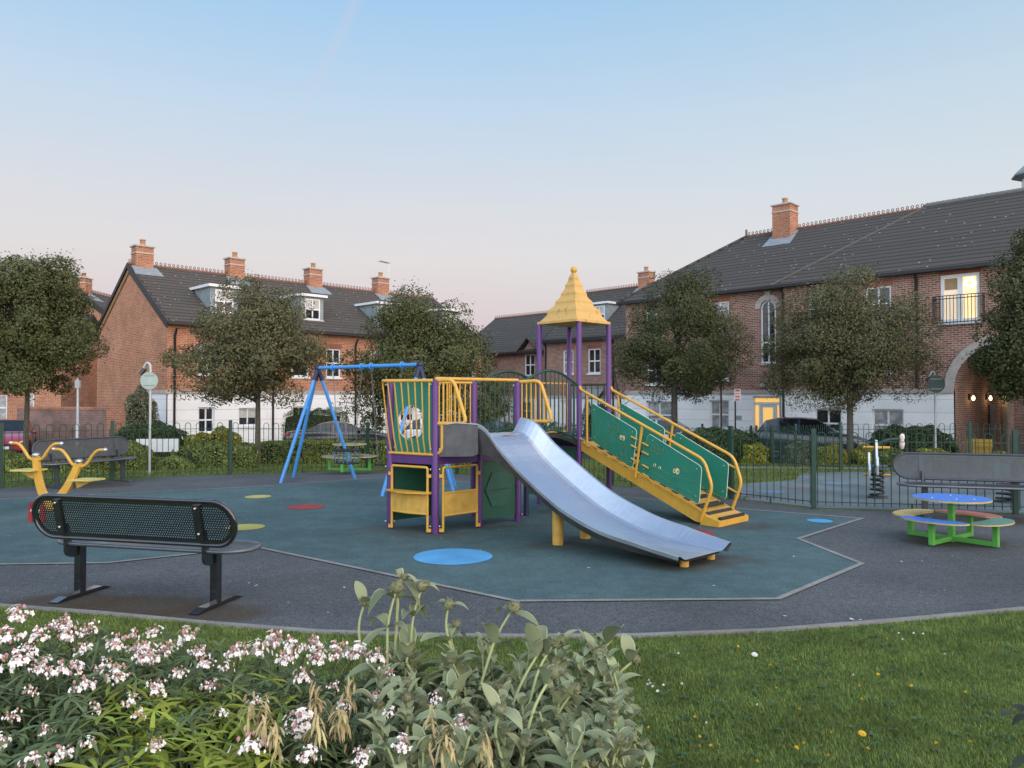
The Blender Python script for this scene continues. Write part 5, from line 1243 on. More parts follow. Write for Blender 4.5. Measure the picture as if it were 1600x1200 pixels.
mb.face([V((0, Dk, 2.6)), V((0, 1.2, 2.6)), V((0, 1.2, eave)), V((0, Dk, eave))]); mb.build('wall', BR_R, t)
mb = MB(); wallgrid(mb, 9.42, Lx, 0, 2.62, [r_ for r_ in rects if r_[0] > 9.5 and r_[1] < 2.6], f, depth=.14); mb.build('ground_floor_render', ASH, t)
mb = MB(); wallgrid(mb, 0, 6.22, 0, 2.62, [r_ for r_ in rects if r_[0] < 6.2 and r_[1] < 2.6], f, depth=.14)
mb.face([V((-.04, 1.0, 0)), V((-.04, -.04, 0)), V((-.04, -.04, 2.62)), V((-.04, 1.0, 2.62))]); mb.build('ground_floor_render', ASH, t)
mb = MB(); mb.bb((-.04, -.09, 2.53), (6.22, -.042, 2.68)); mb.build('string_course', STONE, t)
mb = MB(); mb.bb((9.42, -.09, 2.53), (Lx, -.042, 2.68)); mb.build('string_course', STONE, t)
for o in ops: window(t, *o['r'][:4], lintel=o['r'][1] > 2.7, **{k: v for k, v in o.items() if k != 'r'})
archband(t, 7.82, 2.62, 1.6, 1.90, -.07, -.045)
# passage walls and vault
mb = MB(); n = 16
prof_ = [(6.22, 0), (6.22, 2.62)]+[(7.82+1.6*cos(pi-pi*i/n), 2.62+1.6*sin(pi-pi*i/n)) for i in range(1, n)]+[(9.42, 2.62), (9.42, 0)]
for (a, b) in zip(prof_, prof_[1:]): mb.face([V((a[0], .101, a[1])), V((b[0], .101, b[1])), V((b[0], Dk-.101, b[1])), V((a[0], Dk-.101, a[1]))])
mb.build('passage', BR_R, t)
mb = MB(); mb.bb((6.23, 4.3, 0), (6.29, 5.1, 2.1)); mb.build('passage_door', DRK, t)
mb = MB(); mb.bb((6.225, 6.4, 0), (6.4, 7.1, 2.4)); mb.build('passage_pillar', STONE, t)
for yy in (1.7, 4.0, 6.1):
    mb = MB(); mb.lathe((6.38, yy, 2.35), [(.02, -.08), (.045, -.05), (.05, .03), (.025, .08), (.01, .085)], 10); la = mb.build('wall_lamp', WARM, t)
    mb = MB(); mb.bb((6.225, yy-.05, 2.3), (6.30, yy+.05, 2.5)); mb.build('lamp_bracket', DRK, la)
    pl = bpy.data.lights.new('passage_lamp_light', 'POINT'); pl.energy = 2.5; pl.color = (1, .7, .35); pl.shadow_soft_size = .1
    po = bpy.data.objects.new('passage_lamp_light', pl); COL.objects.link(po); po.parent = t; po.location = (6.62, yy, 2.3)
# juliet balcony
mb = MB(); x0, x1 = 5.66, 7.18; y0 = -.32; z0, z1 = 4.90, 5.86
for z in (z0+.05, z1, z1-.10): mb.tube([(x0, -.01, z), (x0, y0, z), (x1, y0, z), (x1, -.01, z)], .016, 5)
for i in range(15): x = x0+(x1-x0)*i/14; mb.tube([(x, y0, z0), (x, y0, z1)], .011, 4)
for x in (x0, x1):
    for y in (-.1, -.2): mb.tube([(x, y, z0), (x, y, z1)], .011, 4)
mb.build('balcony_railing', DRK, t)
mb = MB(); mb.bb((6.51, .080, 5.09), (6.91, .083, 6.51)); mb.build('lit_curtain', emis('lit_curtain', (.92, .68, .34), .75), t)
# star lamp seen through the lit window
mb = MB(); 
for k in range(6):
    c = V((6.71+.13*cos(k*1.1), .077, 6.27+.15*sin(k*1.1)))
    mb.face([c+V((( .1 if j % 2 == 0 else .04)*cos(j*pi/5), 0, (.1 if j % 2 == 0 else .04)*sin(j*pi/5))) for j in range(10)])
mb.build('star_lamp', emis('star_glow', (1., .8, .45), 2.2), t)
mb = MB()
for i in range(7): mb.bb((6.50+.0, .084, 5.1+i*.0), (6.52, .086, 5.2)) if False else None
mb.bb((5.93, .083, 6.1), (6.33, .086, 6.5)); mb.build('blind', mat('blind_tan', (.35, .24, .14), rough=.8), t)
mb = MB(); R1, R2 = hip(mb, -.3, Lx+.3, -.3, Dk+.3, eave, ridge, True, True); roof = mb.build('roof', TILE2, t)
mb = MB(); mb.tube([V((-.3, -.3, eave+.02)), R1+V((0, 0, .0))], .06, 6); mb.tube([V((-.3, Dk+.3, eave+.02)), R1+V((0, 0, .02))], .1, 6); mb.build('hip_tiles', mat('hip_brown', (.095, .085, .075), rough=.9), roof)
mb = MB(); mb.tube([R1+V((0, 0, .03)), R2+V((0, 0, .03))], .11, 6); mb.build('ridge_tiles', mat('ridge_grey', (.14, .14, .14), rough=.8), roof)
gutter(t, -.3, Lx+.3, eave, -.33); mb = MB(); mb.bb((-.3, -.3, eave-.09), (Lx, -.004, eave-.02)); mb.build('soffit', DRK, t)
pipe(t, at_L(1434, 10.8, 30.8, s2, -s2), 2.7, 6.8); pipe(t, .12, .0, 6.8)
# clock turret peeping over the ridge at the right edge
t = thing('roof_turret', 'white louvred turret with dark cap above the tiled ridge', 'turret', (23.75, 34.3, 8.6))
mb = MB(); mb.lathe((0, 0, 0), [(1.0, 0), (1.0, .4), (.8, .45), (.75, 2.9)], 8, smooth=False); mb.build('drum', WHP, t)
mb = MB(); mb.lathe((0, 0, 0), [(.75, 2.9), (1.15, 3.0), (1.15, 3.08), (.7, 3.5), (.35, 4.1), (.05, 4.9), (.001, 4.9)], 8, smooth=False); mb.build('cap', LEAD, t)
mb = MB(); mb.lathe((0, 0, 0), [(1.1, -.4), (1.1, .3), (.95, .42)], 8, smooth=False); mb.build('base', DRK, t)
t = thing('roof_turret', 'x', 'turret') if False else None
# garden wall on the left
t = thing('garden_wall', 'weathered pinkish brick garden wall beside the gable end', 'garden wall', (-21.3, 33.2, G0))
mb = MB(); a = V((-21.3, 33.2, 0)); b = V((-16.9, 32.2, 0)); d_ = (b-a).normalized(); n_ = V((-d_.y, d_.x, 0))*.11
mb.prism([a-n_+V((0, 0, G0)), b-n_+V((0, 0, G0)), b+n_+V((0, 0, G0)), a+n_+V((0, 0, G0))], (0, 0, 1.86)); mb.build('wall', BR_W, t, world=True)
n2_ = n_*1.25; mb = MB(); mb.prism([a-n2_+V((0, 0, G0+1.862)), b-n2_+V((0, 0, G0+1.862)), b+n2_+V((0, 0, G0+1.862)), a+n2_+V((0, 0, G0+1.862))], (0, 0, .12)); mb.build('coping', BR_O, t, world=True)
c_ = b+d_*.55; q_ = n_*1.3; mb = MB(); mb.prism([b-q_+V((0, 0, G0)), c_-q_+d_*.5+V((0, 0, G0)), c_+q_+d_*.5+V((0, 0, G0)), b+q_+V((0, 0, G0))], (0, 0, 2.06)); mb.build('pier', BR_O, t, world=True)
t = thing('passage_backdrop', 'brick wall added beyond the arch passage to darken its far end', 'wall', (24.5, 38.5, G0), radians(-45))  # added past the arch so the passage end stays dark
mb = MB(); mb.bb((-7, 0, 0), (7, .3, 5.)); mb.build('wall', BR_R, t); mb = MB(); mb.bb((-7, -.04, 5.), (7, .34, 5.12)); mb.build('coping', STONE, t)
# ---------------------------------------------------------------- signs, poles, bin
GALV = mat('galvanised', (.42, .45, .45), rough=.4, metal=.3, var=.12); SGN = mat('sign_back', (.34, .41, .38), rough=.5); SGND = mat('sign_back_green', (.075, .105, .095), rough=.5)
def roundsign(name, label, px, pyb, pyc, pyt, r, m, zdisc, rz=0., zb=0.):
    Y = None
    p = gp(px, pyb, zb); Y = p.y; t = thing(name, label, 'road sign', (p.x, p.y, gh(p.y)), rz)
    H_ = CZ+(620-pyt)/1200*Y-gh(Y)
    mb = MB(); pts = [V((0, 0, 0)), V((0, 0, H_-.10))]+[V((-.065+.065*cos(a), -.0, H_-.10+.10*sin(a))) for a in [pi*k/10 for k in range(1, 8)]]+[V((-.17, .0, H_-.16))]
    mb.tube(pts, .028, 10); mb.build('pole', GALV, t)
    mb = MB(); mb.box((-.17, 0, H_-.19), (.06, .10, .16), Matrix.Rotation(.6, 3, 'Y')); mb.build('lamp_head', mat('sign_lamp', (.05, .06, .05), rough=.4), t)
    zc = CZ+(620-pyc)/1200*Y-gh(Y)
    mb = MB(); mb.lathe((0, -.055, zc), [(.001, 0), (r, 0), (r, -.012), (.001, -.012)], 32, smooth=False, M=Matrix.Rotation(-pi/2, 3, 'X')); d_ = mb.build('sign_disc', m, t)
    mb = MB(); 
    for dz in (-r*.55, r*.55):
        mb = MB(); mb.bb((-r*.62, -.068, zc+dz-.012), (r*.62, -.056, zc+dz+.012)); mb.build('clamp_strip', GALV if m is SGND else mat('strip_grey', (.2, .24, .23), rough=.5), d_)
    return t
# the disc faces away from the camera (grey back visible): turn the sign so its back strips face us
roundsign('road_sign', 'pale grey back of a round sign on galvanised pole, left side', 234, 739, 595, 567, .19, SGN, 0)
roundsign('road_sign', 'dark back of a round sign on grey pole near the arch', 1462, 722, 600, 581, .26, SGND, 0, zb=-.25)
t = thing('display_board', 'blank white board on two legs among the left hedges', 'board', (*vp(246, 706, 20.)[:2], gh(20.)), radians(8))
mb = MB(); hz = CZ-(706-620)/1200*20-gh(20.); mb.bb((-.52, -.02, hz), (.52, .02, hz+.34)); mb.build('board', mat('board_white', (.52, .56, .57), rough=.5), t)
for x in (-.36, .38):
    mb = MB(); mb.bb((x-.025, .021, 0), (x+.025, .07, hz+.2)); mb.build('leg', GALV, t)
p = vp(121, 690, 30.); t = thing('thin_pole', 'slim grey pole in front of the garden wall', 'pole', (p.x, p.y, gh(30)))
mb = MB(); mb.tube([(0, 0, 0), (0, 0, 1.3), (0, 0, 1.31), (0, 0, 3.1)], [.07, .07, .05, .04], 8); mb.build('pole', GALV, t)
mb = MB(); mb.bb((-.09, -.06, 2.7), (.09, .06, 3.0)); mb.build('box', GALV, t)
p = vp(200, 671, 27.); t = thing('street_sign', 'small white street nameplate above the left hedge', 'street sign', (p.x, p.y, gh(27.)), radians(12))
hz = p.z-gh(27.); mb = MB(); mb.bb((-.25, -.012, hz-.05), (.25, .012, hz+.05)); mb.build('plate', WHP, t)
mb = MB(); mb.bb((-.2, .013, 0), (-.16, .04, hz+.03)); mb.bb((.16, .013, 0), (.2, .04, hz+.03)); mb.build('leg', DRK, t)
mb = MB()
for i in range(8): mb.bb((-.2+.05*i, -.0145, hz-.025), (-.175+.05*i, -.0125, hz+.025))
mb.build('lettering', DRK, t)
p = vp(1149, 672, 28.); t = thing('parking_sign', 'small white and red sign on a thin dark post', 'sign', (p.x, p.y, gh(28)))
mb = MB(); mb.tube([(0, 0, 0), (0, 0, 2.55)], .03, 8); mb.build('post', DRK, t)
mb = MB(); mb.bb((-.04, -.045, 2.1), (.19, -.032, 2.54)); o = mb.build('plate', mat('plate_white', (.72, .68, .66), rough=.5), t)
mb = MB()
for i, (a, b) in enumerate(((.0, .05), (.09, .11), (.14, .18), (.24, .27), (.33, .4))): mb.bb((-.01, -.049, 2.12+a), (.15, -.0455, 2.12+b))
mb.build('red_marking', mat('sign_red', (.5, .06, .05), rough=.5), o)
for k, (px, yy, hh, lab) in enumerate(((1127, 30.5, 2.4, 'slim black lamp post with thick base beside the ground-floor window'),)):
    p = vp(px, 680, yy); t = thing('lamp_post', lab, 'lamp post', (p.x, p.y, gh(yy)))
    mb = MB(); mb.lathe((0, 0, 0), [(.11, 0), (.11, .8), (.075, .95), (.04, 1.1), (.035, 4.2), (.001, 4.25)], 10); mb.build('pole', DRK, t)
    mb = MB(); mb.lathe((0, 0, 4.2), [(.03, 0), (.16, .1), (.2, .4), (.05, .5), (.001, .55)], 8); mb.build('lantern', DRK, t)
p = vp(1530, 690, 24.6); t = thing('grit_bin', 'yellow salt bin with sloping lid by the arch passage', 'grit bin', (p.x, p.y, gh(24.6)), radians(-35)); t.scale = (.62, .62, .8)
mb = MB(); mb.prism([V((-.48, -.3, 0)), V((.48, -.3, 0)), V((.55, -.3, .62)), V((-.55, -.3, .62))], (0, .6, 0)); mb.build('tub', mat('bin_yellow', (.36, .22, .02), rough=.5), t, bevel=.03)
mb = MB(); mb.prism([V((-.58, -.36, .62)), V((-.58, .36, .62)), V((-.58, .36, .92)), V((-.58, .1, .90)), V((-.58, -.36, .72))], (1.16, 0, 0)); mb.build('lid', mat('bin_yellow', (0, 0, 0)), t, bevel=.02)
# low black railings in front of the apartment building
fence('low_railings', 'thin black pointed railings in front of the white ground floor', [(6.2, 33.6), (9.6, 30.2)], bay=2.4, h=.85, m=DRK, ground=lambda x, y: G0+.1)
# ================================================================ cars
def carpaint(name, c): return mat(name, c, rough=.22, var=.04, coat=1., spec=.5)
CGL = mat('car_glass', (.010, .012, .014), rough=.05, spec=.6, var=.1); TYRE = mat('tyre', (.012, .012, .013), rough=.8); RIM = mat('alloy_rim', (.35, .36, .38), rough=.3, metal=.8)
HL = mat('headlight', (.75, .78, .8), rough=.1, spec=1.); TLR = mat('tail_light', (.35, .01, .015), rough=.15)
def car(name, label, loc, rz, paint, kind='hatch', L=4.1, W=1.76, Hh=1.48, plate=True):
    t = thing(name, label, 'car', loc, rz); k = L/4.1
    if kind == 'hatch': st = [(-2.05, .55, .72, .76, .80), (-2.0, .30, .86, .90, .90), (-1.85, .22, .95, 1.0, .86), (-1.55, .22, .97, 1.36, .72), (-1.1, .22, .96, 1.46, .66), (-.4, .20, .94, 1.48, .66), (.2, .20, .92, 1.44, .66), (.85, .20, .90, 1.02, .80), (1.05, .20, .89, .96, .84), (1.55, .22, .82, .88, .82), (1.9, .26, .68, .74, .74), (2.03, .36, .58, .62, .68)]
    else: st = [(-2.05, .50, .76, .80, .78), (-2.0, .30, .88, .92, .80), (-1.85, .24, .90, .96, .80), (-1.35, .22, .92, 1.0, .76), (-.75, .20, .92, 1.36, .62), (-.3, .20, .91, 1.42, .62), (.15, .20, .90, 1.38, .62), (.85, .20, .88, .98, .78), (1.05, .20, .87, .93, .82), (1.55, .22, .80, .86, .80), (1.9, .26, .68, .72, .72), (2.03, .36, .56, .60, .66)]
    rings = []
    for x, zb, zs, zt, wt in st:
        x *= k; hw = W/2*(1-.10*(abs(x)/(2.05*k))**4); zt *= Hh/1.48 if zt > 1.1 else 1
        wt = hw*wt/.88 if zt < 1.1 else hw*.74
        h = [(0, zb), (hw*.86, zb), (hw*.985, zb+.12), (hw, (zb+zs)/2+.05), (hw*.97, zs-.06), (hw*.93, zs), (wt, zt-.035), (wt*.8, zt), (0, zt+.01)]
        ring = [V((x, y, z)) for y, z in h]+[V((x, -y, z)) for y, z in reversed(h[1:-1])]; rings.append(ring)
    n = len(rings[0]); gl = MB(); bd_ = MB(); V_ = [p for r in rings for p in r]; F_b = []; F_g = []
    cab0 = 2 if kind == 'hatch' else 3; cab1 = 6
    for i in range(len(rings)-1):
        for j in range(n):
            f = (i*n+j, (i+1)*n+j, (i+1)*n+(j+1) % n, i*n+(j+1) % n); jj = j if j < 8 else n-1-j
            side = jj == 5 and cab0 <= i <= cab1 and st[min(i, 11)][3] > .94; topf = jj in (6, 7) and (i == cab1 or i == cab0)
            (F_g if side or topf else F_b).append(f)
    bd_.mesh(V_, F_b, True); gl.mesh(V_, F_g, False); bd_.face(list(reversed(rings[-1]))[::-1]); bd_.face(rings[0][::-1])
    body = bd_.build('body', paint, t)
    sl_ = body.modifiers.new('s', 'WEIGHTED_NORMAL')
    gl.build('windows', CGL, t)
    pm = MB()
    for sg in (-1, 1):
        for i in ((3, 4, 5) if kind == 'hatch' else (4, 5, 6)):
            a = rings[i][5]; b = rings[i][6]; pm.beam(V((a.x, a.y*sg+.006*sg, a.z)), V((b.x, b.y*sg+.006*sg, b.z)), .075, .025, (0, 1, 0))
    pm.build('pillars', paint, t)
    for wx in (-1.28*k, 1.27*k):
        for sg in (-1, 1):
            y = sg*(W/2-.09); Mx = Matrix.Rotation(-pi/2*sg, 3, 'X')
            a_ = MB(); a_.lathe((wx, sg*(W/2-.02), .34), [(.001, .0), (.365, .0), (.37, .015)], 20, smooth=False, M=Mx); a_.build('wheel_arch', DRK, t)
            m_ = MB(); m_.lathe((wx, y, .315), [(.2, -.1), (.30, -.1), (.315, -.07), (.315, .08), (.30, .105), (.21, .11), (.2, .09)], 24, M=Mx); wh = m_.build('wheel', TYRE, t)
            m_ = MB(); m_.lathe((wx, y, .315), [(.001, .075), (.05, .09), (.06, .07), (.19, .06), (.21, .11), (.215, .08)], 24, M=Mx)
            for q in range(5):
                a = 2*pi*q/5; m_.box(V((wx, y+sg*.085, .315))+V((cos(a)*.11, 0, sin(a)*.11)), (.17, .02, .035), Matrix.Rotation(-a, 3, 'Y'))
            m_.build('rim', RIM, wh)
    fx = 1.90*k
    for sg in (-1, 1):
        m_ = MB(); m_.prism([V((fx-.20, sg*W*.435, .72)), V((fx+.02, sg*W*.36, .70)), V((fx+.10, sg*W*.27, .64)), V((fx+.09, sg*W*.28, .56)), V((fx-.05, sg*W*.42, .60))], (.035, sg*.03, .01)); m_.build('headlight', HL, t)
        m_ = MB(); m_.prism([V((-1.86*k, sg*W*.47, .92)), V((-2.02*k, sg*W*.40, .90)), V((-2.06*k, sg*W*.30, .86)), V((-2.05*k, sg*W*.32, .74)), V((-1.9*k, sg*W*.48, .78))], (-.03, sg*.03, 0)); m_.build('tail_light', TLR, t)
        m_ = MB(); m_.ball((.62*k, sg*(W/2+.06), .98), .1, 10, sq=.65); m_.build('mirror', paint, t)
    m_ = MB(); m_.box((2.04*k, 0, .36), (.04, 1.0, .12)); m_.box((2.04*k, 0, .56), (.04, .8, .08)); m_.build('grille', DRK, t)
    m_ = MB(); m_.box((2.075*k, 0, .46), (.015, .50, .10)); m_.build('number_plate', mat('plate_front', (.7, .7, .68), rough=.5), t)
    m_ = MB(); m_.box((-2.075*k, 0, .66), (.015, .50, .10)); m_.build('number_plate', mat('plate_rear', (.7, .55, .1), rough=.5), t)
    return t
C1 = carpaint('car_blue_black', (.016, .027, .058)); C2 = carpaint('car_black', (.006, .007, .010)); C3 = carpaint('car_red', (.34, .008, .018)); C4 = carpaint('car_silver_blue', (.30, .38, .50)); C5 = carpaint('car_white', (.65, .67, .68)); C6 = carpaint('car_silver', (.42, .43, .45))
gr = lambda y: gh(y)+.006
car('parked_car', 'dark blue hatchback parked in front of the lit entrance door', (10.4, 26.7, gr(26.7)), radians(-22), C1, L=3.9)
car('parked_car', 'black saloon car parked behind the blue swing, seen from its rear corner', (-7.35, 33.2, gr(33.2)), radians(12), C2, 'saloon', L=4.6, Hh=1.40)
car('parked_car', 'dark red car at left edge, its front facing the playground', (-19.9, 30.3, gr(30.3)), radians(-62), C3, L=4.0)
car('parked_car', 'pale silver-blue car parked behind the ramp railings', (6.0, 29.3, gr(29.3)), radians(-20), C4, L=3.9)
car('parked_car', 'white car glimpsed through the yellow bars of the climbing frame', (-3.0, 34.5, gr(34.5)), radians(5), C5, L=3.9)
car('parked_car', 'dark car partly visible beside the white one behind the frame', (-1.2, 37.5, gr(37.5)), radians(-30), C2, 'saloon', L=4.3)
# ================================================================ trees, hedges, shrubs, lawn
BARK = mat('bark', (.085, .075, .06), rough=.95, var=.35, scale=14, bump=.6, bscale=30)
LF1 = leafmat('leaf_oak_dark', (.100, .110, .044), island=.3, rough=.5, trans=.18)
LF2 = leafmat('leaf_olive', (.132, .128, .062), island=.3, rough=.5, trans=.18)
LF3 = leafmat('leaf_dense', (.080, .088, .037), island=.3, rough=.5, trans=.12)
def tree(label, px, pyb, Y, x0, x1, y0, y1, n, m, seed, leaf=(.095, .052), K=70, trunk=.12, squash=1., lean=0., core=.3, group='small evergreen street trees', shape='round'):
    global RNG
    RNG = np.random.default_rng(seed); rnd = random.Random(seed)
    g = gh(Y); bx = (px-800)/1200*Y
    t = thing('evergreen_tree', label, 'tree', (bx, Y, g), group=group)
    cx = ((x0+x1)/2-800)/1200*Y-bx; rx = (x1-x0)/2/1200*Y; zt = CZ+(620-y0)/1200*Y-g; zb = CZ+(620-y1)/1200*Y-g; cz = (zt+zb)/2; rz = (zt-zb)/2
    # clumps through the crown's volume
    C = []; 
    while len(C) < K:
        d = unit(1)[0]; r = rnd.uniform(.25, 1.06)**.6
        p = d*r
        if shape == 'cone' and p[2] > 0 and hypot(p[0], p[1]) > 1-.65*p[2]: continue
        if shape == 'flat' and p[2] < -.45 and hypot(p[0], p[1]) < .3: continue
        if p[2] < 0: p[:2] *= 1+.38*min(.6, -p[2])
        if p[2] < -.72: p[2] = -.72-.1*rnd.random()
        C.append(p)
    C = np.array(C); cr_ = RNG.uniform(.15, .30, K)
    idx = RNG.integers(0, K, n); d = unit(n); rr = RNG.uniform(.35, 1., n)**.45
    P = C[idx]*(1-cr_[idx][:, None]*.8)+d*rr[:, None]*cr_[idx][:, None]*np.array([1, 1, .8])
    # ragged twigs poking out
    tw = RNG.random(n) < .07; P[tw] *= RNG.uniform(1.02, 1.13, tw.sum())[:, None]
    S_ = np.array([rx*1.10, rx*1.02, rz*1.09]); n = int(n*1.0); ctr = np.array([cx, 0, cz])
    Pw = P*S_+ctr
    v, f = leaf_quads(Pw, leaf[0]*.86, leaf[1]*.9, nbias=norm(d*.6+P*.8+np.array([0, 0, .25])), bias=.55)
    mb = MB(); tz = zb+rz*.35
    tr = trunk; mb.tube([(0, 0, -.05), (.01, 0, .1), (.02+lean*.3, .01, tz*.5), (lean+.02, 0, tz), (cx*.7, 0, cz+rz*.4)], [tr*1.35, tr, tr*.85, tr*.7, tr*.25], 9); mb.build('trunk', BARK, t)
    mb = MB()
    for k in range(26):
        c = C[k % K]*S_*.92+ctr; z0 = rnd.uniform(zb+rz*.15, cz+rz*.1); s = V((lean+(cx*.6)*(z0-zb)/(2*rz), 0, z0)); e = V(c); mid = (s+e)/2+V((rnd.uniform(-.15, .15), rnd.uniform(-.15, .15), -.1*rx+rnd.uniform(0, .2)))
        mb.tube([s, mid, e], [tr*.33, tr*.2, .008], 5)
        for q in range(3):
            a = mid+(e-mid)*rnd.uniform(.1, .8); b = a+V((rnd.uniform(-1, 1), rnd.uniform(-1, 1), rnd.uniform(-.4, .9)))*rx*.24; mb.tube([a, b], [.018, .005], 4, cap=False)
    mb.build('branches', BARK, t)
    npmesh('crown', v, f, m, t); return t
tree('dark round-crowned evergreen tree cut by the left edge', 40, 705, 23, -75, 142, 384, 632, 80000, LF1, 3, K=140, trunk=.085, lean=.05)
tree('greyish round evergreen tree with bare trunk in front of the brick terrace', 402, 724, 21.2, 276, 510, 440, 648, 46000, LF2, 4, K=130, trunk=.085, leaf=(.095, .043))
tree('broad bushy evergreen tree behind the blue swing crossbeam', 665, 712, 24., 548, 785, 445, 690, 66000, LF1, 5, K=100, trunk=.12, shape='round')
tree('dense dark evergreen tree just right of the yellow spire', 1053, 700, 29., 966, 1168, 412, 642, 64000, LF3, 6, K=110, trunk=.15, shape='cone')
tree('wide evergreen tree in front of the dark blue hatchback', 1327, 730, 23.2, 1205, 1447, 422, 658, 80000, LF2, 7, K=150, trunk=.11, leaf=(.085, .042))
tree('dark evergreen tree cut by the right edge before the arch', 1622, 735, 20., 1535, 1735, 360, 655, 56000, LF3, 8, K=110, trunk=.13)
# bare sapling by the middle houses
t = thing('bare_sapling', 'thin leafless sapling between the spire and the dense dark tree', 'sapling', (4.4, 32., gh(32)))
mb = MB(); rnd = random.Random(5); P_ = [V((.35, 0, 0)), V((.2, 0, 1.8)), V((-.1, 0, 3.2)), V((-.35, 0, 5.0))]; mb.tube(P_, [.06, .045, .03, .01], 6)
for k in range(34):
    s_ = rnd.uniform(.35, 1); i = min(2, int(s_*3)); a = P_[i]+(P_[i+1]-P_[i])*(s_*3-i); e = a+V((rnd.uniform(-.7, .7), rnd.uniform(-.5, .5), rnd.uniform(.2, .8))); mb.tube([a, (a+e)/2+V((0, 0, -.05)), e], [.014, .01, .004], 4, cap=False)
mb.build('trunk', BARK, t)
LH = {'dark': leafmat('leaf_hedge_dark', (.060, .095, .035), island=.5, trans=.1), 'mid': leafmat('leaf_hedge_mid', (.17, .215, .06), island=.5), 'gold': leafmat('leaf_hedge_gold', (.30, .29, .045), island=.45), 'green': leafmat('leaf_hedge_green', (.20, .25, .06), island=.4), 'grey': leafmat('leaf_hedge_grey', (.21, .22, .14), island=.6)}
CORE = mat('hedge_dark_core', (.018, .022, .010), rough=1., var=.4, scale=20)  # dark fill for the solid core added inside each hedge, stops see-through
def hedge(label, x0, x1, ytop, Y, depth, m, n, seed, name='hedge', leaf=(.07, .045), boxy=.35, cat='hedge', slant=0., lump=.12):
    """x0..x1, ytop measured at distance Y"""
    global RNG
    RNG = np.random.default_rng(seed); X0 = (x0-800)/1200*Y; X1 = (x1-800)/1200*Y; h = CZ+(620-ytop)/1200*Y-gh(Y)
    h = max(.3, h); cx = (X0+X1)/2; t = thing(name, label, cat, (cx, Y, gh(Y+.0)-.02), slant)
    a, b, c = (X1-X0)/2, depth/2, h
    d = unit(n); d[:, 2] = np.abs(d[:, 2]); e = boxy
    P = np.sign(d)*np.abs(d)**e; P /= np.maximum(1e-6, (np.abs(P)**(2/e)).sum(1)**(e/2))[:, None] if False else 1.
    mx = np.max(np.abs(d), axis=1)[:, None]; P = d*(1-boxy)+d/mx*boxy
    P = P/np.maximum(1., np.max(np.abs(P), axis=1))[:, None]
    bump = 1+lump*np.sin(P[:, 0]*a*5.1+seed)*np.cos(P[:, 1]*b*4.3+seed*2)+lump*.6*np.sin(P[:, 0]*a*11+P[:, 2]*7)
    P = P*bump[:, None]*(1-np.abs(RNG.normal(0, .05, n)))[:, None]
    Pw = P*np.array([a, b, c])
    v, f = leaf_quads(Pw, leaf[0]*.86, leaf[1]*.9, nbias=norm(d+np.array([0, 0, .3])), bias=.5); npmesh('foliage', v, f, m, t)
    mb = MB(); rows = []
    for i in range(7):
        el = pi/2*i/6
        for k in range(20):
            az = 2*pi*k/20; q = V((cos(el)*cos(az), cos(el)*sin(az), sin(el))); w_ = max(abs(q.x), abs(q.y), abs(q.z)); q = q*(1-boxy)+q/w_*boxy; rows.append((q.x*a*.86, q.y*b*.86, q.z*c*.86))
    mb.mesh(rows, [(i*20+k, i*20+(k+1) % 20, (i+1)*20+(k+1) % 20, (i+1)*20+k) for i in range(6) for k in range(20)], True); mb.build('dark_core', CORE, t)
    return t
H = hedge
H('low clipped yellow-green hedge behind the blue swing, along the railings', 398, 612, 686, 23.6, .9, LH['green'], 16000, 21, boxy=.75, lump=.04)
H('dark clipped hedge left of the black saloon car', 404, 545, 638, 36.3, 1.4, LH['dark'], 15000, 22, boxy=.7, lump=.05)
H('dark rounded hedge behind the round sign pole', 178, 298, 660, 26, 1.8, LH['dark'], 12000, 23, lump=.06)
H('variegated tall shrub against the gable corner', 197, 243, 612, 30.5, 1.0, LH['grey'], 9000, 24, name='tall_shrub', boxy=.55, cat='shrub', leaf=(.09, .05))
H('golden low shrub near the white render, left side', 292, 384, 670, 24.5, 1.1, LH['gold'], 8000, 25, name='golden_shrub', cat='shrub')
H('leafy ground-hugging shrub right of the blank white board', 270, 400, 690, 20.5, 1.3, LH['mid'], 11000, 26, name='low_shrub', cat='shrub')
H('leafy shrub directly beneath the blank white board', 222, 300, 712, 19.6, .9, LH['mid'], 6000, 27, name='low_shrub', cat='shrub')
H('light green shrub just right of the left grey bench', 168, 232, 690, 18.8, 1.3, LH['mid'], 8000, 28, name='low_shrub', cat='shrub')
H('wide leafy shrub bed behind the left grey bench', 50, 185, 698, 18.2, 1.4, LH['mid'], 15000, 29, name='low_shrub', cat='shrub')
H('shrub at the left edge behind the yellow rocker', -60, 52, 706, 17.5, 1.3, LH['mid'], 9000, 30, name='low_shrub', cat='shrub')
H('leafy low hedge seen behind the lower bars of the climbing frame', 600, 800, 690, 23.8, 1.0, LH['mid'], 12000, 31, boxy=.6)
H('dark hedge between the middle houses and the bridge', 770, 905, 662, 31, 1.5, LH['dark'], 10000, 32, boxy=.6)
H('upright dark bush right behind the spire posts', 905, 965, 628, 33., 1.4, LH['dark'], 8000, 33, name='upright_bush', cat='shrub', boxy=.3)
H('dark green hedge behind the ramp and railings', 1040, 1195, 668, 24.5, 1.8, LH['dark'], 15000, 34, lump=.06)
H('dark green hedge end with golden leaves right of the ramp', 1160, 1205, 692, 23.6, 1.0, LH['gold'], 5000, 35, name='golden_shrub', cat='shrub')
H('pale flowering shrub below the hatchback', 1225, 1268, 690, 23., .8, LH['grey'], 4500, 36, name='pale_shrub', cat='shrub', leaf=(.06, .035))
H('golden hedge left of the wide tree trunk', 1272, 1322, 694, 22.6, .9, LH['gold'], 6000, 37, name='golden_shrub', cat='shrub')
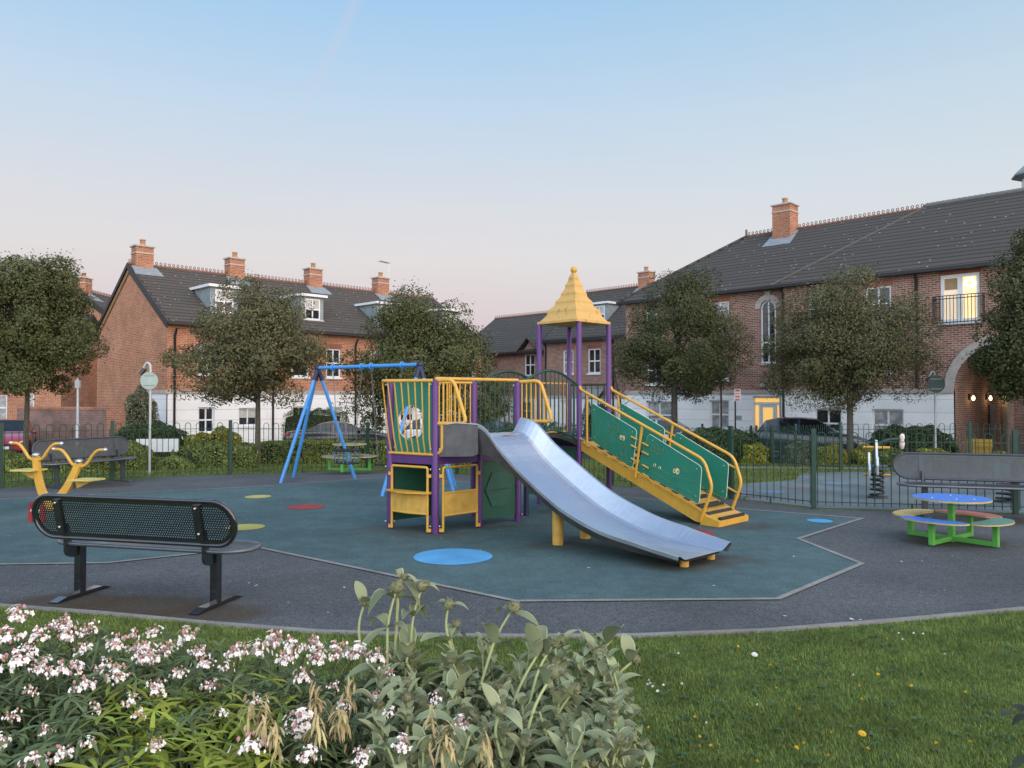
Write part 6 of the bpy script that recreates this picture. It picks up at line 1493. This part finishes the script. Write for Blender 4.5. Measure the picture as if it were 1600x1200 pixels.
H('golden hedge right of the wide tree trunk', 1330, 1362, 696, 22.6, .9, LH['gold'], 4000, 38, name='golden_shrub', cat='shrub')
H('broad dark hedge in front of the ground-floor windows', 1352, 1492, 664, 25.4, 1.6, LH['dark'], 15000, 39, lump=.06)
H('scruffy leafy shrub behind the spring rider', 1372, 1408, 700, 20.8, .8, LH['mid'], 4000, 40, name='low_shrub', cat='shrub')
H('golden-tipped shrub left of the grey sign pole', 1432, 1492, 700, 20.8, .9, LH['gold'], 6000, 41, name='golden_shrub', cat='shrub')
H('low green planting behind the right bench', 1495, 1620, 708, 19.8, .9, LH['green'], 9000, 42, name='low_planting', cat='shrub')
H('low dark planting in front of the hatchback wheels', 1228, 1275, 708, 24.2, .6, LH['dark'], 4000, 43, name='low_planting', cat='shrub')
# ---------------------------------------------------------------- near lawn blades
RNG = np.random.default_rng(77)
def blades(n, sampler, h, w, m, name, label):
    P = sampler(n); k = len(P); a = RNG.uniform(0, 2*pi, k); ln = RNG.uniform(.1, 1.0, k)
    patch = .5+.5*np.sin(P[:, 0]*3.1+np.sin(P[:, 1]*4.))*np.cos(P[:, 1]*3.7+1.3)
    hh = (h*RNG.uniform(.5, 1.2, k)*(.75+.5*patch))
    s = np.stack([np.cos(a), np.sin(a), np.zeros(k)], 1); dr = np.stack([-np.sin(a+.4), np.cos(a+.4), np.zeros(k)], 1)*(hh*ln)[:, None]
    up = np.array([0, 0, 1.])*hh[:, None]; ww = (w*RNG.uniform(.6, 1.3, k))[:, None]
    v = np.stack([P-s*ww, P+s*ww, P+dr*.45+up*.65+s*ww*.7, P+dr*.45+up*.65-s*ww*.7, P+dr+up*.95], 1).reshape(-1, 3)
    b = np.arange(k)[:, None]*5
    f3 = np.concatenate([b+np.array([[0, 1, 2]]), b+np.array([[0, 2, 3]]), b+np.array([[3, 2, 4]])])
    o = npmesh(name, v, f3, m); return tag(o, label, 'grass', kind='stuff')
M_BL = leafmat('grass_blade', (.160, .215, .055), island=.55, rough=.6, trans=.25, var=.45, scale=2.2)
nearpts = np.array([(p.x, p.y) for p in NEAR])
def near_y(x): return np.interp(x, nearpts[:, 0], nearpts[:, 1])
def s1_(n):
    y = RNG.uniform(2.2, 7.4, n)**1.0; x = RNG.uniform(-1, 1, n)*y*.74+.0
    k = y < near_y(x)-.055+RNG.random(n)**3*.045; return np.stack([x[k], y[k], np.zeros(k.sum())], 1)
blades(330000, s1_, .026, .0018, M_BL, 'grass', 'short mown grass of the near lawn')
def s2_(n):
    out = []
    y = RNG.uniform(12.3, 26, n); x = RNG.uniform(-1, 1, n)*y*.72
    fx_ = np.array(FENCE)[:, 0]; fy_ = np.array(FENCE)[:, 1]; k = y > np.interp(x, fx_, fy_)+.06
    px_ = [p[0] for p in PA2]; 
    # leave the second play surface clear
    from mathutils.geometry import intersect_point_tri_2d
    kk = []
    import itertools
    poly = PA2
    ins = np.zeros(n, bool); j = len(poly)-1
    for i in range(len(poly)):
        xi, yi = poly[i]; xj, yj = poly[j]
        c = ((yi > y) != (yj > y)) & (x < (xj-xi)*(y-yi)/(yj-yi+1e-12)+xi); ins ^= c; j = i
    path = (x > 3.2) & (np.abs(y-(20.6-(x-3.2)*.18+.6)) < .75)
    k &= ~ins & ~path
    z = np.array([gh(v) for v in y[k]]); return np.stack([x[k], y[k], z], 1)
M_BL2 = leafmat('grass_blade_far', (.13, .17, .045), island=.5, rough=.7, trans=.25, var=.3, scale=.8)
blades(110000, s2_, .05, .006, M_BL2, 'verge_grass', 'grass verge beyond the green railings')
# dandelions and daisies
YF = mat('dandelion_yellow', (.75, .48, .02), rough=.6); DSY = mat('daisy_white', (.75, .75, .72), rough=.6)
def flower(name, label, cat, m, r, h, group):
    t = thing(name, label, cat, group=group); mb = MB(); mb.tube([(0, 0, 0), (.004, 0, h)], .002, 4); mb.build('stalk', M_BL, t)
    mb = MB()
    for ring, (rr, zz_) in enumerate(((r, 0), (r*.7, .004), (r*.35, .007))):
        for k in range(12):
            a = 2*pi*k/12+ring*.2; mb.face([(0, 0, h+zz_), (rr*cos(a-.22), rr*sin(a-.22), h+zz_+.004), (rr*1.1*cos(a), rr*1.1*sin(a), h+zz_+.002), (rr*cos(a+.22), rr*sin(a+.22), h+zz_+.004)])
    mb.build('flower_head', m, t); return t
dand = [(1345, 1145, 1.5), (1239, 1168, .9), (1352, 1172, .8), (1519, 1163, 1.), (1469, 1164, .8), (1428, 1072, .8), (1371, 1053, .8), (1150, 1010, .8), (1199, 1040, .6), (1248, 1111, .7), (1351, 1095, .7), (1218, 1076, .5), (1112, 1164, .6), (1090, 1150, .6), (1080, 1121, .6), (1181, 1193, .7), (1298, 1184, .6), (1262, 1163, .5), (1510, 1081, .5), (1340, 1071, .5), (1008, 1137, .5), (1295, 1147, .5), (1095, 1170, .5), (1391, 1000, .4), (1246, 1031, .4)]
d0_ = None
for i, (px, py, s) in enumerate(dand):
    p = gp(px, py, .03); o = flower('dandelion', 'small yellow dandelion flower in the near lawn', 'flower', YF, .016, .035, 'dandelions in the lawn') if i == 0 else copy_tree(d0_)
    if i == 0: d0_ = o; o['label'] = 'largest and brightest dandelion, low right of the lawn'
    else: o['label'] = 'small yellow dandelion flower in the near lawn'
    o.location = (p.x, p.y, .0); s = s*.72; o.scale = (s, s, 1); o.rotation_euler = (radians(25), 0, i)
dz = [(1178, 1022, 1.3), (1056, 1021, .5), (1008, 1071, .6), (1014, 1066, .5), (1020, 1070, .6), (1024, 1073, .5), (1028, 1079, .6), (1033, 1070, .5), (1061, 1070, .6), (1064, 1071, .5), (1414, 1001, .7), (1408, 990, .5), (1428, 989, .5), (1439, 990, .5), (1178, 1102, .4), (1332, 1057, .5), (1480, 1024, .4), (1109, 1131, .4)]
d0_ = None
for i, (px, py, s) in enumerate(dz):
    p = gp(px, py, .03); o = flower('daisy', 'tiny white daisy in the near lawn', 'flower', DSY, .014, .034, 'daisies in the lawn') if i == 0 else copy_tree(d0_)
    if i == 0: d0_ = o; o['label'] = 'large single white daisy halfway up the lawn'
    else: o['label'] = 'tiny white daisy in the near lawn'
    o.location = (p.x, p.y, 0); o.scale = (s, s, 1); o.rotation_euler = (radians(25), 0, i)
# broad-leaved weeds in the lawn
RNG = np.random.default_rng(5); n = 900
y = RNG.uniform(2.4, 6.2, n); x = RNG.uniform(-.3, 1, n)*y*.72; k = y < near_y(x)-.1; C = np.stack([x[k], y[k], np.full(k.sum(), .012)], 1)
C = np.repeat(C, 5, 0); a = RNG.uniform(0, 2*pi, len(C)); D_ = np.stack([np.cos(a), np.sin(a), np.full(len(C), .55)], 1)
v, f = lances(C, D_, np.array([0, 0, 1.])+0*D_, RNG.uniform(.02, .05, len(C)), .007, .3)
tag(npmesh('lawn_weeds', v, f, leafmat('weed_leaf', (.07, .13, .05), island=.4)), 'small broad-leaved weeds in the near lawn', 'weeds', kind='stuff')
# fallen petals and grit on the play surface
mb = MB(); rnd = random.Random(9)
for i in range(260):
    if i < 16: px, py, s = [(15, 999, 1), (1115, 918, 1.), (920, 890, 1.), (1240, 872, .9), (1409, 880, .9), (389, 914, 1.), (400, 918, 1.), (538, 921, .8), (645, 930, .8), (1227, 966, 1.), (1331, 971, 1.2), (1344, 972, 1.), (779, 830, .8), (490, 746, 1.2), (544, 738, 1.5), (1184, 1000, .01)][i]; q = gp(px, py)
    else:
        q = V((rnd.uniform(-6, 7), rnd.uniform(4.5, 14), 0)); s = rnd.uniform(.2, .5)
        if q.y < float(near_y(q.x))+.1 or q.y > float(np.interp(q.x, [f_[0] for f_ in FENCE], [f_[1] for f_ in FENCE]))-.2: continue
    a = rnd.uniform(0, 6.28); r = .014*s
    mb.face([V((q.x+r*cos(a+k*1.57)*(1.5 if k % 2 else .8), q.y+r*sin(a+k*1.57)*(1.5 if k % 2 else .8), .018+.004*(k == 1))) for k in range(4)])
tag(mb.build('fallen_petals', mat('petal_white', (.6, .6, .58), rough=.7)), 'scattered pale petals and grit on the tarmac and rubber', 'petals', kind='stuff')
mb = MB()
for i in range(500):
    c = rnd.choice([(-3.6, 6.25), (-2.25, 5.85), (-2.9, 6.05), (-3.3, 6.1)]); q = V((c[0]+rnd.gauss(0, .28), c[1]+rnd.gauss(0, .14), .009)); a = rnd.uniform(0, 6.28); l = rnd.uniform(.012, .045); u_ = V((cos(a), sin(a), 0)); w_ = V((-u_.y, u_.x, 0))*.0015
    if q.y < float(near_y(q.x))+.05: continue
    mb.face([q-w_, q+u_*l-w_+V((0, 0, .004)), q+u_*l+w_+V((0, 0, .004)), q+w_])
tag(mb.build('dry_litter', mat('dry_straw', (.14, .10, .05), rough=.9)), 'brown dry litter under the near bench', 'litter', kind='stuff')
# ---------------------------------------------------------------- foreground shrubs
def frame_of(D):
    D = norm(D); A = np.cross(D, unit(len(D))); A = norm(A); return D, A, np.cross(D, A)
def palmate_shrub(name, label, region, ntips, m, seed, ll=.080, lw=.0050, whorls=8, leaflets=6, group=None):
    """region(rng) -> (x, y, z) of a shoot tip"""
    global RNG
    RNG = np.random.default_rng(seed); tips = np.array([region(RNG) for _ in range(ntips)])
    c = tips.mean(0); t = thing(name, label, 'shrub', (float(c[0]), float(c[1]), 0), group=group)
    lean = np.stack([(tips[:, 0]-c[0])*.35, (tips[:, 1]-c[1])*.35, np.zeros(ntips)], 1)+RNG.normal(0, .05, (ntips, 3))
    base = tips-lean-np.array([0, 0, 1])*RNG.uniform(.35, .5, ntips)[:, None]
    mb = MB()
    for b_, e_ in zip(base, tips): mb.tube([b_, (b_+e_)/2+(e_-b_)*.02+V((.01, 0, 0)), e_], [.0045, .004, .003], 4, cap=False)
    mb.build('stems', mat('shrub_stem', (.06, .09, .035), rough=.7), t, world=True)
    bits = []
    s = np.tile(np.linspace(.30, .99, whorls), ntips); i = np.repeat(np.arange(ntips), whorls)
    s = s+RNG.normal(0, .02, len(s)); O = base[i]+(tips-base)[i]*s[:, None]
    n = len(O); a = RNG.uniform(0, 2*pi, n); pet = np.stack([np.cos(a), np.sin(a), RNG.uniform(.1, .7, n)], 1); pet = norm(pet)
    hub = O+pet*RNG.uniform(.02, .055, n)[:, None]
    # leaflets fan out round the end of each petiole
    up = norm(np.array([0, 0, 1.])+pet*.25+RNG.normal(0, .18, (n, 3))); sd = norm(np.cross(pet, up)); fw = np.cross(up, sd)
    for q in range(leaflets):
        ang = radians(-125)+radians(250)*q/(leaflets-1)+RNG.normal(0, .08, n)
        D_ = fw*np.cos(ang)[:, None]+sd*np.sin(ang)[:, None]+up*.15
        Lq = ll*(1-.28*abs(q-(leaflets-1)/2)/((leaflets-1)/2))*RNG.uniform(.75, 1.2, n)
        bits.append(lances(hub, D_, up, Lq, lw*RNG.uniform(.8, 1.2, n), RNG.uniform(.1, .5, n)))
    v, f = joinm(bits); npmesh('foliage', v, f, m, t, world=True)
    return t, tips
def make_cluster(seed, dense=1.):
    """a domed head of white flowers and pink buds; returns two meshes"""
    rnd = random.Random(seed); pet = MB(); bud = MB()
    for k in range(int(44*dense)):
        a = rnd.uniform(0, 2*pi); e = rnd.uniform(.0, 1.35); R = .036*rnd.uniform(.45, 1.15); d = V((cos(a)*sin(e)*1.1, sin(a)*sin(e)*1.1, cos(e)*1.0+.15)); c = d*R
        pet_dir = d.normalized()
        if rnd.random() < .42:
            x = pet_dir.orthogonal().normalized(); y = pet_dir.cross(x)
            for q in range(5):
                b = 2*pi*q/5; u_ = x*cos(b)+y*sin(b); w_ = pet_dir.cross(u_)*.0032; l = .0085
                pet.face([c, c+u_*l*.6-w_+pet_dir*.002, c+u_*l+pet_dir*.0005, c+u_*l*.6+w_+pet_dir*.002])
        else:
            r = rnd.uniform(.0028, .0048); (pet if rnd.random() < .40 else bud).lathe(c, [(.0001, -r*1.5), (r, -r*.3), (r*.9, r*.6), (.0001, r*1.4)], 5)
    for f_ in bud.f: pass
    return pet, bud
M_PW = mat('petal_blush', (.84, .77, .73), rough=.6, var=.08, scale=40); M_BP = mat('bud_pink', (.48, .25, .23), rough=.6, var=.4, scale=60)
CL = []
for k in range(5):
    p_, b_ = make_cluster(40+k, 1. if k < 3 else .55); o = p_.build('flower_cluster', M_PW); q = MB(); q.v = p_.v+b_.v; n0 = len(p_.v); q.f = p_.f+[tuple(i+n0 for i in f) for f in b_.f]; q.sm = p_.sm+b_.sm
    COL.objects.unlink(o); bpy.data.objects.remove(o); o = q.build('flower_cluster', M_PW); o.data.materials.append(M_BP)
    for pi_ in range(len(p_.f), len(q.f)): o.data.polygons[pi_].material_index = 1
    COL.objects.unlink(o); CL.append(o)
def put_clusters(t, pts, seed, smin=.8, smax=1.3, kinds=(0, 1, 2, 3, 4)):
    rnd = random.Random(seed)
    for i, p in enumerate(pts):
        o = CL[rnd.choice(kinds)].copy(); COL.objects.link(o); o.parent = t
        s = rnd.uniform(smin, smax); o.scale = (s, s, s*.85); o.rotation_euler = (rnd.uniform(-.35, .35), rnd.uniform(-.35, .35), rnd.uniform(0, 6)); o.location = V(p)-V(t.location)
L_DG = leafmat('palm_leaf_dark', (.115, .155, .065), island=.4, rough=.45, trans=.2); L_YG = leafmat('palm_leaf_lime', (.27, .33, .05), island=.35, rough=.45, trans=.25)
def topz(x, y):     # height of the flowering shrubs
    u = (x/max(.1, y))*1200+800
    return float(np.interp(u, [-80, 60, 200, 330, 430, 620], [.955, .945, .91, .865, .865, .85]))
def reg1(r):
    while 1:
        y = r.uniform(1.25, 2.42); px = r.uniform(-120, 610)
        x = (px-800)/1200*y
        if 170 < px < 440 and y < 1.95 and r.random() < .85: continue
        if px > 420 and y < 1.75 and r.random() < .5: continue
        break
    z = topz(x, y)-.10*max(0, (1.9-y))-.10*r.random()**2
    return (x, y, z)
t1, tips1 = palmate_shrub('flowering_shrub', 'dark green shrub with heads of white and pink flowers, lower left', reg1, 380, L_DG, 101)
def reg2(r):
    y = r.uniform(1.45, 2.15); px = r.uniform(165, 440); x = (px-800)/1200*y; return (x, y, topz(x, y)-.015-.05*r.random()-.08*max(0, 1.9-y))
t2, tips2 = palmate_shrub('lime_shrub', 'lime green patch of finger-leaved shrub amid the dark one', reg2, 95, L_YG, 102, ll=.095, lw=.0056)
# flower heads: traced spots (photo x, y, size) set at the shrub's top, then random ones
spots = [(30, 975, 1.2), (32, 1045, 1.4), (12, 1010, 1.3), (98, 985, 1.), (105, 1005, 1.1), (143, 990, .9), (178, 1016, 1.1), (62, 1003, 1.), (95, 1062, 1.2), (180, 1065, 1.2), (133, 1025, .9), (225, 1028, 1.1), (228, 1042, 1.1), (262, 1027, 1.), (296, 1005, 1.1), (310, 1030, .9), (130, 1085, 1.1), (245, 1085, 1.), (205, 1105, .9), (145, 1115, .8), (42, 1090, .8), (65, 1055, .9), (365, 1033, 1.1), (400, 1028, 1.1), (425, 1015, 1.2), (455, 1018, 1.), (490, 1018, 1.), (450, 1042, 1.1), (472, 1068, 1.), (495, 1038, 1.1), (525, 1030, 1.2), (560, 1032, 1.2), (590, 1040, 1.1), (600, 1060, .9), (350, 1052, .8), (320, 1083, .8), (470, 1140, 1.4), (388, 1185, 1.5), (480, 1190, 1.1), (95, 1195, 1.2), (50, 1200, 1.), (135, 1170, .8), (520, 1080, .7), (348, 1122, .7), (247, 1176, .9), (215, 1125, .8), (20, 1130, .9), (5, 1165, .9), (70, 1150, .8), (680, 1100, .8), (722, 1142, 1.), (608, 1122, .8), (625, 1172, 1.), (565, 1195, 1.1), (535, 1110, .7), (590, 1098, .7), (160, 1050, .9), (205, 1003, .9), (280, 1062, .8), (120, 1050, .8)]
def ontop(px, py):
    r = ray(px, py)
    for k in range(300):
        y = 1.2+k*.005
        if y > 2.44: break
        z = CZ+r.z/r.y*y
        if z < topz(r.x/r.y*y, y)-.10*max(0, 1.9-y)+.012: return V((r.x/r.y*y, y, z))
    return V((r.x/r.y*2.42, 2.42, CZ+r.z/r.y*2.42))
pts = [ontop(px, py) for px, py, s in spots]
rnd = random.Random(3)
for (p, (px, py, s)) in zip(pts, spots):
    o = CL[rnd.choice((0, 1, 2) if s > .95 else (2, 3, 4))].copy(); COL.objects.link(o); o.parent = t1
    s *= .92*p.y/2.3; o.scale = (s, s, s*1.1); o.rotation_euler = (rnd.uniform(-.3, .3), rnd.uniform(-.3, .3), rnd.uniform(0, 6)); o.location = p-V(t1.location)
ex = [tips1[i]+np.array([0, 0, .01]) for i in range(0, 380, 10)]
put_clusters(t1, ex, 8, .55, .95, kinds=(3, 4, 3, 2))
# dried leaf tassels
M_DRY = leafmat('dry_leaf', (.52, .42, .22), island=.3, trans=.3)
bits = []; RNG = np.random.default_rng(8)
for px, py, n in [(500, 1120, 30), (550, 1105, 30), (535, 1150, 40), (500, 1165, 30), (420, 1150, 34), (435, 1175, 30), (395, 1140, 22), (675, 1160, 22), (760, 1195, 20), (700, 1190, 24)]:
    c = ontop(px, py-14)+V((0, -.03, .035)); c = np.array(c); n = int(n*1.3); O = c+RNG.normal(0, 1, (n, 3))*np.array([.008, .008, .022]); a = RNG.uniform(0, 2*pi, n)
    D_ = np.stack([np.cos(a)*.8, np.sin(a)*.8, RNG.uniform(-1.3, .25, n)], 1); bits.append(lances(O, D_, np.stack([np.cos(a), np.sin(a), np.full(n, .3)], 1), RNG.uniform(.022, .045, n), .0032, .55))
v, f = joinm(bits); npmesh('dried_leaves', v, f, M_DRY, t1, world=True)
# --- woolly grey-green sage shrub
RNG = np.random.default_rng(31); rnd = random.Random(31)
tp = thing('sage_shrub', 'grey-green woolly sage shrub with tall budded stems, bottom centre', 'shrub', (-.05, 2.1, 0))
L_SG = leafmat('sage_leaf', (.27, .31, .175), island=.30, rough=.75, trans=.2); M_SS = mat('sage_stem', (.34, .38, .17), rough=.8); L_SE = leafmat('sage_leaf_pale', (.42, .46, .28), island=.2, rough=.8, trans=.25)
M_BUD = mat('sage_bud', (.16, .165, .085), rough=.9, var=.4, scale=90)
stems = MB(); leafs = []; buds = []
def bud(c, r, up):
    mb = MB(); rn = random.Random(int(c.x*1e4)); mb.ball(c, r, 10, sq=.9)
    for k in range(26):
        d = V((rn.gauss(0, 1), rn.gauss(0, 1), rn.gauss(.3, 1))).normalized(); mb.tube([c+d*r*.8, c+d*r*1.38], [r*.17, r*.03], 4, cap=False)
    mb.build('bud_whorl', M_BUD, tp, world=True)
def stem(path, r, pairs, L0, budr=0., bm=True):
    path = [V(p) for p in path]; P = fillet(path, .12, 5) if len(path) > 2 else path
    stems.tube(P, [r*(1.15-.35*i/(len(P)-1)) for i in range(len(P))], 6)
    lens = [(b-a).length for a, b in zip(P, P[1:])]; tot = sum(lens)
    def at(s):
        s *= tot
        for a, b, l in zip(P, P[1:], lens):
            if s <= l: return a+(b-a)*(s/l), (b-a).normalized()
            s -= l
        return P[-1], (P[-1]-P[-2]).normalized()
    a0 = rnd.uniform(0, pi)
    for i, (s, Lf) in enumerate(pairs):
        c, tg = at(s); x = tg.orthogonal().normalized(); y = tg.cross(x); a = a0+(i % 2)*pi/2+rnd.uniform(-.3, .3)
        for q in (0, pi):
            d = x*cos(a+q)+y*sin(a+q); D_ = d+V((0, 0, rnd.uniform(.15, .7) if r > .005 else rnd.uniform(.35, 2.1))); leafs.append((c, D_, V((0, 0, 1))+d*-.2, Lf*rnd.uniform(.8, 1.2)*L0, rnd.uniform(.15, .75)))
    if budr: bud(P[-1], budr, None)
tall = [((570, 941, 2.40), (566, 1040, 2.35), [(.62, 1.), (.97, .9)], .0155), ((620, 918, 2.30), (605, 1070, 2.28), [(.5, 1.1), (.75, 1.), (.93, 1.15)], .020), ((660, 916, 2.34), (640, 1060, 2.30), [(.45, 1.2), (.8, 1.), (.95, .9)], .019), ((632, 902, 2.36), (622, 935, 2.33), [(.95, .8)], .012), ((701, 945, 2.33), (712, 1040, 2.30), [(.3, 1.), (.72, 1.1), (.97, .8)], .018), ((803, 949, 2.26), (748, 1080, 2.20), [(.4, 1.2), (.74, 1.1), (.96, .9)], .018), ((713, 975, 2.36), (712, 1030, 2.34), [(.9, .8)], .014), ((866, 1005, 2.2), (822, 1120, 2.1), [(.4, 1.1), (.9, 1.2)], .015), ((876, 1000, 2.35), (874, 1040, 2.3), [(.9, .8)], .014), ((993, 1030, 2.25), (935, 1100, 2.2), [(.5, 1.1), (.95, 1.1)], .015), ((955, 1000, 2.4), (930, 1060, 2.35), [(.5, 1.3), (.95, 1.3)], 0), ((930, 1010, 2.4), (925, 1060, 2.35), [(.9, 1.)], .014), ((865, 1052, 1.95), (812, 1190, 1.85), [(.35, 1.2), (.92, 1.1)], .017), ((845, 1015, 2.2), (775, 1180, 2.0), [(.5, 1.2), (.95, 1.2)], .013), ((782, 1110, 1.85), (788, 1200, 1.8), [(.6, 1.), (.97, 1.)], .016), ((1014, 1170, 1.9), (1010, 1240, 1.88), [(.7, .9), (.97, .8)], .013), ((948, 1145, 1.9), (880, 1230, 1.8), [(.6, 1.1), (.95, 1.)], .013), ((592, 1100, 1.95), (600, 1160, 1.9), [(.5, 1.1), (.95, 1.1)], .012), ((640, 1125, 1.9), (655, 1200, 1.85), [(.5, 1.1), (.95, 1.2)], .013), ((715, 1075, 2.05), (730, 1150, 2.), [(.5, 1.1), (.95, 1.1)], .015), ((640, 1020, 2.3), (650, 1060, 2.25), [(.5, 1.2), (.95, 1.1)], .016), ((900, 1075, 2.05), (850, 1180, 1.95), [(.5, 1.2), (.9, 1.2)], .013), ((690, 1020, 2.3), (720, 1090, 2.2), [(.4, 1.2), (.9, 1.2)], 0)]
for tip, mid, pairs, br in tall:
    e = vp(*tip); m_ = vp(*mid); b = m_+(m_-e)*.55; b.z = min(b.z, m_.z-.2); stem([b, m_, e-(e-m_)*.35+V(((e.x-m_.x)*.0-.018, 0, .0)), e], .0046, pairs, .128, br)
def senv(px): return float(np.interp(px, [560, 600, 700, 820, 900, 980, 1010, 1040], [1050, 1005, 1000, 1012, 985, 990, 1030, 1120]))
for i in range(225):
    px = rnd.uniform(565, 968); yy = rnd.uniform(1.75, 2.42); py = senv(px)+rnd.uniform(-14, 66)+(2.42-yy)*230
    if px > 960 and py < 1050: px -= 40
    e = vp(px, py, yy); b = e+V((rnd.uniform(-.12, .12), rnd.uniform(-.1, .1), -rnd.uniform(.25, .4)))
    stem([b, (b+e)/2+V((rnd.uniform(-.04, .04), 0, 0)), e], .0040, [(.25, 1.2), (.42, 1.2), (.58, 1.15), (.74, 1.1), (.88, 1.), (.98, .75)], .100, rnd.choice([0, 0, 0, .012, .014]))
stems.build('stems', M_SS, tp, world=True)
A = [np.array([list(l[k]) for l in leafs]) for k in range(3)]; Ls = np.array([l[3] for l in leafs]); Dr = np.array([l[4] for l in leafs])
ts = (0, .08, .22, .4, .58, .74, .88, 1.); ws = (.10, .45, .85, 1., .92, .70, .38, .03)
v, f = lances(A[0], A[1], A[2], Ls, Ls*.155, Dr, ts, ws, fold=.42); sage = npmesh('foliage', v, f, L_SG, tp, world=True, smooth=True)
# pale woolly leaf margins
n = len(A[0]); V_ = v.reshape(n, 8, 3, 3); segs = []
for side in (0, 2):
    P_ = V_[:, :, side, :]; inn = P_+(V_[:, :, 1, :]-P_)*.13; upv = np.array([0, 0, .0008])
    vv_ = np.stack([P_+upv+(P_-inn)*.25, inn+upv], 2).reshape(-1, 3); ff = []
    for k in range(7): ff.append([2*k, 2*k+1, 2*k+3, 2*k+2])
    ff = (np.array(ff)[None]+np.arange(n)[:, None, None]*16).reshape(-1, 4); segs.append((vv_, ff))
v2, f2 = joinm(segs); o = npmesh('leaf_margins', v2, f2, L_SE, tp, world=True)
# --- dark bronze shrub at the lower right corner
RNG = np.random.default_rng(61)
td = thing('dark_shrub', 'dark bronze-green broad-leaved shrub poking in at the lower right corner', 'shrub', (1.5, 2.35, 0)); n = 260
C = np.stack([RNG.normal(1.68, .08, n), RNG.normal(2.25, .10, n), RNG.uniform(.05, .72, n)], 1); a = RNG.uniform(0, 2*pi, n); k_ = (C[:, 0]-RNG.uniform(0, .05, n)) > 1.46+.0*C[:, 2]+.2*(C[:, 1]-2.25)+(.0)*C[:, 2]; C = C[k_]; a = a[k_]
v, f = lances(C, np.stack([np.cos(a), np.sin(a), RNG.uniform(-.3, .7, len(a))], 1), np.array([0, 0, 1.])+np.zeros((len(a), 3)), RNG.uniform(.06, .1, len(a)), .02, .4, ts, ws)
npmesh('foliage', v, f, leafmat('bronze_leaf', (.075, .085, .05), island=.5, rough=.35), td, world=True)
mb = MB()
for c in C[::6]: mb.tube([(1.75, 2.3, 0), (float(c[0]), float(c[1]), float(c[2]))], [.006, .003], 4, cap=False)
mb.build('stems', BARK, td, world=True)
# soil bed under the near shrubs
sheet('planting_bed', [(-2.2, 1.0), (1.2, 1.0), (.75, 2.3), (-.2, 2.75), (-2.6, 2.7)], groundmat('bed_soil', [(.3, (.02, .015, .01)), (.7, (.045, .035, .025))], 9, bump=1.), .006, 'dark soil bed under the foreground shrubs')
